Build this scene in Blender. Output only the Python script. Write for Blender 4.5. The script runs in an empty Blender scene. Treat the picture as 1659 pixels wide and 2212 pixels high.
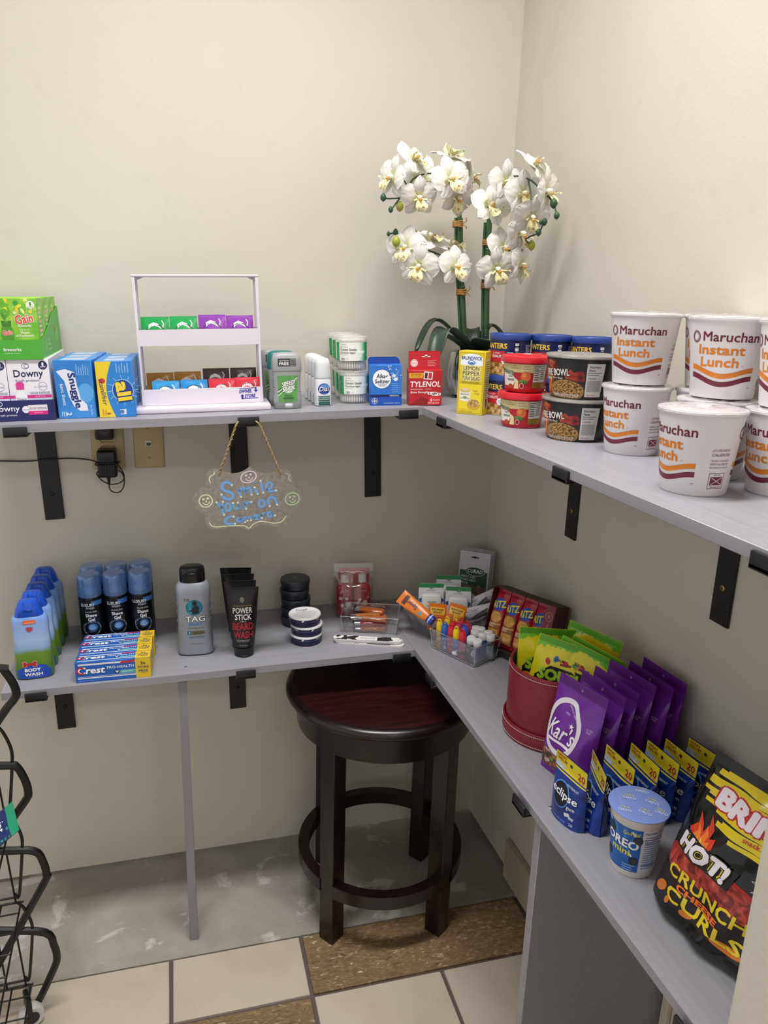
import bpy, bmesh, math, random
import numpy as np
from mathutils import Matrix, Vector, geometry

R = math.radians
PI = math.pi
scene = bpy.context.scene
COL = scene.collection
random.seed(7)

# ------------------------------------------------------------------ camera
CAM = Vector((-0.8474, -1.7764, 1.4665))
_yaw, _pitch, _roll, FPX = R(17.4269), R(15.9068), R(1.7371), 1667.53
_f = Vector((math.sin(_yaw) * math.cos(_pitch), math.cos(_yaw) * math.cos(_pitch), -math.sin(_pitch)))
_r = Vector((math.cos(_yaw), -math.sin(_yaw), 0))
_u = _r.cross(_f)
_r2 = _r * math.cos(_roll) + _u * math.sin(_roll)
_u2 = -_r * math.sin(_roll) + _u * math.cos(_roll)
cam_data = bpy.data.cameras.new('camera')
cam_data.sensor_fit = 'VERTICAL'
cam_data.sensor_height = 36.0
cam_data.sensor_width = 27.0
cam_data.lens = FPX / 2212 * 36.0
cam_data.clip_start = 0.02
cam = bpy.data.objects.new('camera', cam_data)
COL.objects.link(cam)
cam.matrix_world = Matrix(((_r2.x, _u2.x, -_f.x, CAM.x), (_r2.y, _u2.y, -_f.y, CAM.y), (_r2.z, _u2.z, -_f.z, CAM.z), (0, 0, 0, 1)))
scene.camera = cam

# ------------------------------------------------------------------ world, lights, exposure
world = bpy.data.worlds.new('world')
scene.world = world
world.use_nodes = True
world.node_tree.nodes['Background'].inputs[0].default_value = (1.0, 0.98, 0.95, 1)
world.node_tree.nodes['Background'].inputs[1].default_value = 0.46


def area(name, loc, sx, sy, power, col, rot=(0, 0, 0), spread=180):
    d = bpy.data.lights.new(name, 'AREA')
    d.shape = 'RECTANGLE'
    d.size, d.size_y, d.energy, d.color = sx, sy, power, col
    o = bpy.data.objects.new(name, d)
    COL.objects.link(o)
    d.spread = R(spread)
    o.location = loc
    o.rotation_euler = rot
    return o


# louvred ceiling tubes: one over the nook, one further back in the room
area('ceiling_tube_light', (-0.75, -0.86, 2.86), 1.2, 0.22, 15.5, (1.0, 0.985, 0.955), spread=125)
area('ceiling_tube_light', (-0.45, -3.6, 2.86), 1.2, 0.3, 17.0, (1.0, 0.985, 0.955), spread=160)
scene.view_settings.view_transform = 'Standard'
scene.view_settings.look = 'None'
scene.view_settings.gamma = 1
scene.view_settings.use_curve_mapping = False
scene.view_settings.exposure = 0.76

# ------------------------------------------------------------------ materials
_mats = {}


def lin(c):
    if isinstance(c, str):
        c = c.lstrip('#')
        c = [int(c[i:i + 2], 16) / 255 for i in (0, 2, 4)]
    return tuple((x / 12.92 if x <= 0.04045 else ((x + 0.055) / 1.055) ** 2.4) for x in c) + (1.0,)


def M(c, rough=0.45, metal=0.0, coat=0.0, sss=0.0):
    k = (c, rough, metal, coat, sss)
    if k in _mats:
        return _mats[k]
    m = bpy.data.materials.new('paint_' + str(c).lstrip('#'))
    m.use_nodes = True
    b = m.node_tree.nodes['Principled BSDF']
    b.inputs['Base Color'].default_value = lin(c)
    b.inputs['Roughness'].default_value = rough
    b.inputs['Metallic'].default_value = metal
    if coat:
        b.inputs['Coat Weight'].default_value = coat
        b.inputs['Coat Roughness'].default_value = 0.08
    if sss:
        b.inputs['Subsurface Weight'].default_value = sss
        b.inputs['Subsurface Radius'].default_value = (0.01, 0.01, 0.008)
    _mats[k] = m
    return m


def newmat(name):
    m = bpy.data.materials.new(name)
    m.use_nodes = True
    nt = m.node_tree
    return m, nt, nt.nodes['Principled BSDF']


def N(nt, t, **kw):
    n = nt.nodes.new(t)
    for k, v in kw.items():
        if hasattr(n, k):
            setattr(n, k, v)
        else:
            n.inputs[k].default_value = v
    return n


def ramp(nt, fac, stops, interp='LINEAR'):
    r = nt.nodes.new('ShaderNodeValToRGB')
    r.color_ramp.interpolation = interp
    el = r.color_ramp.elements
    while len(el) < len(stops):
        el.new(0.5)
    for e, (p, c) in zip(el, stops):
        e.position = p
        e.color = lin(c)
    nt.links.new(fac, r.inputs[0])
    return r.outputs[0]


def coords(nt, scale=(1, 1, 1), rot=(0, 0, 0)):
    tc = nt.nodes.new('ShaderNodeTexCoord')
    mp = nt.nodes.new('ShaderNodeMapping')
    mp.inputs['Scale'].default_value = scale
    mp.inputs['Rotation'].default_value = rot
    nt.links.new(tc.outputs['Object'], mp.inputs[0])
    return mp.outputs[0]


def bumpnode(nt, b, h, strength, dist):
    bp = N(nt, 'ShaderNodeBump', Strength=strength, Distance=dist)
    nt.links.new(h, bp.inputs['Height'])
    nt.links.new(bp.outputs[0], b.inputs['Normal'])


def mix(nt, fac, a, b, mode='MIX'):
    n = nt.nodes.new('ShaderNodeMix')
    n.data_type = 'RGBA'
    n.blend_type = mode
    for s, v in ((n.inputs['Factor'], fac), (n.inputs[6], a), (n.inputs[7], b)):
        if hasattr(v, 'links'):
            nt.links.new(v, s)
        else:
            s.default_value = v
    return n.outputs[2]


def noisy(name, scale, stops, rough=0.6, detail=4, stretch=(1, 1, 1), bump=0, bdist=0.001, coat=0, metal=0, nrough=0.55, distort=0):
    m, nt, b = newmat(name)
    v = coords(nt, stretch)
    n = N(nt, 'ShaderNodeTexNoise', Scale=scale, Detail=detail, Roughness=nrough, Distortion=distort)
    nt.links.new(v, n.inputs['Vector'])
    nt.links.new(ramp(nt, n.outputs['Fac'], stops), b.inputs['Base Color'])
    b.inputs['Roughness'].default_value = rough
    b.inputs['Metallic'].default_value = metal
    b.inputs['Coat Weight'].default_value = coat
    if bump:
        bumpnode(nt, b, n.outputs['Fac'], bump, bdist)
    return m


def cells(name, scale, stops, rough=0.5, stretch=(1, 1, 1), bump=0.6, bdist=0.002, randomness=1.0):
    m, nt, b = newmat(name)
    v = coords(nt, stretch)
    n = N(nt, 'ShaderNodeTexVoronoi', Scale=scale, Randomness=randomness)
    nt.links.new(v, n.inputs['Vector'])
    nz = N(nt, 'ShaderNodeTexNoise', Scale=scale * 2.5, Detail=3.0)
    nt.links.new(v, nz.inputs['Vector'])
    c1 = ramp(nt, n.outputs['Distance'], stops)
    nt.links.new(mix(nt, 0.35, c1, ramp(nt, nz.outputs['Fac'], [(0.3, '#6b6b6b'), (0.7, '#ffffff')]), 'MULTIPLY'), b.inputs['Base Color'])
    b.inputs['Roughness'].default_value = rough
    if bump:
        bumpnode(nt, b, n.outputs['Distance'], -bump if bump > 0 else bump, bdist)
    return m


def clear(name, tint=(0.97, 0.98, 0.98), gloss=0.12, rough=0.06, facing=0.35, body=None, bodyfac=0.0):
    m, nt, b = newmat(name)
    out = nt.nodes['Material Output']
    tr = N(nt, 'ShaderNodeBsdfTransparent')
    tr.inputs[0].default_value = (*tint, 1)
    gl = N(nt, 'ShaderNodeBsdfGlossy', Roughness=rough)
    gl.inputs[0].default_value = (1, 1, 1, 1)
    lw = N(nt, 'ShaderNodeLayerWeight', Blend=facing)
    ma = N(nt, 'ShaderNodeMath', operation='MULTIPLY_ADD')
    nt.links.new(lw.outputs['Facing'], ma.inputs[0])
    ma.inputs[1].default_value = 0.45
    ma.inputs[2].default_value = gloss
    sh = tr.outputs[0]
    if body:
        df = N(nt, 'ShaderNodeBsdfDiffuse')
        df.inputs[0].default_value = lin(body)
        m0 = N(nt, 'ShaderNodeMixShader')
        m0.inputs[0].default_value = bodyfac
        nt.links.new(sh, m0.inputs[1])
        nt.links.new(df.outputs[0], m0.inputs[2])
        sh = m0.outputs[0]
    mx = N(nt, 'ShaderNodeMixShader')
    nt.links.new(ma.outputs[0], mx.inputs[0])
    nt.links.new(sh, mx.inputs[1])
    nt.links.new(gl.outputs[0], mx.inputs[2])
    nt.links.new(mx.outputs[0], out.inputs[0])
    return m


# ------------------------------------------------------------------ mesh builder
def bevbox(x0, y0, z0, x1, y1, z1, bev=0.0, seg=1):
    bm = bmesh.new()
    bmesh.ops.create_cube(bm, size=1)
    for v in bm.verts:
        v.co = Vector(((x0 + x1) / 2 + v.co.x * (x1 - x0), (y0 + y1) / 2 + v.co.y * (y1 - y0), (z0 + z1) / 2 + v.co.z * (z1 - z0)))
    if bev:
        bmesh.ops.bevel(bm, geom=bm.edges[:], offset=bev, segments=seg, affect='EDGES', profile=0.5)
    bm.verts.index_update()
    V = [tuple(v.co) for v in bm.verts]
    F = [[v.index for v in f.verts] for f in bm.faces]
    bm.free()
    return V, F


class MB:
    def __init__(s):
        s.v, s.f, s.mi, s.mats = [], [], [], []

    def add(s, V, F, mat, T=None):
        if mat not in s.mats:
            s.mats.append(mat)
        i = s.mats.index(mat)
        o = len(s.v)
        if T is not None:
            V = [tuple(T @ Vector(p)) for p in V]
        s.v += [tuple(p) for p in V]
        s.f += [[a + o for a in f] for f in F]
        s.mi += [i] * len(F)
        return s

    def box(s, x0, y0, z0, x1, y1, z1, mat, bev=0.0, seg=1, T=None):
        return s.add(*bevbox(x0, y0, z0, x1, y1, z1, bev, seg), mat, T)

    def lathe(s, prof, mat, n=32, T=None, a0=0, a1=2 * PI):
        full = abs(a1 - a0 - 2 * PI) < 1e-6
        V, F, rings = [], [], []
        m = n if full else n + 1
        for r, z in prof:
            if r < 1e-7:
                rings.append([len(V)])
                V.append((0, 0, z))
            else:
                rings.append(list(range(len(V), len(V) + m)))
                for k in range(m):
                    t = a0 + (a1 - a0) * k / n
                    V.append((r * math.sin(t), -r * math.cos(t), z))
        for A, B in zip(rings, rings[1:]):
            for k in range(n):
                k2 = (k + 1) % m
                if len(A) == 1 and len(B) == 1:
                    continue
                if len(A) == 1:
                    F.append([A[0], B[k2], B[k]])
                elif len(B) == 1:
                    F.append([A[k], A[k2], B[0]])
                else:
                    F.append([A[k], A[k2], B[k2], B[k]])
        return s.add(V, F, mat, T)

    def loft(s, secs, mat, n=28, cap0=True, cap1=True, T=None):
        # secs: (z, rx, ry, exponent[, ox, oy])
        V, F, rings = [], [], []
        for sc in secs:
            z, rx, ry, e = sc[:4]
            ox, oy = (sc[4], sc[5]) if len(sc) > 4 else (0, 0)
            rings.append(list(range(len(V), len(V) + n)))
            for k in range(n):
                t = 2 * PI * k / n
                c, q = math.sin(t), -math.cos(t)
                V.append((ox + rx * math.copysign(abs(c) ** (2 / e), c), oy + ry * math.copysign(abs(q) ** (2 / e), q), z))
        for A, B in zip(rings, rings[1:]):
            for k in range(n):
                F.append([A[k], A[(k + 1) % n], B[(k + 1) % n], B[k]])
        if cap0:
            F.append(rings[0][::-1])
        if cap1:
            F.append(rings[-1][:])
        return s.add(V, F, mat, T)

    def tube(s, pts, r, mat, n=8, closed=False, T=None):
        P = [Vector(p) for p in pts]
        rr = r if isinstance(r, (list, tuple)) else [r] * len(P)
        V, F, rings = [], [], []
        up = None
        for i, p in enumerate(P):
            a = P[(i - 1) % len(P)] if (i or closed) else p
            b = P[(i + 1) % len(P)] if (i < len(P) - 1 or closed) else p
            d = (b - a).normalized()
            if up is None:
                up = Vector((0, 0, 1)) if abs(d.z) < 0.9 else Vector((1, 0, 0))
            x = up - d * up.dot(d)
            if x.length < 1e-5:
                x = d.orthogonal()
            x.normalize()
            y = d.cross(x)
            up = x
            rings.append(list(range(len(V), len(V) + n)))
            for k in range(n):
                t = 2 * PI * k / n
                V.append(tuple(p + (x * math.cos(t) + y * math.sin(t)) * rr[i]))
        m = len(rings)
        for i in range(m if closed else m - 1):
            A, B = rings[i], rings[(i + 1) % m]
            for k in range(n):
                F.append([A[k], A[(k + 1) % n], B[(k + 1) % n], B[k]])
        if not closed:
            F.append(rings[0][::-1])
            F.append(rings[-1][:])
        return s.add(V, F, mat, T)

    def prism(s, poly, z0, z1, mat, T=None):
        n = len(poly)
        tri = geometry.tessellate_polygon([[Vector((p[0], p[1], 0)) for p in poly]])
        V = [(p[0], p[1], z0) for p in poly] + [(p[0], p[1], z1) for p in poly]
        A = sum(poly[i][0] * poly[(i + 1) % n][1] - poly[(i + 1) % n][0] * poly[i][1] for i in range(n))
        F = []
        for t in tri:
            a, b, c = t
            ar = (poly[b][0] - poly[a][0]) * (poly[c][1] - poly[a][1]) - (poly[c][0] - poly[a][0]) * (poly[b][1] - poly[a][1])
            if ar < 0:
                a, b, c = a, c, b
            F.append([a + n, b + n, c + n])
            F.append([c, b, a])
        for i in range(n):
            j = (i + 1) % n
            F.append([i, j, j + n, i + n] if A > 0 else [j, i, i + n, j + n])
        return s.add(V, F, mat, T)

    def build(s, name, parent=None, mw=None, sharp=38):
        me = bpy.data.meshes.new(name)
        me.from_pydata(s.v, [], s.f)
        for m in s.mats:
            me.materials.append(m)
        me.polygons.foreach_set('material_index', s.mi)
        me.polygons.foreach_set('use_smooth', [True] * len(s.f))
        me.update()
        me.set_sharp_from_angle(angle=R(sharp))
        o = bpy.data.objects.new(name, me)
        COL.objects.link(o)
        if parent:
            o.parent = parent
        if mw is not None:
            if parent:
                o.matrix_local = mw
            else:
                o.matrix_world = mw
        return o


def tag(o, label, cat, group=None):
    o['label'] = label
    o['category'] = cat
    if group:
        o['group'] = group
    return o


def struct(o):
    o['kind'] = 'structure'
    return o


def T3(x=0, y=0, z=0, rz=0, rx=0, ry=0):
    return Matrix.Translation((x, y, z)) @ Matrix.Rotation(R(rz), 4, 'Z') @ Matrix.Rotation(R(rx), 4, 'X') @ Matrix.Rotation(R(ry), 4, 'Y')


def thing(name, label, cat, mw, group=None):
    o = bpy.data.objects.new(name, None)
    o.empty_display_size = 0.02
    COL.objects.link(o)
    o.matrix_world = mw
    return tag(o, label, cat, group)


def copy_tree(o, label, mw, group=None):
    c = o.copy()
    COL.objects.link(c)
    c.matrix_world = mw
    c['label'] = label
    if group:
        c['group'] = group
    for ch in o.children:
        a = ch.copy()
        COL.objects.link(a)
        a.parent = c
        for g in ch.children:
            b = g.copy()
            COL.objects.link(b)
            b.parent = a
    return c


def frame(origin, xa, ya):
    x = Vector(xa).normalized()
    y = Vector(ya)
    z = x.cross(y).normalized()
    y = z.cross(x).normalized()
    return Matrix(((x.x, y.x, z.x, origin[0]), (x.y, y.y, z.y, origin[1]), (x.z, y.z, z.z, origin[2]), (0, 0, 0, 1)))


TH = R(1.994)
FW = frame((0, 0, 0), (math.cos(TH), -math.sin(TH), 0), (math.sin(TH), math.cos(TH), 0))          # back wall, floor level
FBU = frame((0, 0, 1.2512), (math.cos(TH), -math.sin(TH), 0.0320), (math.sin(TH), math.cos(TH), 0))
FBL = frame((0, 0, 0.6999), (math.cos(TH), -math.sin(TH), 0.0123), (math.sin(TH), math.cos(TH), 0))
FRU = frame((0, 0, 1.2397), (1, 0, 0), (0, 1, -0.0063))
FRL = frame((0, 0, 0.6981), (1, 0, 0), (0, 1, 0.0063))

# ------------------------------------------------------------------ flat print
_tc = {}


def tmesh(s, bold=0.0, shear=0.0):
    k = (s, bold, shear)
    if k in _tc:
        return _tc[k]
    cu = bpy.data.curves.new('t', 'FONT')
    cu.body = s
    cu.resolution_u = 2
    cu.offset = bold
    cu.shear = shear
    o = bpy.data.objects.new('t', cu)
    me = o.to_mesh()
    me.calc_loop_triangles()
    V = np.array([v.co[:2] for v in me.vertices], float).reshape(-1, 2)
    T = np.array([t.vertices[:] for t in me.loop_triangles], int).reshape(-1, 3)
    o.to_mesh_clear()
    bpy.data.objects.remove(o)
    bpy.data.curves.remove(cu)
    _tc[k] = (V, T)
    return V, T


def refine(V, T, L):
    for _ in range(7):
        V = list(map(tuple, V)) if not isinstance(V, list) else V
        mid, out, any_ = {}, [], False

        def edge(a, b):
            if math.hypot(V[a][0] - V[b][0], V[a][1] - V[b][1]) <= L:
                return None
            k = (a, b) if a < b else (b, a)
            if k not in mid:
                mid[k] = len(V)
                V.append(((V[a][0] + V[b][0]) / 2, (V[a][1] + V[b][1]) / 2))
            return mid[k]
        for a, b, c in T:
            ab, bc, ca = edge(a, b), edge(b, c), edge(c, a)
            n = (ab is not None) + (bc is not None) + (ca is not None)
            if n == 0:
                out.append((a, b, c))
                continue
            any_ = True
            if n == 3:
                out += [(a, ab, ca), (ab, b, bc), (ca, bc, c), (ab, bc, ca)]
            else:
                while (ab is None) if n == 1 else (ca is not None):
                    a, b, c, ab, bc, ca = b, c, a, bc, ca, ab
                if n == 1:
                    out += [(a, ab, c), (ab, b, c)]
                else:
                    out += [(a, ab, c), (ab, bc, c), (ab, b, bc)]
        T = out
        if not any_:
            break
    return V, T


class Art:
    """flat print: coloured shapes in a face's own (u, v) metres"""

    def __init__(s):
        s.it = []

    def raw(s, V, T, col, l):
        s.it.append((V, T, col if not isinstance(col, str) else M(col, 0.5), l))
        return s

    def poly(s, P, col, l=1):
        tri = geometry.tessellate_polygon([[Vector((p[0], p[1], 0)) for p in P]])
        return s.raw([tuple(p) for p in P], [tuple(t) for t in tri], col, l)

    def rect(s, u0, v0, u1, v1, col, l=1, rot=0):
        P = [(u0, v0), (u1, v0), (u1, v1), (u0, v1)]
        if rot:
            cu, cv, c, q = (u0 + u1) / 2, (v0 + v1) / 2, math.cos(R(rot)), math.sin(R(rot))
            P = [(cu + (a - cu) * c - (b - cv) * q, cv + (a - cu) * q + (b - cv) * c) for a, b in P]
        return s.raw(P, [(0, 1, 2), (0, 2, 3)], col, l)

    def ell(s, u, v, ru, rv, col, l=1, n=28, rot=0):
        c, q = math.cos(R(rot)), math.sin(R(rot))
        P = []
        for k in range(n):
            a, b = ru * math.cos(2 * PI * k / n), rv * math.sin(2 * PI * k / n)
            P.append((u + a * c - b * q, v + a * q + b * c))
        return s.raw(P + [(u, v)], [(k, (k + 1) % n, n) for k in range(n)], col, l)

    def ring(s, u, v, ru, rv, w, col, l=1, n=32, a0=0, a1=360):
        P, T = [], []
        m = n + 1
        for k in range(m):
            t = R(a0 + (a1 - a0) * k / n)
            P += [(u + ru * math.cos(t), v + rv * math.sin(t)), (u + (ru - w) * math.cos(t), v + (rv - w) * math.sin(t))]
        for k in range(n):
            a = 2 * k
            T += [(a, a + 2, a + 3), (a, a + 3, a + 1)]
        return s.raw(P, T, col, l)

    def stroke(s, P, w, col, l=1, closed=False):
        P = [Vector((p[0], p[1])) for p in P]
        n = len(P)
        V, T = [], []
        for i, p in enumerate(P):
            a = P[i - 1] if (i or closed) else p
            b = P[(i + 1) % n] if (i < n - 1 or closed) else p
            d = (b - a)
            d = d.normalized() if d.length > 1e-9 else Vector((1, 0))
            q = Vector((-d.y, d.x)) * w / 2
            V += [tuple(p + q), tuple(p - q)]
        for i in range(n if closed else n - 1):
            a, b = 2 * i, 2 * ((i + 1) % n)
            T += [(a, a + 1, b + 1), (a, b + 1, b)]
        s.raw(V, T, col, l)
        if not closed:
            for p in (P[0], P[-1]):
                s.ell(p.x, p.y, w / 2, w / 2, col, l, 10)
        return s

    def text(s, t, u, v, w=None, h=None, col='#000000', l=3, rot=0, bold=0.0, shear=0.0, outline=None, ol=None):
        V0, _ = tmesh(t, 0.0, shear)
        if not len(V0):
            return s
        lo, hi = V0.min(0), V0.max(0)
        sw, sh = hi - lo
        sw, sh = sw + 1.4 * bold, sh + 1.4 * bold
        kx = w / sw if w else h / sh
        ky = h / sh if h else kx
        c, q = math.cos(R(rot)), math.sin(R(rot))
        jobs = [(bold, col, l)]
        V0, T0 = tmesh(t, 0.0, shear)
        if outline:
            jobs.insert(0, (bold + outline[1], outline[0], l - 1 if ol is None else ol))
        for bd, cc, ll in jobs:
            # heavier strokes: the same glyphs printed again a hair apart
            e = 0.7 * bd
            offs = [(0, 0)] if bd < 0.004 else [(-e, -e), (e, -e), (e, e), (-e, e)]
            if bd > 0.05:
                offs += [(0, 0), (-bd, 0), (bd, 0), (0, -bd), (0, bd)]
            for k_, (dx, dy) in enumerate(offs):
                A = (V0 + np.array([dx, dy]) - (lo + hi) / 2) * np.array([kx, ky])
                P = np.stack([u + A[:, 0] * c - A[:, 1] * q, v + A[:, 0] * q + A[:, 1] * c], 1)
                s.raw([tuple(p) for p in P], [tuple(t_) for t_ in T0], cc, ll + 0.10 * k_)
        return s

    def lines(s, u0, v0, u1, n, dv, th, col, l=2, rag=0.3, seed=1):
        rnd = random.Random(seed)
        for i in range(n):
            s.rect(u0, v0 - i * dv, u1 - (u1 - u0) * rag * rnd.random(), v0 - i * dv + th, col, l)
        return s

    def build(s, name, parent, fn, L=None, step=0.00013, mw=None):
        mb = MB()
        for V, T, col, l in s.it:
            if L:
                V, T = refine(list(V), list(T), L)
            A = np.array(V, float)
            P = fn(A[:, 0], A[:, 1], step * l)
            F = []
            for a, b, c in T:
                ar = (A[b][0] - A[a][0]) * (A[c][1] - A[a][1]) - (A[c][0] - A[a][0]) * (A[b][1] - A[a][1])
                F.append([a, b, c] if ar > 0 else [a, c, b])
            mb.add([tuple(p) for p in P], F, col)
        return mb.build(name, parent, mw, sharp=60)


def flat(o, ux, uy):
    o, ux, uy = np.array(o, float), np.array(ux, float), np.array(uy, float)
    n = np.cross(ux, uy)
    return lambda u, v, h: o + u[:, None] * ux + v[:, None] * uy + n * h


def front(y, x0=0, z0=0):
    return flat((x0, y, z0), (1, 0, 0), (0, 0, 1))


def cylmap(prof, rref=None, th0=0):
    z = np.array([p[1] for p in prof])
    r = np.array([p[0] for p in prof])
    rr = rref or float(r.mean())

    def fn(u, v, h):
        v = np.clip(v, z[0] + 0.0008, z[-1])
        q = np.interp(v, z, r) + h
        t = u / rr + R(th0)
        return np.stack([q * np.sin(t), -q * np.cos(t), v], 1)
    return fn


def loftmap(secs, back=False):
    Z = np.array([s[0] for s in secs])
    RX = np.array([s[1] for s in secs])
    RY = np.array([s[2] for s in secs])
    E = np.array([s[3] for s in secs])
    OY = np.array([s[5] if len(s) > 4 else 0 for s in secs])

    def fn(u, v, h):
        rx, ry, e, oy = np.interp(v, Z, RX), np.interp(v, Z, RY), np.interp(v, Z, E), np.interp(v, Z, OY)
        t = np.clip(np.abs(u) / rx, 0, 0.999)
        y = oy - ry * (1 - t ** e) ** (1 / e) - h * 1.6
        return np.stack([u, y, v], 1)
    return fn


class Pouch:
    """sealed film bag: base at z=0, front towards -y"""

    def __init__(s, w, h, t, stand=False, seal=0.010, bseal=0.0, seed=0, wr=0.0012, edge=0.5, wtop=None, sag=0.35):
        s.w, s.h, s.t, s.stand, s.seal, s.bseal, s.wr, s.edge, s.sag = w, h, t, stand, seal, bseal, wr, edge, sag
        s.wtop = wtop or w
        rnd = random.Random(seed)
        s.k = [(rnd.uniform(-130, 130), rnd.uniform(-110, 110), rnd.uniform(0, 6), rnd.uniform(0.25, 0.8)) for _ in range(7)]

    def width(s, v):
        return s.w + (s.wtop - s.w) * np.clip(v / s.h, 0, 1)

    def half(s, u, v):
        x = np.clip(np.abs(u) / (s.width(v) / 2), 0, 1)
        a = (1 - x ** 2.4) ** s.edge
        y = np.clip(v / s.h, 0, 1)
        top = np.clip((s.h - s.seal - v) / (s.h * 0.55), 0, 1)
        top = top * (2 - top)
        if s.stand:
            b = top * (1 - 0.12 * y) + 0.0
        else:
            bot = np.clip((v - s.bseal) / (s.h * s.sag), 0, 1)
            bot = bot * (2 - bot)
            b = top * bot
        wv = 0
        for p, q, ph, am in s.k:
            wv = wv + am * np.sin(p * u + q * v + ph)
        return s.t / 2 * a * b + s.wr * wv * a * np.minimum(b * 3, 1) + 0.0004

    def front(s, u, v, h):
        return np.stack([u, -s.half(u, v) - h * 1.5, v], 1)

    def mesh(s, mat, nu=18, nv=22, mb=None, zig=0.0):
        mb = mb or MB()
        us = np.linspace(-0.5, 0.5, nu + 1)
        vs = np.linspace(0, s.h, nv + 1)
        if s.seal:
            vs = np.sort(np.append(vs, [s.h - s.seal]))
            nv += 1
        for sg in (-1, 1):
            V = []
            for j, v in enumerate(vs):
                vv = np.full(nu + 1, v)
                uu = us * s.width(vv)
                hh = s.half(uu, vv)
                if v > s.h - s.seal - 1e-6 and zig:
                    hh = hh + 0
                for a, b in zip(uu, hh):
                    V.append((a, sg * b, v))
            F = []
            for j in range(nv):
                for i in range(nu):
                    a = j * (nu + 1) + i
                    q = [a, a + 1, a + nu + 2, a + nu + 1]
                    F.append(q if sg < 0 else q[::-1])
            mb.add(V, F, mat)
            if s.stand and sg < 0:
                b0 = [(x, y, z) for x, y, z in V[:nu + 1]]
                b1 = [(x, -y, z) for x, y, z in V[:nu + 1]]
                mb.add(b0 + b1, [[i + 1, i, i + nu + 1, i + nu + 2] for i in range(nu)], mat)
        return mb


def pouch_part(p, mat, parent, name='film', nu=18, nv=22):
    o = p.mesh(mat, nu, nv).build(name, parent, sharp=70)
    return o


def wave(u0, u1, vfun, th, n=20):
    P = [(u0 + (u1 - u0) * i / n, vfun(i / n) + th) for i in range(n + 1)]
    Q = [(u0 + (u1 - u0) * i / n, vfun(i / n)) for i in range(n, -1, -1)]
    return P + Q

# ================================================================== THE ROOM
def wall_mat():
    m, nt, b = newmat('eggshell_wall_paint')
    v = coords(nt)
    n1 = N(nt, 'ShaderNodeTexNoise', Scale=1.7, Detail=3.0)
    nt.links.new(v, n1.inputs['Vector'])
    col = ramp(nt, n1.outputs['Fac'], [(0.3, '#cbc6ba'), (0.7, '#d2cdc2')])
    n3 = N(nt, 'ShaderNodeTexNoise', Scale=26.0, Detail=2.0)
    nt.links.new(v, n3.inputs['Vector'])
    nt.links.new(mix(nt, 0.04, col, ramp(nt, n3.outputs['Fac'], [(0.28, '#9c9385'), (0.40, '#ffffff')]), 'MULTIPLY'), b.inputs['Base Color'])
    b.inputs['Roughness'].default_value = 0.42
    n2 = N(nt, 'ShaderNodeTexNoise', Scale=190.0, Detail=2.0)
    nt.links.new(v, n2.inputs['Vector'])
    n4 = N(nt, 'ShaderNodeTexNoise', Scale=14.0, Detail=2.0)
    nt.links.new(v, n4.inputs['Vector'])
    ad = N(nt, 'ShaderNodeMath', operation='ADD')
    nt.links.new(n2.outputs['Fac'], ad.inputs[0])
    nt.links.new(n4.outputs['Fac'], ad.inputs[1])
    bumpnode(nt, b, ad.outputs[0], 0.22, 0.0011)
    return m


WALL = wall_mat()
BLACK = noisy('black_powder_coat', 300, [(0.3, '#131316'), (0.7, '#1b1b1f')], rough=0.42, bump=0.15, bdist=0.0004)
CH = 2.9
struct(MB().box(-3.3, 0, 0.012, 0.0, 0.1, CH, WALL).build('wall_back', mw=FW))
struct(MB().box(0.0, -1.53, 0.012, 0.1, 0.1, CH, WALL).build('wall_right'))
struct(MB().box(-3.3, -5.5, CH, 2.2, 0.25, CH + 0.08, M('#d9d6cf', 0.9)).build('ceiling'))
# near wall end that closes the nook on the right, rounded corner bead
wb = MB()
wb.loft([(0.0, 0.33, 0.065, 12, -0.1125, -1.465), (CH, 0.33, 0.065, 12, -0.1125, -1.465)], WALL, n=64)
struct(wb.build('wall_partition'))
struct(MB().box(0.2175, -1.53, 0.0, 2.2, -1.40, CH, WALL).build('wall_near'))

# floor: bare concrete strip along the back wall, tiles in front of it
def concrete_mat():
    m, nt, b = newmat('bare_concrete')
    v = coords(nt)
    n1 = N(nt, 'ShaderNodeTexNoise', Scale=5.0, Detail=7.0, Roughness=0.65, Distortion=0.5)
    nt.links.new(v, n1.inputs['Vector'])
    c1 = ramp(nt, n1.outputs['Fac'], [(0.25, '#837e76'), (0.5, '#99948d'), (0.72, '#a9a5a0')])
    v2 = coords(nt, (1.0, 1.25, 1.0))
    n2 = N(nt, 'ShaderNodeTexNoise', Scale=8.0, Detail=10.0, Roughness=0.62, Distortion=0.5)
    nt.links.new(v2, n2.inputs['Vector'])
    f2 = ramp(nt, n2.outputs['Fac'], [(0.585, '#000000'), (0.64, '#c0c0c0')])
    c2 = mix(nt, f2, c1, lin('#d6d2cf'))
    n3 = N(nt, 'ShaderNodeTexNoise', Scale=3.0, Detail=5.0)
    nt.links.new(v, n3.inputs['Vector'])
    c3 = mix(nt, ramp(nt, n3.outputs['Fac'], [(0.5, '#000000'), (0.75, '#666666')]), c2, lin('#7d6a5c'))
    nt.links.new(c3, b.inputs['Base Color'])
    b.inputs['Roughness'].default_value = 0.85
    bumpnode(nt, b, n2.outputs['Fac'], 0.35, 0.004)
    return m


floor = struct(MB().box(-3.3, -5.5, -0.10, 2.2, 0.02, -0.006, M('#5d5450', 0.9)).build('floor'))
slab = MB().box(-2.75, -0.336, -0.02, 0.02, 0.03, -0.0005, concrete_mat()).build('concrete_strip', floor, FW)

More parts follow.
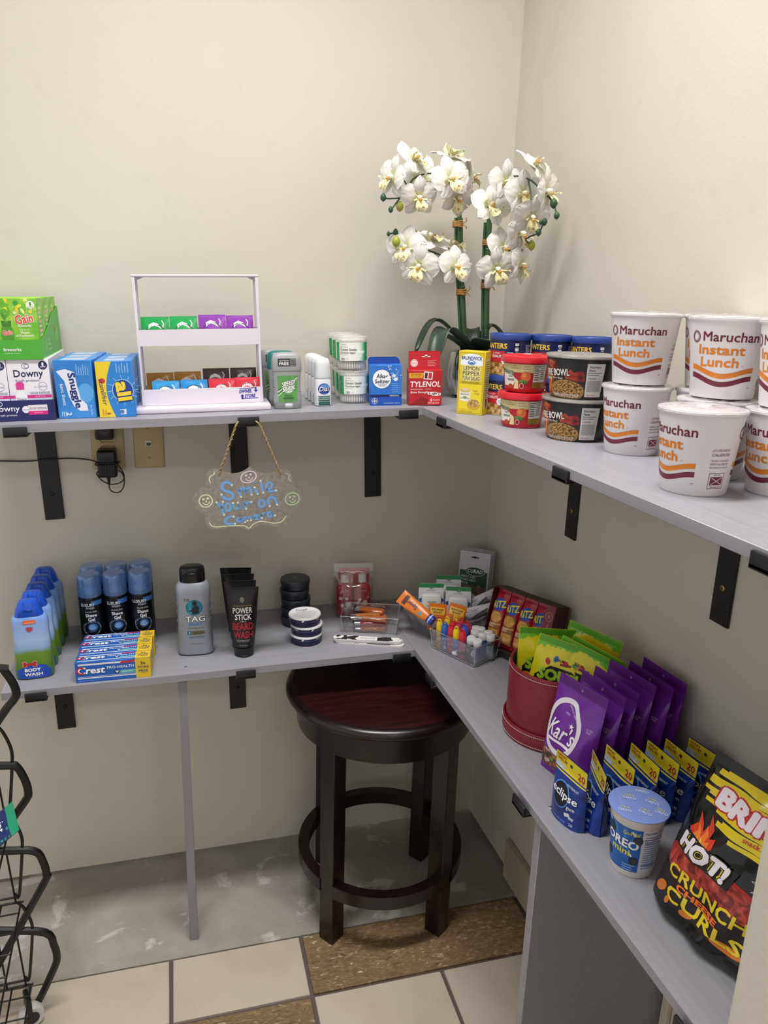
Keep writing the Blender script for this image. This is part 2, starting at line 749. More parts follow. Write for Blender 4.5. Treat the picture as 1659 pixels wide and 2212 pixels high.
CREAM = noisy('cream_ceramic', 6, [(0.3, '#b5a999'), (0.55, '#c0b5a7'), (0.75, '#bcb3a2')], rough=0.33, detail=6)


def brown_mat():
    m, nt, b = newmat('brown_cork_board')
    v = coords(nt, (1, 2.6, 1), (0, 0, 0.25))
    n1 = N(nt, 'ShaderNodeTexNoise', Scale=58.0, Detail=4.0, Roughness=0.6, Distortion=1.2)
    nt.links.new(v, n1.inputs['Vector'])
    c1 = ramp(nt, n1.outputs['Fac'], [(0.30, '#4c3e2b'), (0.40, '#7d6849'), (0.56, '#8c7757'), (0.63, '#a2906f'), (0.69, '#d8ccb4')])
    n2 = N(nt, 'ShaderNodeTexNoise', Scale=4.0, Detail=3.0)
    nt.links.new(v, n2.inputs['Vector'])
    nt.links.new(mix(nt, 0.5, c1, ramp(nt, n2.outputs['Fac'], [(0.3, '#9a8a74'), (0.7, '#e8dcc8')]), 'MULTIPLY'), b.inputs['Base Color'])
    b.inputs['Roughness'].default_value = 0.6
    bumpnode(nt, b, n1.outputs['Fac'], 0.3, 0.001)
    return m


BROWN = brown_mat()
P_ = 0.2942
S0 = 0.5532
cache = {}


def tile(s0, s1, v0, v1, kind):
    g = 0.0042
    k = (round(s1 - s0, 4), round(v1 - v0, 4), kind)
    mw = FW @ Matrix.Translation((-(s0 + s1) / 2, -(v0 + v1) / 2, 0))
    if k not in cache:
        w, d = (s1 - s0) / 2 - g, (v1 - v0) / 2 - g
        cache[k] = MB().box(-w, -d, -0.008, w, d, 0.0, CREAM if kind == 'c' else BROWN, 0.0012).build('tile', floor, mw)
        return
    o = cache[k].copy()
    COL.objects.link(o)
    o.matrix_local = mw


rows = [0.3355, 0.5025] + [0.5025 + P_ * i for i in range(1, 8)]
tile(0.006, S0, rows[0], rows[1], 'b')
for i in range(7):
    tile(S0 + P_ * i, S0 + P_ * (i + 1), rows[0], rows[1], 'c')
for j in range(1, len(rows) - 1):
    for i in range(-2 if j < 3 else -4, 7):
        a, b = S0 + P_ * i, S0 + P_ * (i + 1)
        if j <= 2:
            a = max(a, 0.006)
        tile(a, b, rows[j], rows[j + 1], 'b' if (i + j) % 4 == 1 else 'c')

# loose scrap of baseboard on the right wall
struct(MB().box(-0.015, -0.80, 0.0, -0.0005, -0.262, 0.112, M('#b9ae9d', 0.5), 0.0015).build('baseboard_right'))
# thin corner strip low on the right wall past the panel
struct(MB().box(-0.012, -0.897, 0.0, -0.0005, -0.880, 0.66, M('#cfc7ba', 0.5), 0.002).build('trim_1'))

# ================================================================== SHELVES
def wood(name, rot):
    m, nt, b = newmat(name)
    v = coords(nt, (3.0, 130.0, 130.0) if rot else (130.0, 3.0, 130.0))
    n1 = N(nt, 'ShaderNodeTexNoise', Scale=1.0, Detail=5.0, Roughness=0.6)
    nt.links.new(v, n1.inputs['Vector'])
    nt.links.new(ramp(nt, n1.outputs['Fac'], [(0.25, '#8b8991'), (0.5, '#929199'), (0.75, '#98979f')]), b.inputs['Base Color'])
    b.inputs['Roughness'].default_value = 0.38
    bumpnode(nt, b, n1.outputs['Fac'], 0.12, 0.0006)
    return m


GREYX = wood('grey_woodgrain_laminate', True)
GREYY = wood('grey_woodgrain_laminate', False)
BT = 0.0155
tag(MB().prism([(-1.148, -0.3015), (-0.2945 - 0.0002, -0.3015), (-0.3055, -0.001), (-1.148, -0.001)], -BT, 0, GREYX).build('shelf_board', mw=FBU),
    'upper grey woodgrain shelf board on the back wall under the laundry boxes', 'shelf', 'grey shelf boards')
tag(MB().prism([(-1.140, -0.3020), (-0.2885, -0.3020), (-0.2992, -0.001), (-1.140, -0.001)], -BT, 0, GREYX).build('shelf_board', mw=FBL),
    'lower grey woodgrain shelf board on the back wall under the toiletries', 'shelf', 'grey shelf boards')
tag(MB().box(-0.3050, -1.392, -BT, -0.001, -0.001, 0, GREYY, 0.0008).build('shelf_board', mw=FRU),
    'upper grey woodgrain shelf board on the right wall under the noodle cups', 'shelf', 'grey shelf boards')
tag(MB().box(-0.2985, -1.392, -BT, -0.001, -0.001, 0, GREYY, 0.0008).build('shelf_board', mw=FRL),
    'lower grey woodgrain shelf board on the right wall under the snack bags', 'shelf', 'grey shelf boards')

def zfloor(F, x, y):
    return (F @ Vector((x, y, -BT))).z


# support post and panel
pz = zfloor(FBL, -0.795, -0.27)
tag(MB().box(-0.0095, -0.02, 0, 0.0095, 0.02, pz - 0.0008, M('#86838a', 0.5), 0.0008).build('support_post', mw=FW @ T3(-0.795, -0.272, 0.0)),
    'thin grey wooden post holding up the lower shelf near the silver bottle', 'post')
tag(MB().box(-0.290, -0.0095, 0, -0.003, 0.0095, 0.675, wood('grey_panel_laminate', False), 0.0008).build('upright_board', mw=T3(0, -0.862, 0.0005)),
    'upright grey panel under the lower right shelf, in front of the stool', 'panel')

BRASS = M('#b99a55', 0.35, 0.9)
_br = None


def bracket(F, mw, label, gold):
    t = thing('shelf_bracket', label, 'bracket', F @ mw, 'black shelf brackets')
    b = MB()
    w = 0.0205
    b.box(-w, -0.0055, -BT - 0.25, w, -0.0005, -BT - 0.001, BLACK, 0.001)
    b.build('wall_leg', t)
    b = MB()
    b.box(-w, -0.3105, -BT - 0.0065, w, -0.0056, -BT - 0.0006, BLACK, 0.001)
    b.build('arm', t)
    b = MB()
    b.box(-w, -0.3105, -BT - 0.0064, w, -0.3052, -0.0035, BLACK, 0.0018, 2)
    b.build('front_lip', t)
    s = MB()
    sm = BRASS if gold else M('#2a2a2c', 0.35, 0.8)
    T = T3(0, -0.0056, -BT - 0.19, 0, 90)
    s.lathe([(0, 0.0), (0.0052, 0.0), (0.0048, 0.0014), (0.003, 0.0022), (0, 0.0022)], sm, 16, T)
    for a in (0, 90):
        s.box(-0.0028, -0.0006, 0.0021, 0.0028, 0.0006, 0.0025, M('#1b150c', 0.6), T=T @ T3(0, 0, 0, a + 45))
    s.build('screw', t)
    return t


for F, s, lab, g in ((FBU, 1.065, 'black shelf bracket under the laundry boxes, crossed by the thin cable', 0),
                     (FBU, 0.649, 'black shelf bracket that the hand-lettered metal sign hangs from', 0),
                     (FBU, 0.3265, 'black shelf bracket on the back wall under the red medicine box', 0),
                     (FBL, 1.076, 'black bracket under the lower shelf, below the toothpaste boxes', 0),
                     (FBL, 0.664, 'black bracket under the lower shelf, below the black squeeze tubes', 0),
                     (FBL, 0.3205, 'black bracket on the lower back shelf hidden behind the stool', 0)):
    bracket(F, T3(-s, 0, 0), lab, g)
for F, y, lab in ((FRU, -0.405, 'black bracket with brass screw under the yellow tuna carton'),
                  (FRU, -0.861, 'black bracket with brass screw under the nearest noodle cup'),
                  (FRU, -1.240, 'black bracket lip on the upper right shelf at the picture edge'),
                  (FRL, -0.410, 'black bracket under the lower right shelf just above the stool'),
                  (FRL, -0.829, 'black bracket lip beside the panel, under the blue gum pouches'),
                  (FRL, -1.242, 'black bracket lip on the lower right shelf by the crisps bag')):
    bracket(F, T3(0, y, 0, -90), lab, 1)

def screw(F, x, y, label):
    b = MB()
    b.lathe([(0, 0.0014), (0.0018, 0.0013), (0.0036, 0.0005), (0.0036, 0.0)], M('#d9d9dd', 0.25, 0.9), 16)
    b.box(-0.0022, -0.0004, 0.0011, 0.0022, 0.0004, 0.0016, M('#333333'))
    b.box(-0.0004, -0.0022, 0.0011, 0.0004, 0.0022, 0.0016, M('#333333'))
    tag(b.build('screw', mw=F @ T3(x, y, 0.0001, 30)), label, 'screw', 'shelf top screws')


screw(FBL, -0.786, -0.270, 'silver screw head in the shelf in front of the silver bottle')
screw(FRL, -0.2705, -0.862, 'silver screw head in the shelf beside the front blue gum pouch')

# ================================================================== WALL PLATES, PLUG, CABLE
IVORY = M('#c4b083', 0.45)
t = thing('outlet_plate', 'beige wall outlet plate behind the two black plug adapters', 'outlet', FW @ T3(-0.9335, 0, 1.122))
MB().box(-0.0345, -0.005, -0.057, 0.0345, -0.0003, 0.057, IVORY, 0.003, 2).build('cover', t)
MB().box(-0.016, -0.0062, 0.004, 0.016, -0.0045, 0.034, IVORY, 0.004, 2).build('socket', t)
MB().box(-0.016, -0.0062, -0.034, 0.016, -0.0045, -0.004, IVORY, 0.004, 2).build('socket', t)
t = thing('phone_plate', 'beige wall plate with a small white phone jack', 'wall plate', FW @ T3(-0.8455, 0, 1.122))
MB().box(-0.0325, -0.005, -0.057, 0.0325, -0.0003, 0.057, IVORY, 0.003, 2).build('cover', t)
j = MB()
j.box(-0.0065, -0.0075, -0.007, 0.0065, -0.004, 0.007, M('#e8e6e0', 0.4), 0.0008)
j.box(-0.0048, -0.0079, -0.0045, 0.0048, -0.0074, 0.0015, M('#454545', 0.5))
j.box(-0.002, -0.0079, -0.006, 0.002, -0.0074, -0.0046, M('#151515', 0.5))
j.build('jack', t)
for z in (0.034, -0.034):
    b = MB().lathe([(0, 0.0012), (0.0026, 0.001), (0.003, 0)], M('#a8935f', 0.4, 0.4), 14, T3(0, -0.005, z, 0, 90))
    b.box(-0.0023, -0.0066, z - 0.0003, 0.0023, -0.0060, z + 0.0003, M('#4c4129'), T=None)
    b.build('screw', t)

PLUG = M('#151518', 0.35)
t = thing('power_adapter', 'black plug adapter high on the outlet, right under the shelf', 'adapter', FW @ T3(-0.9365, -0.0065, 1.155))
MB().box(-0.0195, -0.034, -0.018, 0.0195, 0, 0.030, PLUG, 0.005, 3).build('housing', t)
a = Art()
a.text('polycom', 0, -0.002, w=0.016, h=0.0022, col='#b9b9b9').text('utility', 0, -0.006, w=0.010, h=0.0018, col='#9a9a9a')
a.build('print', t, front(-0.034))
t = thing('power_adapter', 'lower black plug adapter with its cord wrapped around it', 'adapter', FW @ T3(-0.9345, -0.0065, 1.083))
MB().box(-0.0205, -0.040, -0.030, 0.0205, 0, 0.032, PLUG, 0.006, 3).build('housing', t)
b = MB()
for i in range(6):
    b.box(-0.014 + i * 0.0052, -0.0408, -0.022, -0.0115 + i * 0.0052, -0.0398, 0.018, M('#1d1d21', 0.4), 0.0003)
b.build('grip_ribs', t)
b = MB().lathe([(0.0042, 0), (0.0042, -0.006), (0.0032, -0.008), (0.0038, -0.010), (0.0028, -0.013), (0.0032, -0.015), (0.002, -0.020)], PLUG, 12, T3(0, -0.02, -0.029))
b.build('strain_relief', t)


def smooth(pts, k=6, closed=False):
    P = [Vector(p) for p in pts]
    n = len(P)
    out = []
    for i in range(n if closed else n - 1):
        p0, p1, p2, p3 = (P[(i + d) % n] if closed else P[min(max(i + d, 0), n - 1)] for d in (-1, 0, 1, 2))
        for j in range(k):
            t_ = j / k
            out.append(0.5 * ((2 * p1) + (p2 - p0) * t_ + (2 * p0 - 5 * p1 + 4 * p2 - p3) * t_ ** 2 + (3 * p1 - p0 - 3 * p2 + p3) * t_ ** 3))
    if not closed:
        out.append(P[-1])
    return out


CORD = M('#101012', 0.4)
b = MB()
b.tube(smooth([(-1.60, -0.004, 1.09), (-1.35, -0.004, 1.094), (-1.16, -0.004, 1.089), (-1.105, -0.008, 1.088), (-1.062, -0.010, 1.091), (-1.02, -0.008, 1.092), (-0.985, -0.01, 1.090), (-0.960, -0.03, 1.0885), (-0.955, -0.048, 1.0875), (-0.934, -0.0505, 1.0865), (-0.912, -0.048, 1.0875), (-0.910, -0.02, 1.084), (-0.912, -0.005, 1.080), (-0.9345, -0.0045, 1.080), (-0.957, -0.01, 1.082), (-0.957, -0.046, 1.083), (-0.934, -0.0505, 1.0825), (-0.911, -0.048, 1.084)], 6), 0.0017, CORD, 7)
b.tube(smooth([(-0.911, -0.046, 1.082), (-0.904, -0.040, 1.068), (-0.901, -0.035, 1.055), (-0.905, -0.03, 1.042), (-0.92, -0.028, 1.035), (-0.935, -0.03, 1.036), (-0.950, -0.03, 1.046), (-0.958, -0.034, 1.060), (-0.955, -0.045, 1.068)], 6), 0.0014, CORD, 7)
b.tube(smooth([(-0.9345, -0.0265, 1.034), (-0.934, -0.027, 1.025), (-0.928, -0.03, 1.018), (-0.915, -0.03, 1.016), (-0.905, -0.03, 1.026), (-0.901, -0.034, 1.046), (-0.904, -0.042, 1.062), (-0.911, -0.046, 1.070)], 6), 0.0014, CORD, 7)
tag(b.build('electrical_cable', mw=FW), 'thin black cord running along the wall to the lower plug adapter', 'cord')

# ================================================================== HANGING SIGN
def galv():
    m, nt, b = newmat('galvanised_sheet')
    v = coords(nt)
    n = N(nt, 'ShaderNodeTexVoronoi', Scale=210.0)
    nt.links.new(v, n.inputs['Vector'])
    n2 = N(nt, 'ShaderNodeTexNoise', Scale=140.0, Detail=4.0)
    nt.links.new(v, n2.inputs['Vector'])
    c = mix(nt, 0.5, ramp(nt, n.outputs['Color'], [(0.0, '#87817b'), (1.0, '#a7a19a')]), ramp(nt, n2.outputs['Fac'], [(0.3, '#837c75'), (0.7, '#a9a39c')]))
    nt.links.new(c, b.inputs['Base Color'])
    b.inputs['Metallic'].default_value = 0.4
    b.inputs['Roughness'].default_value = 0.42
    return m


K = 0.0001545
cpt = lambda x, y: ((x - 790) * K, (1020 - y) * K)
outl = [(825, 590), (860, 625), (920, 665), (1010, 685), (1100, 680), (1180, 655), (1240, 640), (1300, 650), (1345, 690), (1360, 750), (1360, 830), (1380, 870), (1430, 905), (1475, 960), (1485, 1020), (1470, 1080), (1430, 1135), (1390, 1185), (1340, 1230), (1325, 1290), (1305, 1350), (1270, 1390), (1200, 1410), (1110, 1395), (1020, 1370), (940, 1370), (860, 1400), (790, 1440), (720, 1400), (640, 1370), (540, 1370), (470, 1395), (390, 1408), (310, 1390), (265, 1340), (245, 1270), (240, 1200), (160, 1140), (110, 1080), (100, 1010), (120, 930), (170, 870), (240, 830), (260, 790), (265, 720), (285, 660), (330, 620), (390, 605), (450, 620), (520, 655), (610, 675), (690, 665), (760, 635)]
t = thing('hanging_sign', 'small scalloped metal sign with handwritten blue words hung on twine', 'sign', FW @ T3(-0.6535, -0.318, 1.0655), None)
sg = MB()
sg.prism([cpt(*p) for p in outl][::-1], -0.0008, 0.0008, galv(), T3(0, 0, 0, 0, 90))
sg.build('plate', t)
a = Art()
BLU, CRM, LIL, GRN = M('#6fa0d4', 0.6), M('#d8dcb8', 0.6), M('#d5c6d6', 0.6), M('#a9c79a', 0.6)


def ds(pts, w=38, col=BLU, l=2, closed=False):
    if col is BLU:
        w *= 0.86
    if not closed:
        pts = [tuple(p)[:2] for p in smooth([(x, y, 0) for x, y in pts], 4)]
    else:
        pts = [tuple(p)[:2] for p in smooth([(x, y, 0) for x, y in pts], 4, True)]
    a.stroke([cpt(*p) for p in pts], w * K, col, l, closed)


def circ(x, y, rx, ry, w, col, l=2, rot=0):
    c_, s_ = math.cos(R(rot)), math.sin(R(rot))
    ds([(x + rx * math.cos(R(k)) * c_ - ry * math.sin(R(k)) * s_, y + rx * math.cos(R(k)) * s_ + ry * math.sin(R(k)) * c_) for k in range(0, 360, 30)], w, col, l, True)


def dot(x, y, r=14, col=CRM, l=4):
    u_, v_ = cpt(x, y)
    a.ell(u_, v_, r * K, r * K, col, l, 12)


ds([(590, 822), (540, 785), (490, 795), (468, 840), (490, 885), (550, 910), (600, 945), (595, 990), (540, 1008), (490, 985), (462, 942)], 42)
ds([(665, 890), (702, 980)], 38)
ds([(690, 905), (725, 860), (752, 890), (758, 925)], 38)
ds([(765, 900), (800, 860), (825, 890), (836, 955)], 38)
ds([(875, 865), (910, 950)], 36)
dot(877, 800, 12, BLU)
ds([(952, 780), (982, 938)], 38)
ds([(1030, 900), (1080, 880), (1098, 835), (1065, 805), (1030, 830), (1022, 880), (1060, 922), (1150, 915)], 36)
ds([(395, 1040), (460, 1115)], 40)
ds([(476, 1036), (458, 1115), (484, 1210)], 38)
circ(538, 1110, 34, 50, 36, BLU)
ds([(602, 1062), (612, 1115), (642, 1138), (680, 1110), (664, 1058)], 32)
ds([(672, 1090), (700, 1140)], 28)
ds([(738, 1062), (762, 1142)], 36)
ds([(752, 1095), (775, 1062), (832, 1055)], 36)
circ(962, 1080, 40, 44, 36, BLU)
ds([(1062, 1115), (1046, 1035), (1085, 1002), (1130, 1020), (1160, 1105)], 38)
ds([(605, 1238), (550, 1238), (508, 1268), (495, 1308), (535, 1332), (620, 1334)], 36)
circ(668, 1285, 26, 24, 32, BLU)
ds([(690, 1262), (712, 1312)], 28)
ds([(732, 1305), (742, 1258), (766, 1262), (772, 1298), (788, 1262), (812, 1255), (826, 1296)], 30)
ds([(868, 1268), (905, 1250), (895, 1226), (868, 1232), (866, 1272), (900, 1288), (932, 1275)], 30)
ds([(952, 1225), (966, 1278)], 30)
ds([(958, 1245), (980, 1215), (1015, 1205)], 30)
circ(1065, 1232, 26, 32, 34, BLU)
ds([(1092, 1205), (1108, 1245), (1136, 1250)], 28)
for p in ((592, 822), (460, 942), (703, 982), (836, 958), (912, 952), (876, 862), (984, 938), (1148, 915), (953, 780), (600, 1058), (660, 1056), (832, 1055), (765, 1142), (1064, 1118), (1160, 1104), (620, 1334), (748, 1318), (778, 1300), (822, 1298), (965, 1276), (1132, 1248), (484, 1208), (396, 1042), (476, 1038), (604, 1238)):
    dot(*p)
for (x, y, rx, ry, col, rot) in ((264, 1018, 80, 80, CRM, 0), (802, 726, 98, 72, LIL, -18), (1356, 1035, 92, 80, GRN, -10)):
    circ(x, y, rx, ry, 15, col, 2, rot)
    for dx, dy in ((-30, -22), (26, -32)):
        dot(x + dx, y + dy, 15, col, 2)
    dot(x + 6, y + 6, 12, col, 2)
    ds([(x - 36, y + 22), (x - 8, y + 46), (x + 28, y + 42), (x + 50, y + 8)], 13, col)
ds([(300, 1305), (330, 1350), (400, 1366), (520, 1360), (640, 1362), (740, 1370), (798, 1402), (850, 1352), (940, 1318), (1040, 1335), (1120, 1352), (1210, 1340), (1275, 1265)], 13, CRM)
ds([(378, 650), (376, 675), (335, 700), (315, 740), (330, 785)], 13, CRM)
ds([(1270, 690), (1320, 720), (1310, 770), (1345, 800)], 10, GRN)
a.build('hand_lettering', t, front(-0.0008))
JUTE = noisy('jute_twine', 400, [(0.3, '#7d6a4c'), (0.7, '#b39c74')], rough=0.9, bump=0.5, bdist=0.0006)
tw = MB()
hl, hr = cpt(430, 690), cpt(1215, 712)
tops = ((-0.0235 + 0.0035, 0.149), (0.0275 - 0.0035, 0.150))
for (p, q, sgn) in ((hl, tops[0], 1), (hr, tops[1], -1)):
    for ph in (0, PI):
        pts = []
        for i in range(41):
            f_ = i / 40
            ang = f_ * 34 + ph
            pts.append((p[0] + (q[0] - p[0]) * f_ + 0.0013 * math.cos(ang), -0.0032 + 0.0016 * math.sin(ang) + 0.004 * (1 - f_) ** 4, p[1] + (q[1] - p[1]) * f_))
        tw.tube(pts, 0.0014, JUTE, 6)
tw.tube([(tops[0][0], -0.003, tops[0][1]), (tops[0][0] + 0.006, 0.010, tops[0][1] + 0.004), (0.0, 0.013, tops[0][1] + 0.005), (tops[1][0] - 0.006, 0.010, tops[1][1] + 0.004), (tops[1][0], -0.003, tops[1][1])], 0.0017, JUTE, 6)
rf = random.Random(3)
for k in range(26):
    f_ = rf.random()
    p, q = (hl, tops[0]) if k % 3 == 0 else (hr, tops[1])
    x, z = p[0] + (q[0] - p[0]) * f_, p[1] + (q[1] - p[1]) * f_
    tw.tube([(x, -0.004, z), (x + rf.uniform(-.004, .004), -0.005, z + rf.uniform(-.002, .004)), (x + rf.uniform(-.008, .008), -0.005, z + rf.uniform(-.004, .006))], 0.00022, JUTE, 4)
tw.build('twine', t)

# ================================================================== STOOL
DARK = noisy('espresso_stain', 25, [(0.3, '#0e0506'), (0.7, '#190a0b')], rough=0.30, stretch=(1, 1, 0.15), coat=0.1)


def seat_mat():
    m, nt, b = newmat('mahogany_seat')
    v = coords(nt, (5, 70, 5), (0, 0, 0.35))
    n1 = N(nt, 'ShaderNodeTexNoise', Scale=1.5, Detail=6.0, Roughness=0.65, Distortion=0.4)
    nt.links.new(v, n1.inputs['Vector'])
    nt.links.new(ramp(nt, n1.outputs['Fac'], [(0.3, '#160708'), (0.5, '#290d0f'), (0.7, '#381416')]), b.inputs['Base Color'])
    b.inputs['Roughness'].default_value = 0.3
    return m


SC = (-0.3485, -0.235)
t = thing('bar_stool', 'round dark wood bar stool tucked under the corner of the shelves', 'stool', T3(SC[0], SC[1], 0))
b = MB()
b.lathe([(0, 0.572), (0.21, 0.572), (0.222, 0.576), (0.229, 0.584), (0.2295, 0.590), (0.226, 0.596), (0.220, 0.600), (0.213, 0.6012), (0.211, 0.600)], DARK, 64)
b.lathe([(0.211, 0.600), (0.18, 0.6003), (0, 0.6003)], seat_mat(), 64)
b.build('seat', t)
b = MB()
b.lathe([(0.182, 0.572), (0.204, 0.572), (0.204, 0.512), (0.182, 0.512), (0.182, 0.572)], DARK, 64)
b.build('apron', t)
leg = MB()
lw = 0.0205
leg.box(-lw, -lw, 0.0, lw, lw, 0.572, DARK, 0.0015)
l0 = None
for a_ in (-145, -55, 35, 125):
    mw = Matrix.Translation((0.178 * math.cos(R(a_)), 0.178 * math.sin(R(a_)), 0)) @ Matrix.Rotation(R(a_), 4, 'Z')
    if l0 is None:
        l0 = leg.build('leg', t, mw)
    else:
        o = l0.copy()
        COL.objects.link(o)
        o.matrix_local = mw
for a_ in (-145, -55, 35, 125):
    b = MB()
    # sin/-cos parametrisation of lathe: start angle measured from -y
    s0 = R(a_ + 90 + 5)
    s1 = R(a_ + 180 - 5)
    prof = [(0.176, 0.134), (0.201, 0.134), (0.201, 0.167), (0.176, 0.167), (0.176, 0.134)]
    b.lathe(prof, DARK, 18, None, s0, s1)
    b.build('foot_ring', t)

# ================================================================== WIRE RACK AT THE LEFT EDGE
RK = M('#0d0d0f', 0.38)
t = thing('wire_rack', 'black wire basket stand on castors at the left edge', 'rack', T3(0, 0, 0))
YA, YB = -0.377, -0.83
tiers = [[(-1.30, 0.830), (-1.123, 0.796), (-1.117, 0.791), (-1.105, 0.765), (-1.101, 0.743), (-1.107, 0.729), (-1.132, 0.697), (-1.235, 0.545)],
         [(-1.30, 0.628), (-1.138, 0.597), (-1.116, 0.593), (-1.103, 0.560), (-1.100, 0.532), (-1.107, 0.514), (-1.157, 0.445), (-1.225, 0.345)],
         [(-1.30, 0.445), (-1.160, 0.413), (-1.101, 0.400), (-1.087, 0.370), (-1.084, 0.342), (-1.091, 0.320), (-1.185, 0.155), (-1.22, 0.10)],
         [(-1.30, 0.262), (-1.178, 0.229), (-1.098, 0.204), (-1.084, 0.168), (-1.081, 0.137), (-1.089, 0.110), (-1.128, 0.030), (-1.15, 0.022)]]
for i, P in enumerate(tiers):
    for Y in (YA, YB):
        b = MB()
        b.tube(smooth([(x, Y, z) for x, z in P], 4), 0.0076, RK, 8)
        b.build('basket_side', t)
    b = MB()
    zf = P[4][1] - 0.055
    xf = -1.135
    for k in range(9):
        y = YA + (YB - YA) * (k + 0.5) / 9
        b.tube([(-1.30, y, zf - 0.003), (xf, y, zf - 0.003)], 0.0017, RK, 6)
    for x in (-1.29, -1.25, -1.21, -1.17, -1.135):
        b.tube([(x, YA, zf), (x, YB, zf)], 0.0019, RK, 6)
    b.tube([(-1.30, YA + 0.001, zf), (xf + 0.005, YA + 0.001, zf)], 0.0024, RK, 6)
    b.tube([(-1.30, YA + 0.001, zf + 0.013), (xf, YA + 0.001, zf + 0.013)], 0.0024, RK, 6)
    b.build('basket_floor', t)
    b = MB()
    for x in (-1.15, -1.185, -1.22, -1.255):
        zt = np.interp(x, [p[0] for p in P[:3]], [p[1] for p in P[:3]])
        b.tube([(x, YA, zt), (x + 0.006, YA, zf)], 0.0019, RK, 6)
    b.build('end_wires', t)
    if i:
        b = MB()
        q = tiers[i]
        b.tube(smooth([(-1.140, YA, zf + 0.205), (-1.130, YA, zf + 0.188), (-1.120, YA, zf + 0.15), (-1.123, YA, zf + 0.11), (-1.134, YA, zf + 0.03), (-1.139, YA, zf + 0.012), (-1.143, YA, zf + 0.022)], 5), 0.0030, RK, 7)
        b.build('stacking_hook', t)
for (x, y) in ((-1.137, -0.395), (-1.137, -0.80)):
    w_ = MB()
    T = T3(x, y, 0.0245, 20, 90)
    w_.lathe([(0.010, -0.010), (0.022, -0.011), (0.0245, -0.006), (0.0245, 0.006), (0.022, 0.011), (0.010, 0.010), (0.010, -0.010)], M('#c9c9c6', 0.5), 28, T)
    w_.lathe([(0, -0.012), (0.0135, -0.012), (0.0135, 0.012), (0, 0.012)], M('#1b1b1d', 0.5), 24, T)
    w_.build('castor_wheel', t)
    MB().box(-0.005, -0.017, 0, 0.005, 0.017, 0.05, RK, 0.002, T=T3(x - 0.004, y, 0.028, 20)).build('castor_fork', t)
# packet lying in the second basket
t = thing('mint_packet', 'green and navy packet lying in the wire rack', 'packet', T3(-1.172, -0.47, 0.500, -75, -58))
p = Pouch(0.09, 0.075, 0.018, seed=5)
pouch_part(p, M('#1b8f6c', 0.3), t)
a = Art()
a.rect(-0.045, 0.035, 0.045, 0.060, '#17265e', 1).text('mint', 0.0, 0.047, w=0.05, h=0.014, col='#e8f2f0').ell(0.028, 0.02, 0.010, 0.010, '#3fc9a0', 1).text('20', 0.028, 0.02, w=0.010, h=0.007, col='#ffffff')
a.lines(-0.035, 0.026, 0.012, 3, 0.005, 0.002, '#9fe0cc')
a.build('print', t, p.front, 0.008)

# ================================================================== UPPER BACK SHELF
def carton_parts(t, w, d, h, mat, bev=0.0007):
    return MB().box(-w / 2, -d / 2, 0, w / 2, d / 2, h, mat, bev).build('carton', t)


def right_face(w):
    return flat((w / 2, 0, 0), (0, 1, 0), (0, 0, 1))


def top_face(h):
    return flat((0, 0, h), (1, 0, 0), (0, 1, 0))


# ---- navy display tray with six fabric-softener boxes, lime display tray with six scent boxes on top
def display_tray(name, label, mw, w, d, hf, hb, mat):
    t = thing(name, label, 'tray', mw)
    c = 0.0012
    b = MB().box(-w / 2, -d / 2, 0, w / 2, d / 2, c, mat)
    b.build('base', t)
    MB().box(-w / 2, -d / 2, c, w / 2, -d / 2 + c, hf, mat).build('front_panel', t)
    MB().box(-w / 2, d / 2 - c, c, w / 2, d / 2, hb, mat).build('back_panel', t)
    y0, y1 = -d / 2 + c, d / 2 - c
    prof = [(y0, c), (y1, c), (y1, hb)]
    for i in range(1, 7):
        f_ = i / 6
        prof.append((y1 + (y0 - y1) * (0.22 + 0.78 * f_), hf + (hb - hf) * (1 - f_) ** 1.6))
    for sx in (-1, 1):
        x = sx * (w / 2 - c / 2)
        T = Matrix.Translation((x, 0, 0)) @ Matrix(((0, 0, 1, 0), (1, 0, 0, 0), (0, 1, 0, 0), (0, 0, 0, 1)))
        MB().prism(prof, -c / 2, c / 2, mat, T).build('side_panel', t)
    return t


NAVY = M('#20245e', 0.4)
t = display_tray('display_tray', 'navy cardboard display tray holding white fabric softener boxes', FBU @ T3(-1.0745, -0.146, 0.0003, -0.5), 0.152, 0.237, 0.038, 0.05, NAVY)
a = Art()
a.text('Downy', -0.008, 0.022, w=0.047, h=0.014, col='#f2f0f6', bold=0.01)
a.text('fresh protect', -0.006, 0.011, w=0.032, h=0.005, col='#e8e6f0')
a.ring(-0.018, 0.032, 0.0055, 0.0045, 0.001, '#e8e6f0')
a.ell(0.026, 0.021, 0.0065, 0.0065, '#e9e7ee', 1).text('febreze', 0.026, 0.021, w=0.010, h=0.002, col='#4a5a8c')
a.rect(0.030, 0.012, 0.063, 0.029, '#e2dde4', 2).rect(0.030, 0.011, 0.063, 0.018, '#d0237f', 3)
a.text('ODOR DEFENSE', 0.0465, 0.0228, w=0.030, h=0.0038, col='#5f5a6c', l=4).text('april fresh', 0.0465, 0.0145, w=0.014, h=0.003, col='#f5c9e0', l=4)
a.build('front_print', t, front(-0.1185))

SOFT = M('#e6e4ec', 0.4)


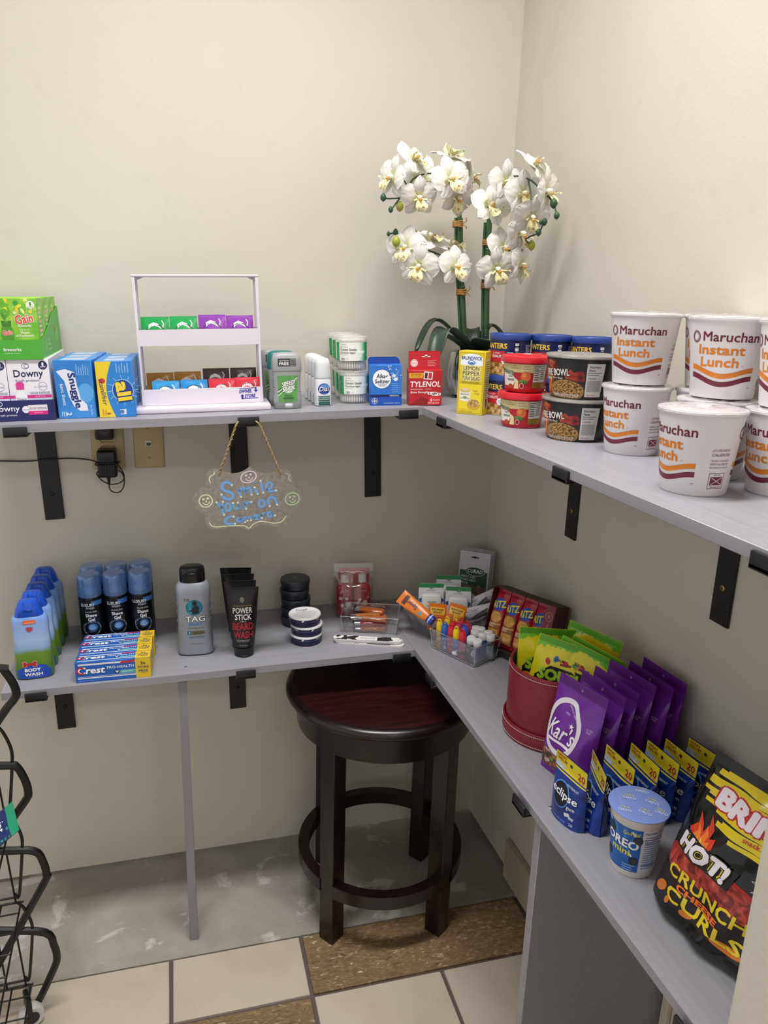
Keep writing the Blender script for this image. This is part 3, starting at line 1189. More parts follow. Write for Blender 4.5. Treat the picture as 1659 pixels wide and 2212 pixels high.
def downy_art():
    a = Art()
    a.rect(-0.0355, 0.0, 0.0355, 0.045, '#c9d4ea', 1).rect(-0.0355, 0.038, 0.0355, 0.052, '#dadcea', 1)
    a.text('Downy', 0.0, 0.083, w=0.050, h=0.017, col='#1f2154', bold=0.015)
    a.text('fresh protect.', -0.002, 0.0715, w=0.042, h=0.0058, col='#3b3d6c')
    a.ring(-0.004, 0.098, 0.0066, 0.0052, 0.0009, '#5c5f86').ring(-0.002, 0.098, 0.0042, 0.0038, 0.0008, '#5c5f86')
    a.ell(0.026, 0.099, 0.0078, 0.0078, '#1f2154', 2).text('1', 0.026, 0.101, h=0.006, w=0.003, col='#ffffff')
    a.rect(0.0215, 0.0955, 0.0305, 0.0965, '#ffffff', 3)
    a.ring(0.022, 0.061, 0.0078, 0.0078, 0.0008, '#8b93ad').text('febreze', 0.022, 0.061, w=0.012, h=0.003, col='#5a668f')
    a.text('with', 0.009, 0.060, w=0.005, h=0.002, col='#5a668f')
    a.text('ODOR DEFENSE', 0.016, 0.049, w=0.034, h=0.0042, col='#6c6f86')
    a.rect(-0.0355, 0.040, 0.0355, 0.0455, '#cf2a86', 2).text('april fresh', 0.016, 0.0428, w=0.018, h=0.0032, col='#f7d5e8')
    a.poly([(-0.027, 0.0), (-0.005, 0.0), (-0.0065, 0.045), (-0.011, 0.054), (-0.022, 0.054), (-0.0265, 0.045)], '#eceaf2', 3)
    a.poly([(-0.0235, 0.056), (-0.010, 0.056), (-0.0095, 0.066), (-0.0125, 0.070), (-0.021, 0.070), (-0.024, 0.066)], '#d63a92', 3)
    a.text('Downy', -0.016, 0.038, w=0.016, h=0.006, col='#2a2c62', l=4).rect(-0.024, 0.020, -0.008, 0.026, '#c9508f', 4)
    return a


t0 = thing('softener_box', 'white and lilac softener box, front right one in the navy tray', 'box', FBU @ T3(-1.0380, -0.2245, 0.0018, -0.5), 'softener boxes in the navy tray')
carton_parts(t0, 0.0710, 0.075, 0.110, SOFT)
downy_art().build('front_print', t0, front(-0.0375))
labs = ['white and lilac softener box cut by the picture edge, front left in the navy tray',
        'softener box in the second row of the navy tray, on the right', 'softener box in the second row of the navy tray, on the left',
        'softener box at the back of the navy tray, on the right', 'softener box at the back of the navy tray, on the left']
k = 0
for r_ in range(3):
    for c_ in range(2):
        if r_ == 0 and c_ == 0:
            continue
        copy_tree(t0, labs[k], FBU @ T3(-1.0380 - c_ * 0.0722, -0.2245 + r_ * 0.0765, 0.0018, -0.5))
        k += 1

LIME = M('#49a832', 0.4)
t = display_tray('display_tray', 'bright green cardboard display tray stacked on the softener boxes', FBU @ T3(-1.0835, -0.146, 0.1118, -0.8), 0.152, 0.237, 0.0350, 0.088, LIME)
a = Art()
a.text('Gain', -0.020, 0.0165, w=0.036, h=0.018, col='#e23a22', bold=0.03, rot=6, outline=('#f4f4ee', 0.035))
for k in range(9):
    a.poly([(-0.020 + 0.014 * math.cos(R(20 * k + 10)), 0.020 + 0.010 * math.sin(R(20 * k + 10))), (-0.0185 + 0.020 * math.cos(R(20 * k + 8)), 0.020 + 0.0145 * math.sin(R(20 * k + 8))), (-0.0195 + 0.020 * math.cos(R(20 * k + 12)), 0.020 + 0.0145 * math.sin(R(20 * k + 12)))], '#a9d96a', 1)
a.text('fireworks', 0.026, 0.018, w=0.030, h=0.006, col='#f2f6ea', bold=0.02).text('in-wash scent booster', 0.026, 0.0115, w=0.026, h=0.0024, col='#d8ecc4')
a.build('front_print', t, front(-0.1185))
a = Art()
a.text('Gain', 0.055, 0.048, w=0.020, h=0.016, col='#d8392a', bold=0.03, rot=70, outline=('#e9f2e0', 0.03)).text('Up to 12', -0.03, 0.030, w=0.03, h=0.006, col='#cfeabf').text('Weeks', -0.03, 0.022, w=0.03, h=0.006, col='#cfeabf').text('of Freshness', -0.03, 0.013, w=0.045, h=0.005, col='#cfeabf')
a.ell(0.07, 0.035, 0.02, 0.014, '#63bd4c', 1).ell(-0.065, 0.020, 0.014, 0.010, '#63bd4c', 1)
a.build('side_print', t, right_face(0.152))

GAINB = noisy('lime_carton', 30, [(0.35, '#5fae2c'), (0.6, '#8ec63f'), (0.75, '#bfd84a')], rough=0.4, detail=2)


def gain_art():
    a = Art()
    rnd = random.Random(4)
    for i in range(26):
        u, v = rnd.uniform(-0.031, 0.031), rnd.uniform(0.080, 0.102)
        a.ell(u, v, rnd.uniform(0.003, 0.007), rnd.uniform(0.002, 0.0045), rnd.choice(['#d8de46', '#e6e78c', '#6fb838', '#3f9a2a', '#f0c832', '#a9d05a']), 1 + (i % 2), 12, rnd.uniform(0, 180))
    for i in range(7):
        a.ell(-0.018 + rnd.uniform(-0.012, 0.012), 0.070 + i * 0.0045, 0.007, 0.0032, rnd.choice(['#3d8f2c', '#57a834', '#8cc63e']), 3, 12, rnd.uniform(20, 160))
    a.poly([(-0.026, 0.025), (-0.008, 0.025), (-0.0065, 0.047), (-0.009, 0.056), (-0.025, 0.056), (-0.0275, 0.047)], '#4f9428', 3)
    a.poly([(-0.0245, 0.057), (-0.0095, 0.057), (-0.0085, 0.067), (-0.0255, 0.067)], '#3c7c22', 3)
    a.text('Gain', -0.017, 0.0465, w=0.017, h=0.009, col='#e04a30', bold=0.03, rot=8, l=5, outline=('#f2f2e6', 0.03))
    for k in range(11):
        t_ = R(18 * k)
        a.stroke([(0.014 + 0.013 * math.cos(t_), 0.073 + 0.007 * math.sin(t_)), (0.014 + 0.018 * math.cos(t_), 0.075 + 0.013 * math.sin(t_))], 0.0005, '#d9eec0', 3)
    a.text('Gain', 0.013, 0.070, w=0.030, h=0.016, col='#e23a22', bold=0.03, rot=8, l=5, outline=('#f4f4ee', 0.035))
    a.text('fireworks', 0.013, 0.0580, w=0.022, h=0.0046, col='#f2f8ea', bold=0.02)
    a.text('Up to 12', 0.012, 0.0505, w=0.015, h=0.0036, col='#eef6e0').text('Weeks', 0.012, 0.0458, w=0.015, h=0.0042, col='#eef6e0', bold=0.02).text('of Freshness!', 0.011, 0.0405, w=0.030, h=0.0042, col='#eef6e0', bold=0.02)
    a.ell(0.0265, 0.094, 0.0070, 0.0070, '#e9ead6', 3).text('1', 0.0265, 0.0955, w=0.003, h=0.006, col='#3c8a2a', l=4).rect(0.022, 0.090, 0.031, 0.091, '#8fb07a', 4)
    return a


t0 = thing('scent_booster_box', 'lime green scent booster box, front right one in the green tray', 'box', FBU @ T3(-1.0465, -0.2245, 0.1133, -0.8), 'scent booster boxes in the green tray')
carton_parts(t0, 0.0710, 0.073, 0.106, GAINB)
gain_art().build('front_print', t0, front(-0.0365))
a = Art()
for j in range(8):
    a.rect(-0.024, 0.030 + j * 0.008, 0.002, 0.034 + j * 0.008, '#c9dc86' if j % 2 else '#e0b0a0', 1)
a.build('side_print', t0, right_face(0.0710))
labs = ['lime green scent booster box cut by the picture edge, front left in the green tray',
        'scent booster box in the second row of the green tray, on the right', 'scent booster box in the second row of the green tray, on the left',
        'scent booster box at the back of the green tray, on the right', 'scent booster box at the back of the green tray, on the left']
k = 0
for r_ in range(3):
    for c_ in range(2):
        if r_ == 0 and c_ == 0:
            continue
        copy_tree(t0, labs[k], FBU @ T3(-1.0465 - c_ * 0.0722 + r_ * 0.0008, -0.2245 + r_ * 0.0770, 0.1133, -0.8))
        k += 1

# ---- blue dryer sheet cartons
BLUEB = noisy('sky_blue_carton', 9, [(0.3, '#1f6fc2'), (0.7, '#3f93dc')], rough=0.35)
w, d, h = 0.0685, 0.060, 0.108
t0 = thing('dryer_sheet_box', 'blue dryer sheet box with a white ribbon band, beside the navy tray', 'box', FBU @ T3(-0.9590, -0.2285, 0.0002, -6.5), 'blue dryer sheet boxes')
carton_parts(t0, w, d, h, BLUEB)
a = Art()
a.poly([(-0.030, 0.088), (-0.014, 0.092), (0.002, 0.086), (0.005, 0.060), (0.009, 0.036), (0.019, 0.026), (0.020, 0.014), (0.006, 0.014), (-0.004, 0.022), (-0.012, 0.042), (-0.017, 0.070)], '#dfe3f0', 2)
a.text('Snuggle', -0.0015, 0.052, w=0.066, h=0.017, col='#1c2a72', bold=0.035, rot=-82, l=4)
a.text('fabric Sheets', -0.0215, 0.045, w=0.040, h=0.006, col='#e6eefa', rot=-86, bold=0.01)
a.text('2', -0.0145, 0.0085, w=0.006, h=0.009, col='#f2f6fc', rot=-90, bold=0.02)
a.text('Blue Sparkle', 0.026, 0.015, w=0.018, h=0.004, col='#d5e6fa', rot=-88)
for i in range(6):
    a.rect(0.006 + i * 0.004, 0.080, 0.0072 + i * 0.004, 0.100 - 0.003 * (i % 3), '#8dbbe8', 2)
for i in range(3):
    a.rect(-0.0275 + i * 0.0035, 0.004, -0.026 + i * 0.0035, 0.013, '#bcd8f4', 2)
a.ell(0.019, 0.047, 0.014, 0.018, '#5aa4e4', 1)
a.build('front_print', t0, front(-d / 2))
a = Art()
for i in range(7):
    a.rect(-0.024, -0.022 + i * 0.0065, 0.020, -0.0185 + i * 0.0065, '#cfdcea' if i % 2 else '#eef2f6', 1)
a.build('top_print', t0, top_face(h))
for i, lb in enumerate(('second blue dryer sheet box standing behind the ribbon band one', 'third blue dryer sheet box, against the wall behind the ribbon band one')):
    copy_tree(t0, lb, FBU @ T3(-0.9575 + 0.0030 * (i + 1), -0.2285 + 0.0625 * (i + 1), 0.0002, -6.5))
w, d, h = 0.066, 0.060, 0.105
t0 = thing('dryer_sheet_box', 'blue dryer sheet box with a curved yellow band, left of the white organizer', 'box', FBU @ T3(-0.8890, -0.2345, 0.0002, -1.5), 'yellow band dryer sheet boxes')
carton_parts(t0, w, d, h, M('#2a7fce', 0.35))
a = Art()
L_ = [(-0.0328, 0.0005), (-0.004, 0.0005)] + [(-0.004 - 0.0125 * math.sin(PI * i / 10), 0.0005 + 0.104 * i / 10) for i in range(1, 10)] + [(-0.004, 0.1045), (-0.0328, 0.1045)]
a.poly(L_, '#e8c824', 1)
a.text('stainlifter', -0.0225, 0.048, w=0.050, h=0.0085, col='#20306e', rot=-84, shear=0.2, l=3)
a.ell(-0.023, 0.069, 0.006, 0.005, '#d0342a', 2, 9)
for k in range(12):
    a.stroke([(0.013 + 0.02 * math.cos(R(30 * k)), 0.050 + 0.02 * math.sin(R(30 * k))), (0.013 + 0.028 * math.cos(R(30 * k + 4)), 0.050 + 0.028 * math.sin(R(30 * k + 4)))], 0.0008, '#9fd0f4', 1)
a.ell(0.013, 0.050, 0.0195, 0.0215, '#1a3f9e', 2).ring(0.013, 0.050, 0.0195, 0.0215, 0.0016, '#8cc4ee', 3)
a.text('all', 0.014, 0.049, w=0.036, h=0.026, col='#f0d22e', bold=0.05, rot=-84, l=5, outline=('#1b2a6a', 0.035))
a.text('1', -0.016, 0.0075, w=0.003, h=0.006, col='#a0421e', rot=-90).text('LOAD', -0.021, 0.009, w=0.010, h=0.003, col='#b0561e', rot=-90).text('SAMPLE', -0.026, 0.009, w=0.013, h=0.003, col='#b0561e', rot=-90)
a.rect(0.005, 0.005, 0.016, 0.015, '#cfd9e8', 2).ell(0.008, 0.010, 0.0038, 0.0038, '#4a78b8', 3)
for i in range(5):
    a.rect(0.004 + i * 0.005, 0.083, 0.0055 + i * 0.005, 0.101 - 0.004 * (i % 2), '#8dbbe8', 2)
a.build('front_print', t0, front(-d / 2))
a = Art()
for i in range(6):
    a.rect(-0.018, -0.018 + i * 0.0075, 0.018, -0.0145 + i * 0.0075, '#e6ecf2', 1)
a.build('top_print', t0, top_face(h))
for i, lb in enumerate(('second yellow band dryer sheet box, behind the one by the organizer', 'third yellow band dryer sheet box, against the wall')):
    copy_tree(t0, lb, FBU @ T3(-0.8900 + 0.0030 * (i + 1), -0.2345 + 0.0615 * (i + 1), 0.0, -1.5))

# ---- white two tier swivel organizer
WPL = M('#d9d2dc', 0.35)
OX, OY = -0.7265, -0.178
t = thing('swivel_organizer', 'white two-tier plastic organizer with a swivel base, holding foil packets', 'organizer', FBU @ T3(OX, OY, 0, -1.8))
MB().box(-0.1305, -0.072, 0.0005, 0.1305, 0.072, 0.011, WPL, 0.002, 2).build('base', t)
FWD, DEP = 0.1185, 0.036


def org_tray(z0, z1, nm):
    b = MB()
    c = 0.002
    b.box(-FWD, -DEP, z0, FWD, DEP, z0 + c, WPL)
    b.box(-FWD, -DEP, z0 + c, FWD, -DEP + c, z1, WPL)
    b.box(-FWD, DEP - c, z0 + c, FWD, DEP, z1, WPL)
    b.box(-FWD, -DEP + c, z0 + c, -FWD + c, DEP - c, z1, WPL)
    b.box(FWD - c, -DEP + c, z0 + c, FWD, DEP - c, z1, WPL)
    return b.build(nm, t)


lo = org_tray(0.0115, 0.043, 'lower_tray')
org_tray(0.127, 0.158, 'upper_tray')
for sx in (-1, 1):
    for y in (-DEP - 0.0005, DEP - 0.0065):
        MB().box(sx * (FWD + 0.0002) - (0.0055 if sx > 0 else -0.0005), y, 0.012, sx * (FWD + 0.0002) + (0.0055 if sx < 0 else -0.0005), y + 0.007, 0.256, WPL, 0.0008).build('upright', t)
b = MB().box(-FWD - 0.001, -DEP - 0.001, 0.256, FWD + 0.001, DEP + 0.001, 0.2605, WPL, 0.001)
b.build('handle_bar', t)
for sx in (-1, 1):
    T = Matrix.Translation((sx * FWD, DEP - 0.004, 0.256)) @ Matrix.Rotation(R(90), 4, 'X')
    MB().prism([(0, 0), (0, -0.008), (-sx * 0.018, 0)], -0.003, 0.003, WPL, T).build('gusset', t)
a = Art()
SB = M('#24219a', 0.4)
a.text('SWIVEL', 0.083, 0.0345, w=0.026, h=0.0068, col=SB, bold=0.04, shear=0.25, rot=3).text('STORE', 0.092, 0.0250, w=0.022, h=0.0068, col=SB, bold=0.04, shear=0.25, rot=3)
a.stroke([(0.072, 0.0395), (0.105, 0.0412)], 0.0014, SB).stroke([(0.075, 0.0190), (0.108, 0.0207)], 0.0014, SB)
a.poly([(0.1025, 0.0412), (0.1055, 0.0412), (0.1055, 0.0365), (0.1082, 0.0365), (0.104, 0.0315), (0.0998, 0.0365), (0.1025, 0.0365)], SB, 1)
a.poly([(0.0745, 0.019), (0.0785, 0.019), (0.0785, 0.0245), (0.0805, 0.0245), (0.0765, 0.0290), (0.0725, 0.0245), (0.0745, 0.0245)], SB, 1)
a.build('logo_print', t, front(-DEP))


def packet(label, col, x, y, z, h=0.052, w=0.053, rx=-8, dark='#1d1d1d', acc='#e8eef0', rz=0):
    t = thing('foil_packet', label, 'packet', FBU @ T3(OX, OY, 0, -1.8) @ T3(x, y, z, rz, rx), 'foil packets in the organizer')
    p = Pouch(w, h, 0.007, seal=0.004, bseal=0.004, seed=len(label), wr=0.0005)
    pouch_part(p, M(col, 0.22), t, 'film', 12, 10)
    a = Art()
    u0 = (len(label) % 5) * 0.001
    a.poly([(-0.016 + u0, h - 0.024), (-0.012, h - 0.015), (-0.003, h - 0.0105), (0.006, h - 0.014), (0.012, h - 0.024), (0.004, h - 0.019), (-0.002, h - 0.017), (-0.008, h - 0.019)], acc, 1)
    a.stroke([(0.013, h - 0.008), (0.016, h - 0.014), (0.014, h - 0.020)], 0.0018, acc, 1)
    a.ring(0.0, h / 2 - 0.006, 0.019, 0.017, 0.0014, dark, 1)
    a.build('print', t, p.front, 0.006)


PB = -0.020
packet('green foil packet in the upper tray, at the far left', '#1a9a4c', -0.083, PB, 0.130, rz=1)
packet('green foil packet in the upper tray, beside the purple ones', '#1f9e50', -0.029, PB + 0.002, 0.1305)
packet('purple foil packet in the upper tray, beside the green ones', '#8a3fa8', 0.026, PB, 0.1330, rz=-2)
packet('purple foil packet in the upper tray, at the far right', '#8a3fa8', 0.080, PB + 0.002, 0.1310)
packet('mustard foil packet at the back left of the lower tray', '#b27a1c', -0.083, 0.004, 0.0155, 0.056, rx=-4)
packet('mustard foil packet at the back of the lower tray, near its middle', '#b87f20', -0.029, 0.004, 0.0155, 0.057, rx=-4)
packet('blue foil packet at the front left of the lower tray', '#2f95d2', -0.072, PB, 0.0155, 0.042, rz=2)
packet('blue foil packet at the front of the lower tray, near its middle', '#2a8bcc', -0.017, PB + 0.002, 0.0160, 0.042)
packet('dark brown foil packet at the back right of the lower tray', '#3a1d1a', 0.083, 0.006, 0.0155, 0.062, rx=-4)
packet('dark brown foil packet at the back of the lower tray, beside the mustard one', '#3d201c', 0.028, 0.006, 0.0155, 0.062, rx=-4)
packet('red strawberry foil packet at the front of the lower tray, beside the blue ones', '#cf2f44', 0.038, PB, 0.0155, 0.044, rz=-2, acc='#f2c9cf')
packet('red strawberry foil packet at the front right of the lower tray', '#cf2f44', 0.090, PB + 0.002, 0.0155, 0.045, acc='#f2c9cf')

# ---- three grey deodorant sticks
SG = M('#97999c', 0.35)


def deo(label, mw, capc, labc):
    t = thing('deodorant_stick', label, 'deodorant', mw, 'deodorant sticks')
    secs = [(0.0, 0.0265, 0.0135, 4), (0.002, 0.0278, 0.0150, 4), (0.020, 0.0282, 0.0155, 4), (0.040, 0.0262, 0.0150, 4), (0.060, 0.0272, 0.0152, 4), (0.074, 0.0288, 0.0158, 4), (0.0755, 0.0288, 0.0158, 4)]
    MB().loft(secs, SG, 40).build('body', t)
    MB().loft([(0.0758, 0.0296, 0.0164, 4), (0.079, 0.0302, 0.0168, 4), (0.098, 0.0290, 0.0163, 4), (0.106, 0.0268, 0.0150, 3.5), (0.110, 0.0225, 0.0120, 3), (0.1115, 0.014, 0.007, 2.5)], capc, 40).build('cap', t)
    b = MB()
    for sx in (-1, 1):
        for i in range(9):
            z = 0.030 + i * 0.0048
            b.box(sx * 0.0245 - 0.0022, -0.0105, z, sx * 0.0245 + 0.0022, -0.0098 + 0.016, z + 0.0025, SG, 0.0006)
    b.build('grip_ribs', t)
    b = MB()
    b.lathe([(0, -0.0075), (0.0062, -0.0075), (0.0068, -0.0065), (0.0068, 0.0065), (0.0062, 0.0075), (0, 0.0075)], M('#b9bbbd', 0.35), 24, T3(0.001, -0.0105, 0.0062, 0, 0, 90))
    b.build('turn_dial', t)
    a = Art()
    a.poly([(-0.019, 0.014), (0.019, 0.014), (0.0195, 0.040), (0.0205, 0.067), (-0.0205, 0.067), (-0.0195, 0.040)], labc, 1)
    for i, (c1, c2) in enumerate((('#cfe2c4', 0.0), ('#3c7a3a', 0.004), ('#e6efe0', 0.0075), ('#2f6a34', 0.011))):
        a.poly([(-0.0195, 0.026 + c2), (-0.0195, 0.028 + c2), (0.0200, 0.062 + c2 * 0.3), (0.0200, 0.0605 + c2 * 0.3)], c1, 2)
    a.ell(0.001, 0.044, 0.012, 0.012, '#c9d6c4', 3)
    a.text('SPEED', 0.001, 0.0515, w=0.027, h=0.0088, col='#f6f8f6', bold=0.03, shear=0.3, rot=12, l=5, outline=('#10150f', 0.05), ol=4)
    a.text('STICK', 0.002, 0.0415, w=0.027, h=0.0088, col='#f6f8f6', bold=0.03, shear=0.3, rot=12, l=5, outline=('#10150f', 0.05), ol=4)
    a.text('FRESH', 0.001, 0.0270, w=0.015, h=0.0036, col='#17331a', l=4).rect(-0.010, 0.0225, 0.012, 0.0236, '#2f5a30', 4).rect(-0.009, 0.0205, 0.011, 0.0214, '#2f5a30', 4)
    a.text('NET WT 1.8 OZ (51 g)', 0.001, 0.0165, w=0.016, h=0.0018, col='#2f5a30', l=4)
    a.build('label', t, loftmap(secs), 0.006)
    a = Art()
    cs = [(0.0758, 0.0296, 0.0164, 4), (0.079, 0.0302, 0.0168, 4), (0.098, 0.0290, 0.0163, 4), (0.106, 0.0268, 0.0150, 3.5), (0.110, 0.0225, 0.0120, 3)]
    a.rect(-0.018, 0.0855, 0.018, 0.1005, '#2c2c2c', 1).rect(0.006, 0.0858, 0.0178, 0.1002, '#6f6f6d', 2)
    a.text('ALUMINUM', -0.0058, 0.0965, w=0.019, h=0.0032, col='#e8e8e8').text('FREE', -0.0058, 0.0905, w=0.019, h=0.0058, col='#ffffff', bold=0.02)
    a.text('ALL', 0.012, 0.0968, w=0.006, h=0.0022, col='#1c1c1c').text('DAY', 0.012, 0.0930, w=0.006, h=0.0022, col='#1c1c1c').text('FRESH', 0.012, 0.0892, w=0.010, h=0.0022, col='#1c1c1c')
    a.build('cap_sticker', t, loftmap(cs), 0.006)


deo('grey deodorant stick with green label, frontmost of the three', FBU @ T3(-0.5625, -0.237, 0.0002, -3), SG, M('#5f9a54', 0.35))
deo('deodorant stick with a teal cap, middle of the three', FBU @ T3(-0.5660, -0.188, 0.0002, -2), M('#1d6a66', 0.3), M('#4f9a8c', 0.35))
deo('grey deodorant stick with green label, rearmost of the three', FBU @ T3(-0.5750, -0.138, 0.0002, -3), SG, M('#5f9a54', 0.35))

# ---- roll-on deodorants
WH = M('#e4e5ea', 0.35)
t0 = thing('roll_on_deodorant', 'white roll-on deodorant with dark green label, frontmost of its row', 'deodorant', FBU @ T3(-0.4870, -0.221, 0.0002, 3), 'white roll-on deodorants')
secs = [(0.0, 0.0150, 0.0125, 2.6), (0.002, 0.0172, 0.0145, 2.6), (0.050, 0.0172, 0.0145, 2.6), (0.056, 0.0165, 0.0140, 2.4), (0.0575, 0.0160, 0.0140, 2.4)]
MB().loft(secs, WH, 36).build('bottle', t0)
MB().loft([(0.0578, 0.0172, 0.0150, 2.4), (0.060, 0.0174, 0.0152, 2.4), (0.085, 0.0164, 0.0145, 2.3), (0.093, 0.0150, 0.0132, 2.2), (0.0965, 0.0115, 0.010, 2), (0.098, 0.005, 0.0045, 2)], clear('frosted_cap', (0.9, 0.9, 0.92), 0.1, 0.3, 0.3, '#eef0f4', 0.75), 36).build('cap', t0)
a = Art()
a.rect(-0.0150, 0.002, 0.0150, 0.0215, '#1f4f4b', 1)
a.ell(0.0, 0.0355, 0.0125, 0.0115, '#20408f', 1).ell(0.001, 0.041, 0.009, 0.0045, '#5f86c4', 2)
a.text('Dial', 0.0, 0.0355, w=0.021, h=0.0095, col='#f4f6fa', shear=0.2, bold=0.01, l=4, outline=('#142a66', 0.03), ol=3)
a.rect(-0.007, 0.0252, 0.007, 0.0262, '#7a89a8', 2)
a.text('ANTI-PERSPIRANT', 0, 0.0180, w=0.026, h=0.0026, col='#e6efee', l=2).text('& DEODORANT', 0, 0.0142, w=0.022, h=0.0026, col='#e6efee', l=2).text('24 Hour Protection', 0, 0.0100, w=0.024, h=0.0022, col='#cfe0de', l=2).text('1.5 FL OZ (44 mL)', 0, 0.0050, w=0.018, h=0.0018, col='#a9c2bf', l=2)
a.build('label', t0, loftmap(secs), 0.005)
for i, lb in enumerate(('white roll-on deodorant, second from the front', 'white roll-on deodorant, third from the front', 'white roll-on deodorant, rearmost of its row')):
    copy_tree(t0, lb, FBU @ T3(-0.4870 - 0.0008 * i, -0.221 + 0.0375 * (i + 1), 0.0002, 3))

# ---- cotton swab tubs, three stacks of two
TUB = clear('clear_tub', (0.98, 0.98, 0.97), 0.10, 0.08, 0.3, '#f4f4f0', 0.10)
COT = M('#f1f0ea', 0.9)
t0 = thing('cotton_swab_tub', 'clear tub of cotton swabs with green label, bottom of the front stack', 'tub', FBU @ T3(-0.4140, -0.1900, 0.0002, 8), 'cotton swab tubs')
pr = [(0.0300, 0.0), (0.0312, 0.002), (0.0322, 0.060), (0.0330, 0.0625)]
MB().lathe([(0, 0.0008)] + pr, TUB, 44).build('tub', t0)
MB().lathe([(0.0334, 0.0600), (0.0338, 0.066), (0.0325, 0.0685), (0.0290, 0.0685), (0.0285, 0.0672), (0, 0.0672)], clear('clear_lid', (0.97, 0.97, 0.96), 0.12, 0.1, 0.3, '#f2f2ee', 0.35), 44).build('lid', t0)
b = MB()
for ring_, n_ in ((0.0275, 34), (0.0228, 26), (0.0178, 20), (0.0125, 14), (0.007, 7)):
    for i in range(n_):
        q = 2 * PI * i / n_ + ring_ * 90
        x, y = ring_ * math.sin(q), -ring_ * math.cos(q)
        b.lathe([(0, 0.0025), (0.0017, 0.0045), (0.0023, 0.009), (0.0019, 0.015), (0.0009, 0.018), (0.0009, 0.048), (0.0019, 0.051), (0.0023, 0.057), (0.0015, 0.062), (0, 0.063)], COT, 6, T3(x, y, 0.0))
o = b.build('swabs', t0)
o['kind'] = 'stuff'
a = Art()
Cc = 2 * PI * 0.0322
a.rect(-0.046, 0.020, 0.046, 0.0575, '#eceee8', 1)
GS = [('#0f8a4a', 0.030, 0.046), ('#3aa86a', 0.024, 0.030), ('#8cc9a4', 0.019, 0.024), ('#c9e4d2', 0.015, 0.019)]
for c_, u0, u1 in GS:
    a.rect(u0, 0.020, u1, 0.0575, c_, 2)
a.rect(-0.046, 0.020, -0.034, 0.0575, '#1b9455', 2)
for i in range(8):
    a.stroke([(-0.040 + 0.0025 * math.sin(i * 2.1), 0.024 + i * 0.004), (-0.0355, 0.026 + i * 0.004)], 0.0006, '#8fd3ac', 3)
a.text('always', -0.022, 0.0535, w=0.012, h=0.0028, col='#8a9a5c').text('100% Pure Cotton', -0.021, 0.0488, w=0.018, h=0.0022, col='#2f3a34')
a.text('Cotton Swabs', -0.012, 0.0435, w=0.036, h=0.0050, col='#25302a', bold=0.015).text('Cotons-tiges', -0.0135, 0.0365, w=0.033, h=0.0050, col='#25302a', bold=0.015).text('100 % coton pur', -0.0215, 0.0325, w=0.017, h=0.0020, col='#2f3a34')
a.text('150', -0.0245, 0.0240, w=0.009, h=0.0045, col='#25302a', bold=0.01).rect(-0.018, 0.0222, -0.010, 0.0230, '#55605a').rect(-0.018, 0.0245, -0.011, 0.0253, '#55605a')
for i in range(5):
    a.stroke([(0.014 - 0.001 * i, 0.0215), (0.010 + 0.0035 * i, 0.038)], 0.0012, '#f7f7f2', 4)
    a.ell(0.010 + 0.0035 * i, 0.0385, 0.0017, 0.0028, '#ffffff', 4, 10)
for i in range(9):
    a.rect(0.037, 0.046 - i * 0.0022, 0.043, 0.0470 - i * 0.0022, '#dfeee4', 3)
a.build('label', t0, cylmap(pr, 0.0322), 0.006)
pos = [(-0.4140, -0.1900, 'front'), (-0.4095, -0.1215, 'middle'), (-0.4050, -0.0530, 'rear')]
for i, (x, y, nm) in enumerate(pos):
    if i:
        copy_tree(t0, f'clear tub of cotton swabs with green label, bottom of the {nm} stack', FBU @ T3(x, y, 0.0002, 8 + i * 4))
    copy_tree(t0, f'clear tub of cotton swabs with green label, top of the {nm} stack', FBU @ T3(x - 0.003, y + 0.002, 0.0690, -4 + i * 5))

# ---- blue antacid boxes, red pain relief boxes
AB = noisy('antacid_blue', 14, [(0.3, '#1b5cc0'), (0.7, '#3f8ae0')], rough=0.3)
t0 = thing('antacid_box', 'blue antacid tablet box in front, beside the cotton swab tubs', 'box', FBU @ T3(-0.3590, -0.2440, 0.0002, -8), 'blue antacid boxes')
w, d, h = 0.0655, 0.029, 0.0830
carton_parts(t0, w, d, h, AB)
b = MB()
tab = [(-w / 2, 0), (w / 2, 0), (w / 2, 0.006), (w / 2 - 0.002, 0.0098), (w / 2 - 0.006, 0.0115), (-w / 2 + 0.006, 0.0115), (-w / 2 + 0.002, 0.0098), (-w / 2, 0.006)]
b.prism(tab, -0.0005, 0.0005, M('#17439a', 0.35), T3(0, d / 2 - 0.0007, h - 0.0003, 0, 90))
b.build('hang_tab', t0)
a = Art()
a.rect(-w / 2, 0.0, w / 2, 0.0175, '#1a50b4', 1).rect(-w / 2, 0.0175, w / 2, 0.0225, '#10205c', 2)
a.ell(-0.0085, 0.0545, 0.0198, 0.0198, '#f0f4fa', 2, 40).ring(-0.0085, 0.0545, 0.0198, 0.0198, 0.0007, '#142a66', 3, 40)
a.text('Alka-', -0.0090, 0.0605, w=0.022, h=0.0085, col='#121a3c', bold=0.02, shear=0.15, l=4).text('Seltzer', -0.0078, 0.0500, w=0.031, h=0.0085, col='#121a3c', bold=0.02, shear=0.15, l=4)
a.rect(-0.018, 0.0425, 0.002, 0.0436, '#8a93ae', 4).rect(-0.015, 0.0400, -0.001, 0.0410, '#8a93ae', 4)
a.text('ORIGINAL', 0.0175, 0.0200, w=0.020, h=0.0030, col='#e6ecf8', bold=0.01)
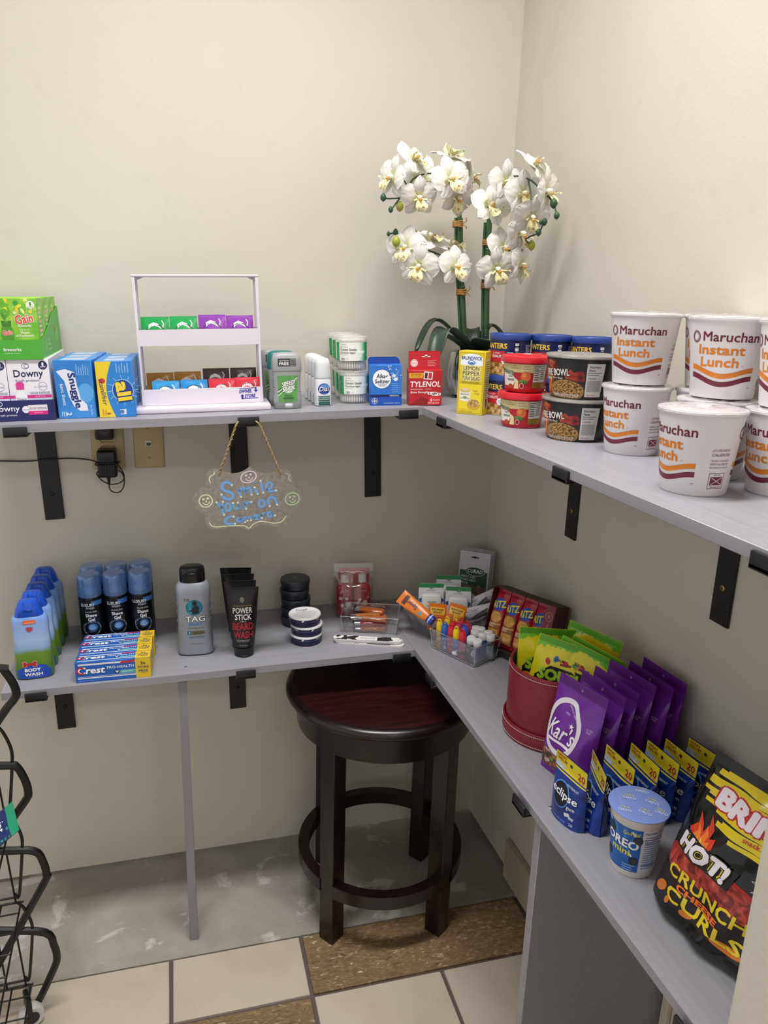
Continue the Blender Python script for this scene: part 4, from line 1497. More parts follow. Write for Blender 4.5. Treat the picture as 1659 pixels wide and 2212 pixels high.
a.ell(-0.0235, 0.0095, 0.0062, 0.0062, '#e6edf6', 2).ell(-0.0235, 0.0095, 0.0054, 0.0054, '#16306e', 3).rect(-0.0243, 0.0050, -0.0227, 0.0140, '#e6edf6', 4).rect(-0.028, 0.0087, -0.019, 0.0103, '#e6edf6', 4)
a.text('EFFERVESCENT TABLETS', 0.0125, 0.0045, w=0.034, h=0.0026, col='#a9c8f0')
rnd = random.Random(2)
for i in range(30):
    a.ell(0.016 + rnd.gauss(0, 0.006), 0.062 + rnd.gauss(0, 0.008), *([rnd.uniform(0.0006, 0.0022)] * 2), '#9cc2ee', 2, 8)
a.ell(0.020, 0.0535, 0.0042, 0.0036, '#dfe9f6', 3).ell(0.0165, 0.0610, 0.0040, 0.0034, '#cfe0f4', 3)
for i in range(5):
    a.rect(0.011 + 0.001 * (i % 3), 0.0440 - i * 0.0042, 0.025, 0.0452 - i * 0.0042, '#6ea6e6', 2)
a.build('front_print', t0, front(-d / 2))
copy_tree(t0, 'blue antacid tablet box standing behind its twin', FBU @ T3(-0.3530, -0.2135, 0.0002, -8))

RED = M('#b81f2c', 0.35)
t0 = thing('pain_reliever_box', 'red pain reliever box with hang tab, in front', 'box', FBU @ T3(-0.2795, -0.2635, 0.0002, -9), 'red pain reliever boxes')
w, d, h = 0.0690, 0.028, 0.0715
carton_parts(t0, w, d, h, RED)
T = T3(0, d / 2 - 0.0006, h - 0.0003, 0, 90)
b = MB()
b.prism([(-w / 2 + 0.004, 0), (w / 2, 0), (w / 2, 0.035), (-w / 2 + 0.004, 0.035)], -0.0005, 0.0005, M('#c02434', 0.35), T)
b.build('hang_tab', t0)
a = Art()
a.rect(-0.004, 0.0245, 0.014, 0.0268, '#e7dcd6', 1).ell(0.005, 0.0268, 0.0034, 0.0028, '#e7dcd6', 1)
a.ell(-0.020, 0.0125, 0.0078, 0.0078, '#eee6e4', 1).ring(-0.020, 0.0125, 0.0066, 0.0066, 0.0006, '#c9363f', 2).text('PAIN', -0.020, 0.0125, w=0.009, h=0.0020, col='#c9363f')
for i in range(4):
    a.rect(0.0085, 0.0160 - i * 0.0032, 0.027 - 0.003 * (i % 2), 0.0172 - i * 0.0032, '#e79aa0', 1)
a.build('tab_print', t0, flat((0, d / 2 - 0.0012, h), (1, 0, 0), (0, 0, 1)))
a = Art()
a.poly([(-0.0340, 0.0560), (-0.006, 0.0560), (-0.003, 0.0665), (-0.0340, 0.0665)], '#e8a52a', 1)
a.text('GO PACKS', -0.0190, 0.0632, w=0.022, h=0.0032, col='#a3241f', bold=0.02, l=2).text('travel size', -0.0190, 0.0588, w=0.018, h=0.0022, col='#a3241f', l=2)
a.rect(-0.0035, 0.0530, 0.0150, 0.0690, '#f0e9ea', 2, rot=-6).rect(-0.0015, 0.0552, 0.0040, 0.0670, '#3a2226', 3, rot=-6).rect(0.0060, 0.0548, 0.0130, 0.0668, '#c0303c', 3, rot=-6)
a.text('TYLENOL', 0.0000, 0.0435, w=0.0630, h=0.0115, col='#fbf6f6', bold=0.02, shear=0.12, l=3)
a.text('Acetaminophen', -0.0180, 0.0330, w=0.0265, h=0.0032, col='#f2dada', bold=0.01).text('tablets', 0.006, 0.0335, w=0.014, h=0.0026, col='#e7b0b0')
a.text('Extra Strength', -0.0125, 0.0265, w=0.0370, h=0.0052, col='#fbf6f6', bold=0.02, shear=0.2)
a.poly([(-0.034, 0.0005), (0.006, 0.0005), (0.011, 0.0105), (-0.010, 0.0180), (-0.022, 0.0080)], '#8f1722', 1)
a.poly([(0.004, 0.0010), (0.0285, 0.0010), (0.0330, 0.0180), (0.009, 0.0180)], '#d8303a', 2)
a.text('6', 0.0125, 0.0110, w=0.0035, h=0.0062, col='#ffffff', bold=0.02).text('Caplets', 0.0230, 0.0105, w=0.0140, h=0.0036, col='#ffffff').text('500 mg each', 0.0170, 0.0045, w=0.0230, h=0.0030, col='#ffffff', shear=0.2)
for (u, v) in ((0.0145, 0.0245), (0.0225, 0.0225)):
    a.rect(u - 0.007, v - 0.0030, u + 0.007, v + 0.0030, '#f6f2f2', 4).ell(u - 0.007, v, 0.003, 0.003, '#f6f2f2', 4, 14).ell(u + 0.007, v, 0.003, 0.003, '#f6f2f2', 4, 14)
a.build('front_print', t0, front(-d / 2))
a = Art()
a.rect(-0.010, 0.004, 0.010, 0.065, '#e6dede', 1)
for i in range(12):
    a.rect(-0.009, 0.008 + i * 0.0046, 0.009, 0.010 + i * 0.0046, '#7a6a6a', 2)
a.build('side_print', t0, right_face(w))
copy_tree(t0, 'red pain reliever box with hang tab, standing behind its twin', FBU @ T3(-0.2715, -0.2330, 0.0002, -9))

# ================================================================== ORCHID IN THE CORNER
t = thing('potted_orchid', 'tall white orchid with two green stems in a silver pot', 'plant', T3(-0.128, -0.135, 1.2422))
CHROME = M('#c9c9c9', 0.18, 1.0)
b = MB()
V, F = [], []
prof = [(0.040, 0.0), (0.052, 0.006), (0.060, 0.025), (0.0625, 0.050), (0.060, 0.080), (0.056, 0.100), (0.053, 0.100), (0.050, 0.085)]
nn = 72
for r_, z in prof:
    for k in range(nn):
        q = 2 * PI * k / nn
        rr = r_ * (1 + 0.022 * math.cos(18 * q))
        V.append((rr * math.cos(q), rr * math.sin(q), z))
for i in range(len(prof) - 1):
    for k in range(nn):
        F.append([i * nn + k, i * nn + (k + 1) % nn, (i + 1) * nn + (k + 1) % nn, (i + 1) * nn + k])
F.append(list(range(nn))[::-1])
b.add(V, F, CHROME)
b.build('pot', t)
MB().lathe([(0, 0.090), (0.03, 0.091), (0.0505, 0.086)], noisy('potting_moss', 120, [(0.3, '#1a1612'), (0.7, '#3a3226')], bump=0.8, bdist=0.004), 32).build('moss', t)
PO = Vector((-0.128, -0.135, 1.2422))
STEM = noisy('orchid_stem', 60, [(0.3, '#2c4a2f'), (0.7, '#48703f')], rough=0.45, stretch=(1, 1, 0.3))
STK = noisy('brown_stake', 80, [(0.3, '#5c4630'), (0.7, '#7d6546')], rough=0.7, stretch=(1, 1, 0.2))


def rel(p):
    return Vector(p) - PO


sL = [(-0.146, -0.130, 1.325), (-0.151, -0.126, 1.357), (-0.163, -0.125, 1.462), (-0.173, -0.125, 1.540), (-0.179, -0.126, 1.625), (-0.188, -0.128, 1.665)]
sR = [(-0.102, -0.132, 1.325), (-0.099, -0.128, 1.357), (-0.105, -0.127, 1.464), (-0.109, -0.127, 1.543), (-0.110, -0.127, 1.619), (-0.112, -0.130, 1.665)]
for S_ in (sL, sR):
    b = MB()
    b.tube(smooth([rel(p) for p in S_], 5), 0.0052, STEM, 10)
    for p in S_[1:]:
        b.lathe([(0.0050, -0.003), (0.0066, 0), (0.0050, 0.003)], STEM, 10, Matrix.Translation(rel(p) + Vector((0, 0, 0.02))))
    b.build('stem', t)
    b = MB()
    b.tube([rel(Vector(p) + Vector((0.0065, 0.006, 0))) for p in S_[:-1]], 0.0038, STK, 8)
    b.tube([rel(Vector(p) + Vector((-0.0055, 0.008, 0))) for p in S_[:-1]], 0.0034, STEM, 8)
    b.build('stake', t)
RAF = noisy('raffia', 200, [(0.3, '#a9763f'), (0.7, '#c99a5c')], rough=0.8)
for p in ((-0.181, -0.126, 1.613), (-0.164, -0.126, 1.472), (-0.1085, -0.127, 1.578), (-0.106, -0.127, 1.487)):
    b = MB()
    c_ = rel(p)
    for i in range(4):
        b.tube([c_ + Vector((0.0105 * math.cos(q), 0.004 + 0.0125 * math.sin(q), -0.006 + i * 0.0035 + 0.001 * math.sin(q * 2 + i))) for q in np.linspace(0, 2 * PI, 15)[:-1]], 0.0014, RAF, 6, True)
    b.tube([c_ + Vector((0.010, -0.004, 0)), c_ + Vector((0.015, -0.009, 0.006)), c_ + Vector((0.013, -0.010, 0.012))], 0.0013, RAF, 5)
    b.tube([c_ + Vector((0.010, -0.004, -0.002)), c_ + Vector((0.014, -0.010, -0.006)), c_ + Vector((0.016, -0.008, -0.010))], 0.0013, RAF, 5)
    b.build('raffia_tie', t)

LEAFM = noisy('orchid_leaf', 12, [(0.3, '#28382f'), (0.7, '#3b5143')], rough=0.35)


def leaf(p0, p1, p2, wid, nm='leaf'):
    """strap leaf along a bend p0-p1-p2"""
    P = smooth([rel(p0), rel(p1), rel(p2)], 8)
    V, F = [], []
    n = len(P)
    for i, p in enumerate(P):
        f_ = i / (n - 1)
        d = (P[min(i + 1, n - 1)] - P[max(i - 1, 0)]).normalized()
        sd = d.cross(Vector((0, 0, 1)))
        sd = sd.normalized() if sd.length > 1e-3 else Vector((1, 0, 0))
        up = sd.cross(d)
        w_ = wid * (0.35 + 0.65 * math.sin(PI * min(1, 0.18 + f_ * 0.74))) * (1 if f_ < 0.8 else math.sqrt(max(0.02, 1 - ((f_ - 0.8) / 0.2) ** 2)))
        for off, hh in ((-1, 0.006), (-0.5, 0.002), (0, 0), (0.5, 0.002), (1, 0.006)):
            V.append(p + sd * off * w_ + up * hh)
    for i in range(n - 1):
        for k in range(4):
            a_ = i * 5 + k
            F.append([a_, a_ + 1, a_ + 6, a_ + 5])
    b = MB().add(V, F, LEAFM)
    o = b.build(nm, t)
    m = o.modifiers.new('th', 'SOLIDIFY')
    m.thickness = 0.0012
    return o


leaf((-0.140, -0.140, 1.345), (-0.215, -0.165, 1.392), (-0.247, -0.190, 1.325), 0.023)
leaf((-0.118, -0.145, 1.345), (-0.130, -0.205, 1.372), (-0.100, -0.225, 1.352), 0.030)
leaf((-0.145, -0.125, 1.345), (-0.215, -0.110, 1.408), (-0.262, -0.120, 1.340), 0.014)
leaf((-0.115, -0.120, 1.345), (-0.085, -0.120, 1.398), (-0.058, -0.135, 1.370), 0.021)
leaf((-0.130, -0.120, 1.345), (-0.120, -0.085, 1.39), (-0.11, -0.05, 1.36), 0.020)
leaf((-0.148, -0.130, 1.345), (-0.218, -0.145, 1.375), (-0.240, -0.155, 1.300), 0.017)


def petal_mat():
    m, nt, b = newmat('white_petal')
    v = coords(nt)
    sx = N(nt, 'ShaderNodeVectorMath', operation='LENGTH')
    nt.links.new(v, sx.inputs[0])
    nt.links.new(ramp(nt, sx.outputs['Value'], [(0.006, '#d4d8a0'), (0.018, '#e6e4de'), (0.06, '#eae8e5')]), b.inputs['Base Color'])
    b.inputs['Roughness'].default_value = 0.55
    b.inputs['Subsurface Weight'].default_value = 0.25
    b.inputs['Subsurface Radius'].default_value = (0.01, 0.01, 0.009)
    return m


PET = petal_mat()


def petal_mesh(L, W, curl):
    V, F = [], []
    n, m = 9, 8
    for i in range(n + 1):
        f_ = i / n
        w_ = W * (math.sin(PI * min(1, f_ ** 0.75)) ** 0.6 if 0 < f_ < 1 else 0.03) * (0.55 + 0.45 * min(1, f_ * 1.6))
        for k in range(m + 1):
            s_ = k / m * 2 - 1
            x = s_ * w_
            y = L * (0.06 + 0.94 * f_)
            z = -curl * f_ * f_ * L + 0.10 * L * (1 - s_ * s_) * math.sin(PI * f_) + 0.0015 * math.sin(9 * s_ + 7 * f_)
            V.append((x, y, z))
    for i in range(n):
        for k in range(m):
            a_ = i * (m + 1) + k
            F.append([a_, a_ + 1, a_ + m + 2, a_ + m + 1])
    return V, F


def me_of(V, F, mat, name):
    o = MB().add(V, F, mat).build(name, sharp=80)
    me = o.data
    bpy.data.objects.remove(o)
    return me


ME_BIG = me_of(*petal_mesh(0.050, 0.029, 0.10), PET, 'petal')
ME_SEP = me_of(*petal_mesh(0.047, 0.019, 0.16), PET, 'petal')


def lip_mesh():
    b = MB()
    YL = noisy('orchid_lip', 160, [(0.40, '#e9e6a0'), (0.55, '#f0eec8'), (0.66, '#a9785c')], rough=0.5)
    OR = M('#d99a2e', 0.5)
    b.lathe([(0, 0.014), (0.003, 0.0125), (0.004, 0.008), (0.003, 0.0)], M('#f2efe0', 0.5), 10)
    for sx in (-1, 1):
        V, F = [], []
        for i in range(6):
            f_ = i / 5
            for k in range(5):
                s_ = k / 4
                V.append((sx * (0.003 + 0.013 * math.sin(PI * 0.6 * f_) + 0.003 * s_), -0.002 - 0.010 * s_ + 0.014 * f_ * (s_ - 0.3), 0.002 + 0.017 * f_ + 0.004 * math.sin(4 * s_)))
        for i in range(5):
            for k in range(4):
                a_ = i * 5 + k
                F.append([a_, a_ + 1, a_ + 6, a_ + 5])
        b.add(V, F, YL)
    V, F = [], []
    for i in range(7):
        f_ = i / 6
        w_ = 0.004 + 0.009 * math.sin(PI * f_) ** 0.8 * (1 if f_ < 0.75 else 1.25)
        for k in range(5):
            s_ = k / 2 - 1
            V.append((s_ * w_, -0.004 - 0.022 * f_, 0.005 + 0.011 * math.sin(PI * 0.8 * f_) + 0.003 * s_ * s_))
    for i in range(6):
        for k in range(4):
            a_ = i * 5 + k
            F.append([a_, a_ + 1, a_ + 6, a_ + 5])
    b.add(V, F, YL)
    b.lathe([(0, 0.004), (0.0028, 0.002), (0.003, -0.001), (0, -0.003)], OR, 8, T3(0, -0.004, 0.012))
    b.v = [(x * 1.25, y * 1.25, z * 1.25) for x, y, z in b.v]
    o = b.build('flower', sharp=80)
    me = o.data
    bpy.data.objects.remove(o)
    return me


ME_LIP = lip_mesh()
FL = [((-0.303, -0.160, 1.728), (0.5, -0.6, 0.5)), ((-0.350, -0.188, 1.687), (-0.9, -0.3, 0.1)), ((-0.262, -0.111, 1.702), (-0.3, -0.9, 0.1)),
      ((-0.297, -0.190, 1.654), (0.1, -0.95, -0.2)), ((-0.239, -0.212, 1.690), (0.1, -0.95, 0.1)), ((-0.203, -0.123, 1.740), (0.2, -0.2, 0.95)),
      ((-0.209, -0.183, 1.660), (0.2, -0.8, -0.4)), ((-0.163, -0.124, 1.707), (0.9, -0.3, 0.2)), ((-0.148, -0.215, 1.643), (0.1, -0.8, 0.3)),
      ((-0.128, -0.236, 1.687), (0.35, -0.9, 0.1)), ((-0.099, -0.287, 1.715), (0.5, -0.5, 0.7)), ((-0.102, -0.267, 1.665), (0.1, -0.95, 0)),
      ((-0.095, -0.347, 1.661), (0.6, -0.8, 0)), ((-0.101, -0.307, 1.620), (0.1, -0.85, -0.4)), ((-0.312, -0.169, 1.558), (-0.6, -0.75, 0)),
      ((-0.249, -0.151, 1.575), (0.1, -0.5, 0.8)), ((-0.289, -0.190, 1.522), (-0.5, -0.8, -0.2)), ((-0.197, -0.133, 1.564), (0.3, -0.4, 0.8)),
      ((-0.218, -0.213, 1.523), (0.2, -0.95, 0.1)), ((-0.115, -0.216, 1.561), (0.3, -0.9, 0.2)), ((-0.107, -0.276, 1.590), (0.5, -0.8, -0.2)),
      ((-0.135, -0.235, 1.521), (0.1, -0.9, -0.2)), ((-0.097, -0.267, 1.529), (0.6, -0.8, -0.1))]
BD = [(-0.370, -0.187, 1.648, 1.1), (-0.354, -0.188, 1.626, 0.9), (-0.335, -0.188, 1.633, 1.4), (-0.348, -0.158, 1.582, 0.7), (-0.333, -0.159, 1.586, 1.0),
      (-0.337, -0.178, 1.566, 1.6), (-0.294, -0.160, 1.585, 1.4), (-0.086, -0.367, 1.637, 1.3), (-0.083, -0.377, 1.615, 1.0), (-0.081, -0.327, 1.607, 1.0),
      (-0.087, -0.317, 1.588, 1.0), (-0.085, -0.287, 1.565, 1.4), (-0.089, -0.327, 1.606, 0.7)]
rf = random.Random(12)
for i, (p, d) in enumerate(FL):
    n = Vector(d).normalized()
    upv = Vector((0, 0, 1)) if abs(n.z) < 0.85 else Vector((0, 1, 0))
    x = upv.cross(n).normalized()
    y = n.cross(x)
    rot = Matrix(((x.x, y.x, n.x), (x.y, y.y, n.y), (x.z, y.z, n.z))).to_4x4() @ Matrix.Rotation(R(rf.uniform(-18, 18)), 4, 'Z')
    o = bpy.data.objects.new('flower', ME_LIP)
    COL.objects.link(o)
    o.parent = t
    o.matrix_local = Matrix.Translation(rel(p)) @ rot @ Matrix.Scale(rf.uniform(0.84, 0.98), 4)
    for ang, me_, tilt in ((0, ME_SEP, 8), (78, ME_BIG, 4), (-78, ME_BIG, 4), (142, ME_SEP, 8), (-142, ME_SEP, 8)):
        q = bpy.data.objects.new('petal', me_)
        COL.objects.link(q)
        q.parent = o
        q.matrix_local = Matrix.Rotation(R(ang + rf.uniform(-6, 6)), 4, 'Z') @ Matrix.Rotation(R(tilt + rf.uniform(-6, 10)), 4, 'X') @ Matrix.Translation((0, 0, -0.001 if me_ == ME_SEP else 0.001))
TW = M('#35513a', 0.5)


def twig(pts, r=0.0017):
    MB().tube(smooth([rel(p) for p in pts], 5), r, TW, 7).build('flower_stalk', t)


twig([(-0.186, -0.128, 1.655), (-0.212, -0.145, 1.690), (-0.255, -0.150, 1.705), (-0.300, -0.165, 1.690), (-0.325, -0.178, 1.655), (-0.356, -0.187, 1.647), (-0.368, -0.187, 1.648)])
twig([(-0.330, -0.180, 1.653), (-0.342, -0.186, 1.640), (-0.353, -0.188, 1.626)])
twig([(-0.325, -0.178, 1.655), (-0.318, -0.18, 1.672), (-0.333, -0.185, 1.69)])
twig([(-0.200, -0.140, 1.675), (-0.215, -0.17, 1.68), (-0.235, -0.205, 1.688)])
twig([(-0.190, -0.130, 1.660), (-0.200, -0.125, 1.70), (-0.203, -0.123, 1.735)])
twig([(-0.166, -0.126, 1.480), (-0.195, -0.15, 1.520), (-0.235, -0.165, 1.545), (-0.275, -0.165, 1.557), (-0.310, -0.165, 1.575), (-0.333, -0.160, 1.584), (-0.347, -0.158, 1.582)])
twig([(-0.300, -0.165, 1.570), (-0.296, -0.161, 1.584)])
twig([(-0.195, -0.15, 1.520), (-0.21, -0.19, 1.522), (-0.218, -0.208, 1.523)])
twig([(-0.245, -0.165, 1.548), (-0.27, -0.18, 1.535), (-0.289, -0.186, 1.523)])
twig([(-0.112, -0.130, 1.655), (-0.115, -0.165, 1.685), (-0.112, -0.220, 1.700), (-0.100, -0.280, 1.690), (-0.092, -0.335, 1.660), (-0.085, -0.362, 1.640), (-0.083, -0.376, 1.617)])
twig([(-0.112, -0.130, 1.630), (-0.130, -0.175, 1.632), (-0.147, -0.210, 1.640)])
twig([(-0.107, -0.127, 1.500), (-0.110, -0.180, 1.535), (-0.105, -0.240, 1.560), (-0.095, -0.290, 1.580), (-0.087, -0.317, 1.588), (-0.082, -0.327, 1.607)])
twig([(-0.110, -0.180, 1.535), (-0.125, -0.22, 1.525), (-0.134, -0.232, 1.521)])
twig([(-0.103, -0.250, 1.562), (-0.097, -0.262, 1.535)])
twig([(-0.098, -0.285, 1.575), (-0.088, -0.287, 1.567)])
twig([(-0.100, -0.280, 1.690), (-0.101, -0.300, 1.655), (-0.101, -0.304, 1.622)])
for x, y, z, s_ in BD:
    col = M('#9aa03a', 0.45) if s_ >= 1.4 else M('#2f5238', 0.45)
    MB().lathe([(0, -0.0075 * s_), (0.0040 * s_, -0.0045 * s_), (0.0058 * s_, 0.0), (0.0046 * s_, 0.004 * s_), (0.0016 * s_, 0.0072 * s_), (0, 0.008 * s_)], col, 14, Matrix.Translation(rel((x, y, z)))).build('bud', t)

# ================================================================== UPPER RIGHT SHELF
# ---- yellow tuna carton, white carton behind
YEL = M('#d9c214', 0.35)
t = thing('tuna_carton', 'tall yellow carton of tuna salad near the inner shelf corner', 'box', FRU @ T3(-0.2355, -0.3835, 0.0002, -43.6))
w, d, h = 0.0535, 0.034, 0.1205
carton_parts(t, w, d, h, YEL)
a = Art()
a.poly([(-0.0225, 0.094), (0.0225, 0.094), (0.0225, 0.109), (0.012, 0.1145), (0.0, 0.116), (-0.012, 0.1145), (-0.0225, 0.109)], '#e6ecf4', 1)
a.text('BRUNSWICK', 0.0, 0.1075, w=0.042, h=0.0065, col='#1d2f74', bold=0.02)
a.ell(0.0, 0.0990, 0.0080, 0.0044, '#4f86c4', 2).ell(0.0, 0.0992, 0.0050, 0.0028, '#e6ecf4', 3).ell(0.0, 0.0985, 0.0042, 0.0016, '#2f5aa0', 4)
a.rect(-0.0185, 0.0640, 0.0185, 0.0940, '#d9d08a', 1).rect(-0.0225, 0.0585, 0.0225, 0.0635, '#c2a912', 2)
a.text('LEMON', 0, 0.0885, w=0.032, h=0.0075, col='#3c3a2c', bold=0.0).text('PEPPER', 0, 0.0790, w=0.034, h=0.0075, col='#3c3a2c').text('TUNA SALAD', 0, 0.0695, w=0.036, h=0.0075, col='#3c3a2c')
a.text('WITH CRACKERS', 0, 0.0610, w=0.034, h=0.0030, col='#5c5212')
a.rect(-0.0225, 0.0100, 0.0225, 0.0585, '#e6d022', 1)
a.poly([(-0.021, 0.029), (0.001, 0.029), (0.001, 0.046), (-0.021, 0.046)], '#e9e6d8', 3).ell(-0.010, 0.029, 0.011, 0.0045, '#e9e6d8', 3).ell(-0.010, 0.046, 0.011, 0.0040, '#c9b27a', 4).ell(-0.010, 0.048, 0.008, 0.003, '#dcc79a', 5)
a.text('BRUNSWICK', -0.010, 0.0385, w=0.017, h=0.0035, col='#24407e', l=5).ell(-0.010, 0.0325, 0.004, 0.0024, '#7c9a5a', 4)
PASTA = cells('pasta_print', 260, [(0.1, '#e9d7a8'), (0.5, '#c09a4e'), (0.9, '#8a6428')], bump=0)
a.ell(0.008, 0.0185, 0.0135, 0.0080, '#caa02a', 3).ell(0.008, 0.0225, 0.0110, 0.0072, PASTA, 4)
a.text('Ready', 0.010, 0.0460, w=0.010, h=0.0036, col='#8a7a1c', shear=0.3).text('To Eat', 0.014, 0.0410, w=0.010, h=0.0036, col='#8a7a1c', shear=0.3)
a.text('NET WT 2.6 oz (88 g)', -0.006, 0.0055, w=0.024, h=0.0022, col='#8a7a1c')
for (u0, v0, u1, v1) in ((-0.0245, 0.003, -0.0240, 0.117), (0.0240, 0.003, 0.0245, 0.117), (-0.0245, 0.003, 0.0245, 0.0035), (-0.0245, 0.117, 0.0245, 0.1175)):
    a.rect(u0, v0, u1, v1, '#8f7f14', 2)
a.build('front_print', t, front(-d / 2))
a = Art()
a.rect(-0.011, 0.012, 0.011, 0.108, '#d9d0a4', 1).lines(-0.009, 0.100, 0.009, 18, 0.0042, 0.0016, '#6c6438', seed=4)
a.ell(0.0, 0.022, 0.005, 0.009, '#6b5a3a', 2)
a.build('side_print', t, right_face(w))
t = thing('small_carton', 'small white carton with teal stripes, mostly hidden behind the tuna carton', 'box', FRU @ T3(-0.2252, -0.3547, 0.0002, -43.6))
carton_parts(t, 0.036, 0.020, 0.078, M('#d6dcdc', 0.4))
a = Art()
a.rect(-0.0178, 0.022, 0.0178, 0.028, '#3fae9a', 1).rect(-0.0178, 0.017, 0.0178, 0.0215, '#b8c83a', 1).rect(-0.0178, 0.004, 0.0178, 0.010, '#9aa4a8', 1)
a.build('front_print', t, front(-0.010))

# ---- peanut cans, three stacks of two
CAN = M('#1a2452', 0.3)
NUT = cells('peanut_print', 130, [(0.0, '#e8cf9c'), (0.45, '#c99a58'), (0.8, '#7a4c22')], rough=0.4, bump=0)
pr = [(0.0385, 0.0), (0.0388, 0.003), (0.0385, 0.066), (0.0388, 0.068)]
t0 = thing('peanut_can', 'navy peanut can under the left top one, half behind the tuna carton', 'can', FRU @ T3(-0.1650, -0.3880, 0.0002, 0), 'navy peanut cans')
MB().lathe([(0, 0.0005), (0.0375, 0.0005)] + pr, CAN, 48).build('can', t0)
MB().lathe([(0.0396, 0.0655), (0.0400, 0.067), (0.0400, 0.0755), (0.0390, 0.0770), (0.0365, 0.0770), (0.0360, 0.0755), (0, 0.0755)], M('#27408c', 0.32), 48).build('lid', t0)
MB().lathe([(0.0392, 0.0), (0.0394, 0.0012), (0.0390, 0.0022)], M('#b9b29a', 0.3, 0.8), 48).build('rim', t0)
a = Art()
a.poly([(-0.075, 0.002), (0.012, 0.002), (0.013, 0.012), (0.006, 0.018), (-0.004, 0.023), (-0.02, 0.024), (-0.04, 0.020), (-0.075, 0.018)], NUT, 3)
a.rect(-0.075, 0.012, 0.002, 0.0450, '#b81c2c', 1).poly([(0.002, 0.012), (0.005, 0.030), (0.002, 0.045)], '#b81c2c', 1)
a.text('PLANTERS', -0.024, 0.0545, w=0.060, h=0.0098, col='#e6c234', bold=0.03)
a.text('CLASSIC', -0.016, 0.0410, w=0.018, h=0.0032, col='#f2dfe0').text('PEANUTS', -0.014, 0.0350, w=0.026, h=0.0055, col='#f8f2f2', bold=0.02)
a.ell(0.004, 0.0270, 0.0070, 0.0070, '#e9eaf0', 4).text('NEW', 0.004, 0.0285, w=0.008, h=0.002, col='#27408c', l=5).text('SIZE', 0.004, 0.0250, w=0.008, h=0.002, col='#27408c', l=5)
for i in range(3):
    a.rect(0.0215, 0.0555 - i * 0.0090, 0.0285, 0.0600 - i * 0.0090, '#e6e8ee', 2).text(['170', '1.5', '100'][i], 0.025, 0.0578 - i * 0.0090, w=0.005, h=0.0024, col='#1a2452')
    a.rect(0.0225, 0.0528 - i * 0.0090, 0.0275, 0.0538 - i * 0.0090, '#c9ccd8', 2)
a.lines(0.0065, 0.0420, 0.0190, 4, 0.0022, 0.0011, '#c9ccd8')
a.rect(0.0445, 0.012, 0.0640, 0.0600, '#232e60', 1).text('Nutrition', 0.0530, 0.0560, w=0.0150, h=0.0032, col='#e2e4ec').text('Facts', 0.0505, 0.0515, w=0.0100, h=0.0032, col='#e2e4ec')
a.lines(0.0455, 0.0470, 0.0630, 10, 0.0036, 0.0014, '#b6bad0', seed=3)
for i in range(14):
    a.rect(0.0650 + i * 0.001, 0.018, 0.0654 + i * 0.001, 0.058, '#dfe0e8', 2)
a.build('label', t0, cylmap(pr, 0.0387), 0.007)
spots = [(-0.1650, -0.3880, -46), (-0.0920, -0.4200, -46), (-0.0420, -0.4850, -46)]
nm = ['left', 'middle', 'right']
for i, (x, y, rz) in enumerate(spots):
    lb = 'navy peanut can under the left top one, half behind the tuna carton' if i == 0 else ('navy peanut can under the middle top one, behind the red tubs' if i == 1 else 'navy peanut can under the right top one, behind the black bowls')
    if i == 0:
        t0.matrix_world = FRU @ T3(x - 0.004, y - 0.002, 0.0002, rz)
    else:
        copy_tree(t0, lb, FRU @ T3(x, y, 0.0002, rz))
    copy_tree(t0, f'navy peanut can with blue lid, {nm[i]} of the three on top', FRU @ T3(x, y, 0.0776, rz + 2))

# ---- red-lidded microwave tubs
REDP = M('#b51a26', 0.3)
pr = [(0.0330, 0.0), (0.0345, 0.002), (0.0400, 0.050)]
t0 = thing('pasta_tub', 'red-lidded microwave pasta tub, bottom of the stack of two', 'tub', FRU @ T3(-0.2060, -0.5360, 0.0002, -44), 'microwave pasta tubs')
MB().lathe([(0, 0.0005), (0.0325, 0.0005)] + pr, REDP, 48).build('tub', t0)
MB().lathe([(0.0405, 0.0500), (0.0445, 0.0505), (0.0448, 0.0585), (0.0435, 0.0610), (0.0400, 0.0618), (0.0390, 0.0605), (0, 0.0605)], M('#c81e2e', 0.28), 48).build('lid', t0)
b = MB()
for k in range(3):
    q = R(120 * k)
    b.tube([(0.02 * math.cos(q + u_) + 0.004, 0.02 * math.sin(q + u_), 0.0608) for u_ in np.linspace(-0.8, 0.8, 9)], 0.0011, M('#c81e2e', 0.28), 6)
b.build('lid_ridges', t0)
a = Art()
a.rect(-0.050, 0.034, 0.050, 0.0480, '#d6c48c', 1).rect(-0.050, 0.004, 0.050, 0.034, '#b51a26', 1)
a.poly([(-0.040, 0.010), (-0.014, 0.010), (-0.008, 0.022), (-0.016, 0.032), (-0.040, 0.036)], '#e9e6da', 2)
a.text('BOYARDEE', -0.030, 0.0345, w=0.036, h=0.0070, col='#2f5a34', bold=0.04, rot=-6, l=4, outline=('#e6e6d0', 0.03), ol=3)
a.text('beef', -0.018, 0.0275, w=0.010, h=0.004, col='#333333', l=4).text('ravioli', -0.019, 0.0215, w=0.016, h=0.005, col='#333333', bold=0.02, l=4)
a.ell(0.0105, 0.0270, 0.0088, 0.0088, '#d9692e', 3).ell(0.008, 0.0295, 0.004, 0.004, '#e88a4c', 4)
a.ell(0.004, 0.0190, 0.0048, 0.0030, '#4f8a3a', 5).ell(0.0095, 0.0175, 0.0042, 0.0028, '#3f7a30', 5)
a.poly([(-0.012, 0.006), (-0.002, 0.006), (-0.003, 0.020), (-0.008, 0.024)], '#e0d2a0', 4).ell(-0.019, 0.0095, 0.0060, 0.0042, '#b0441e', 4)
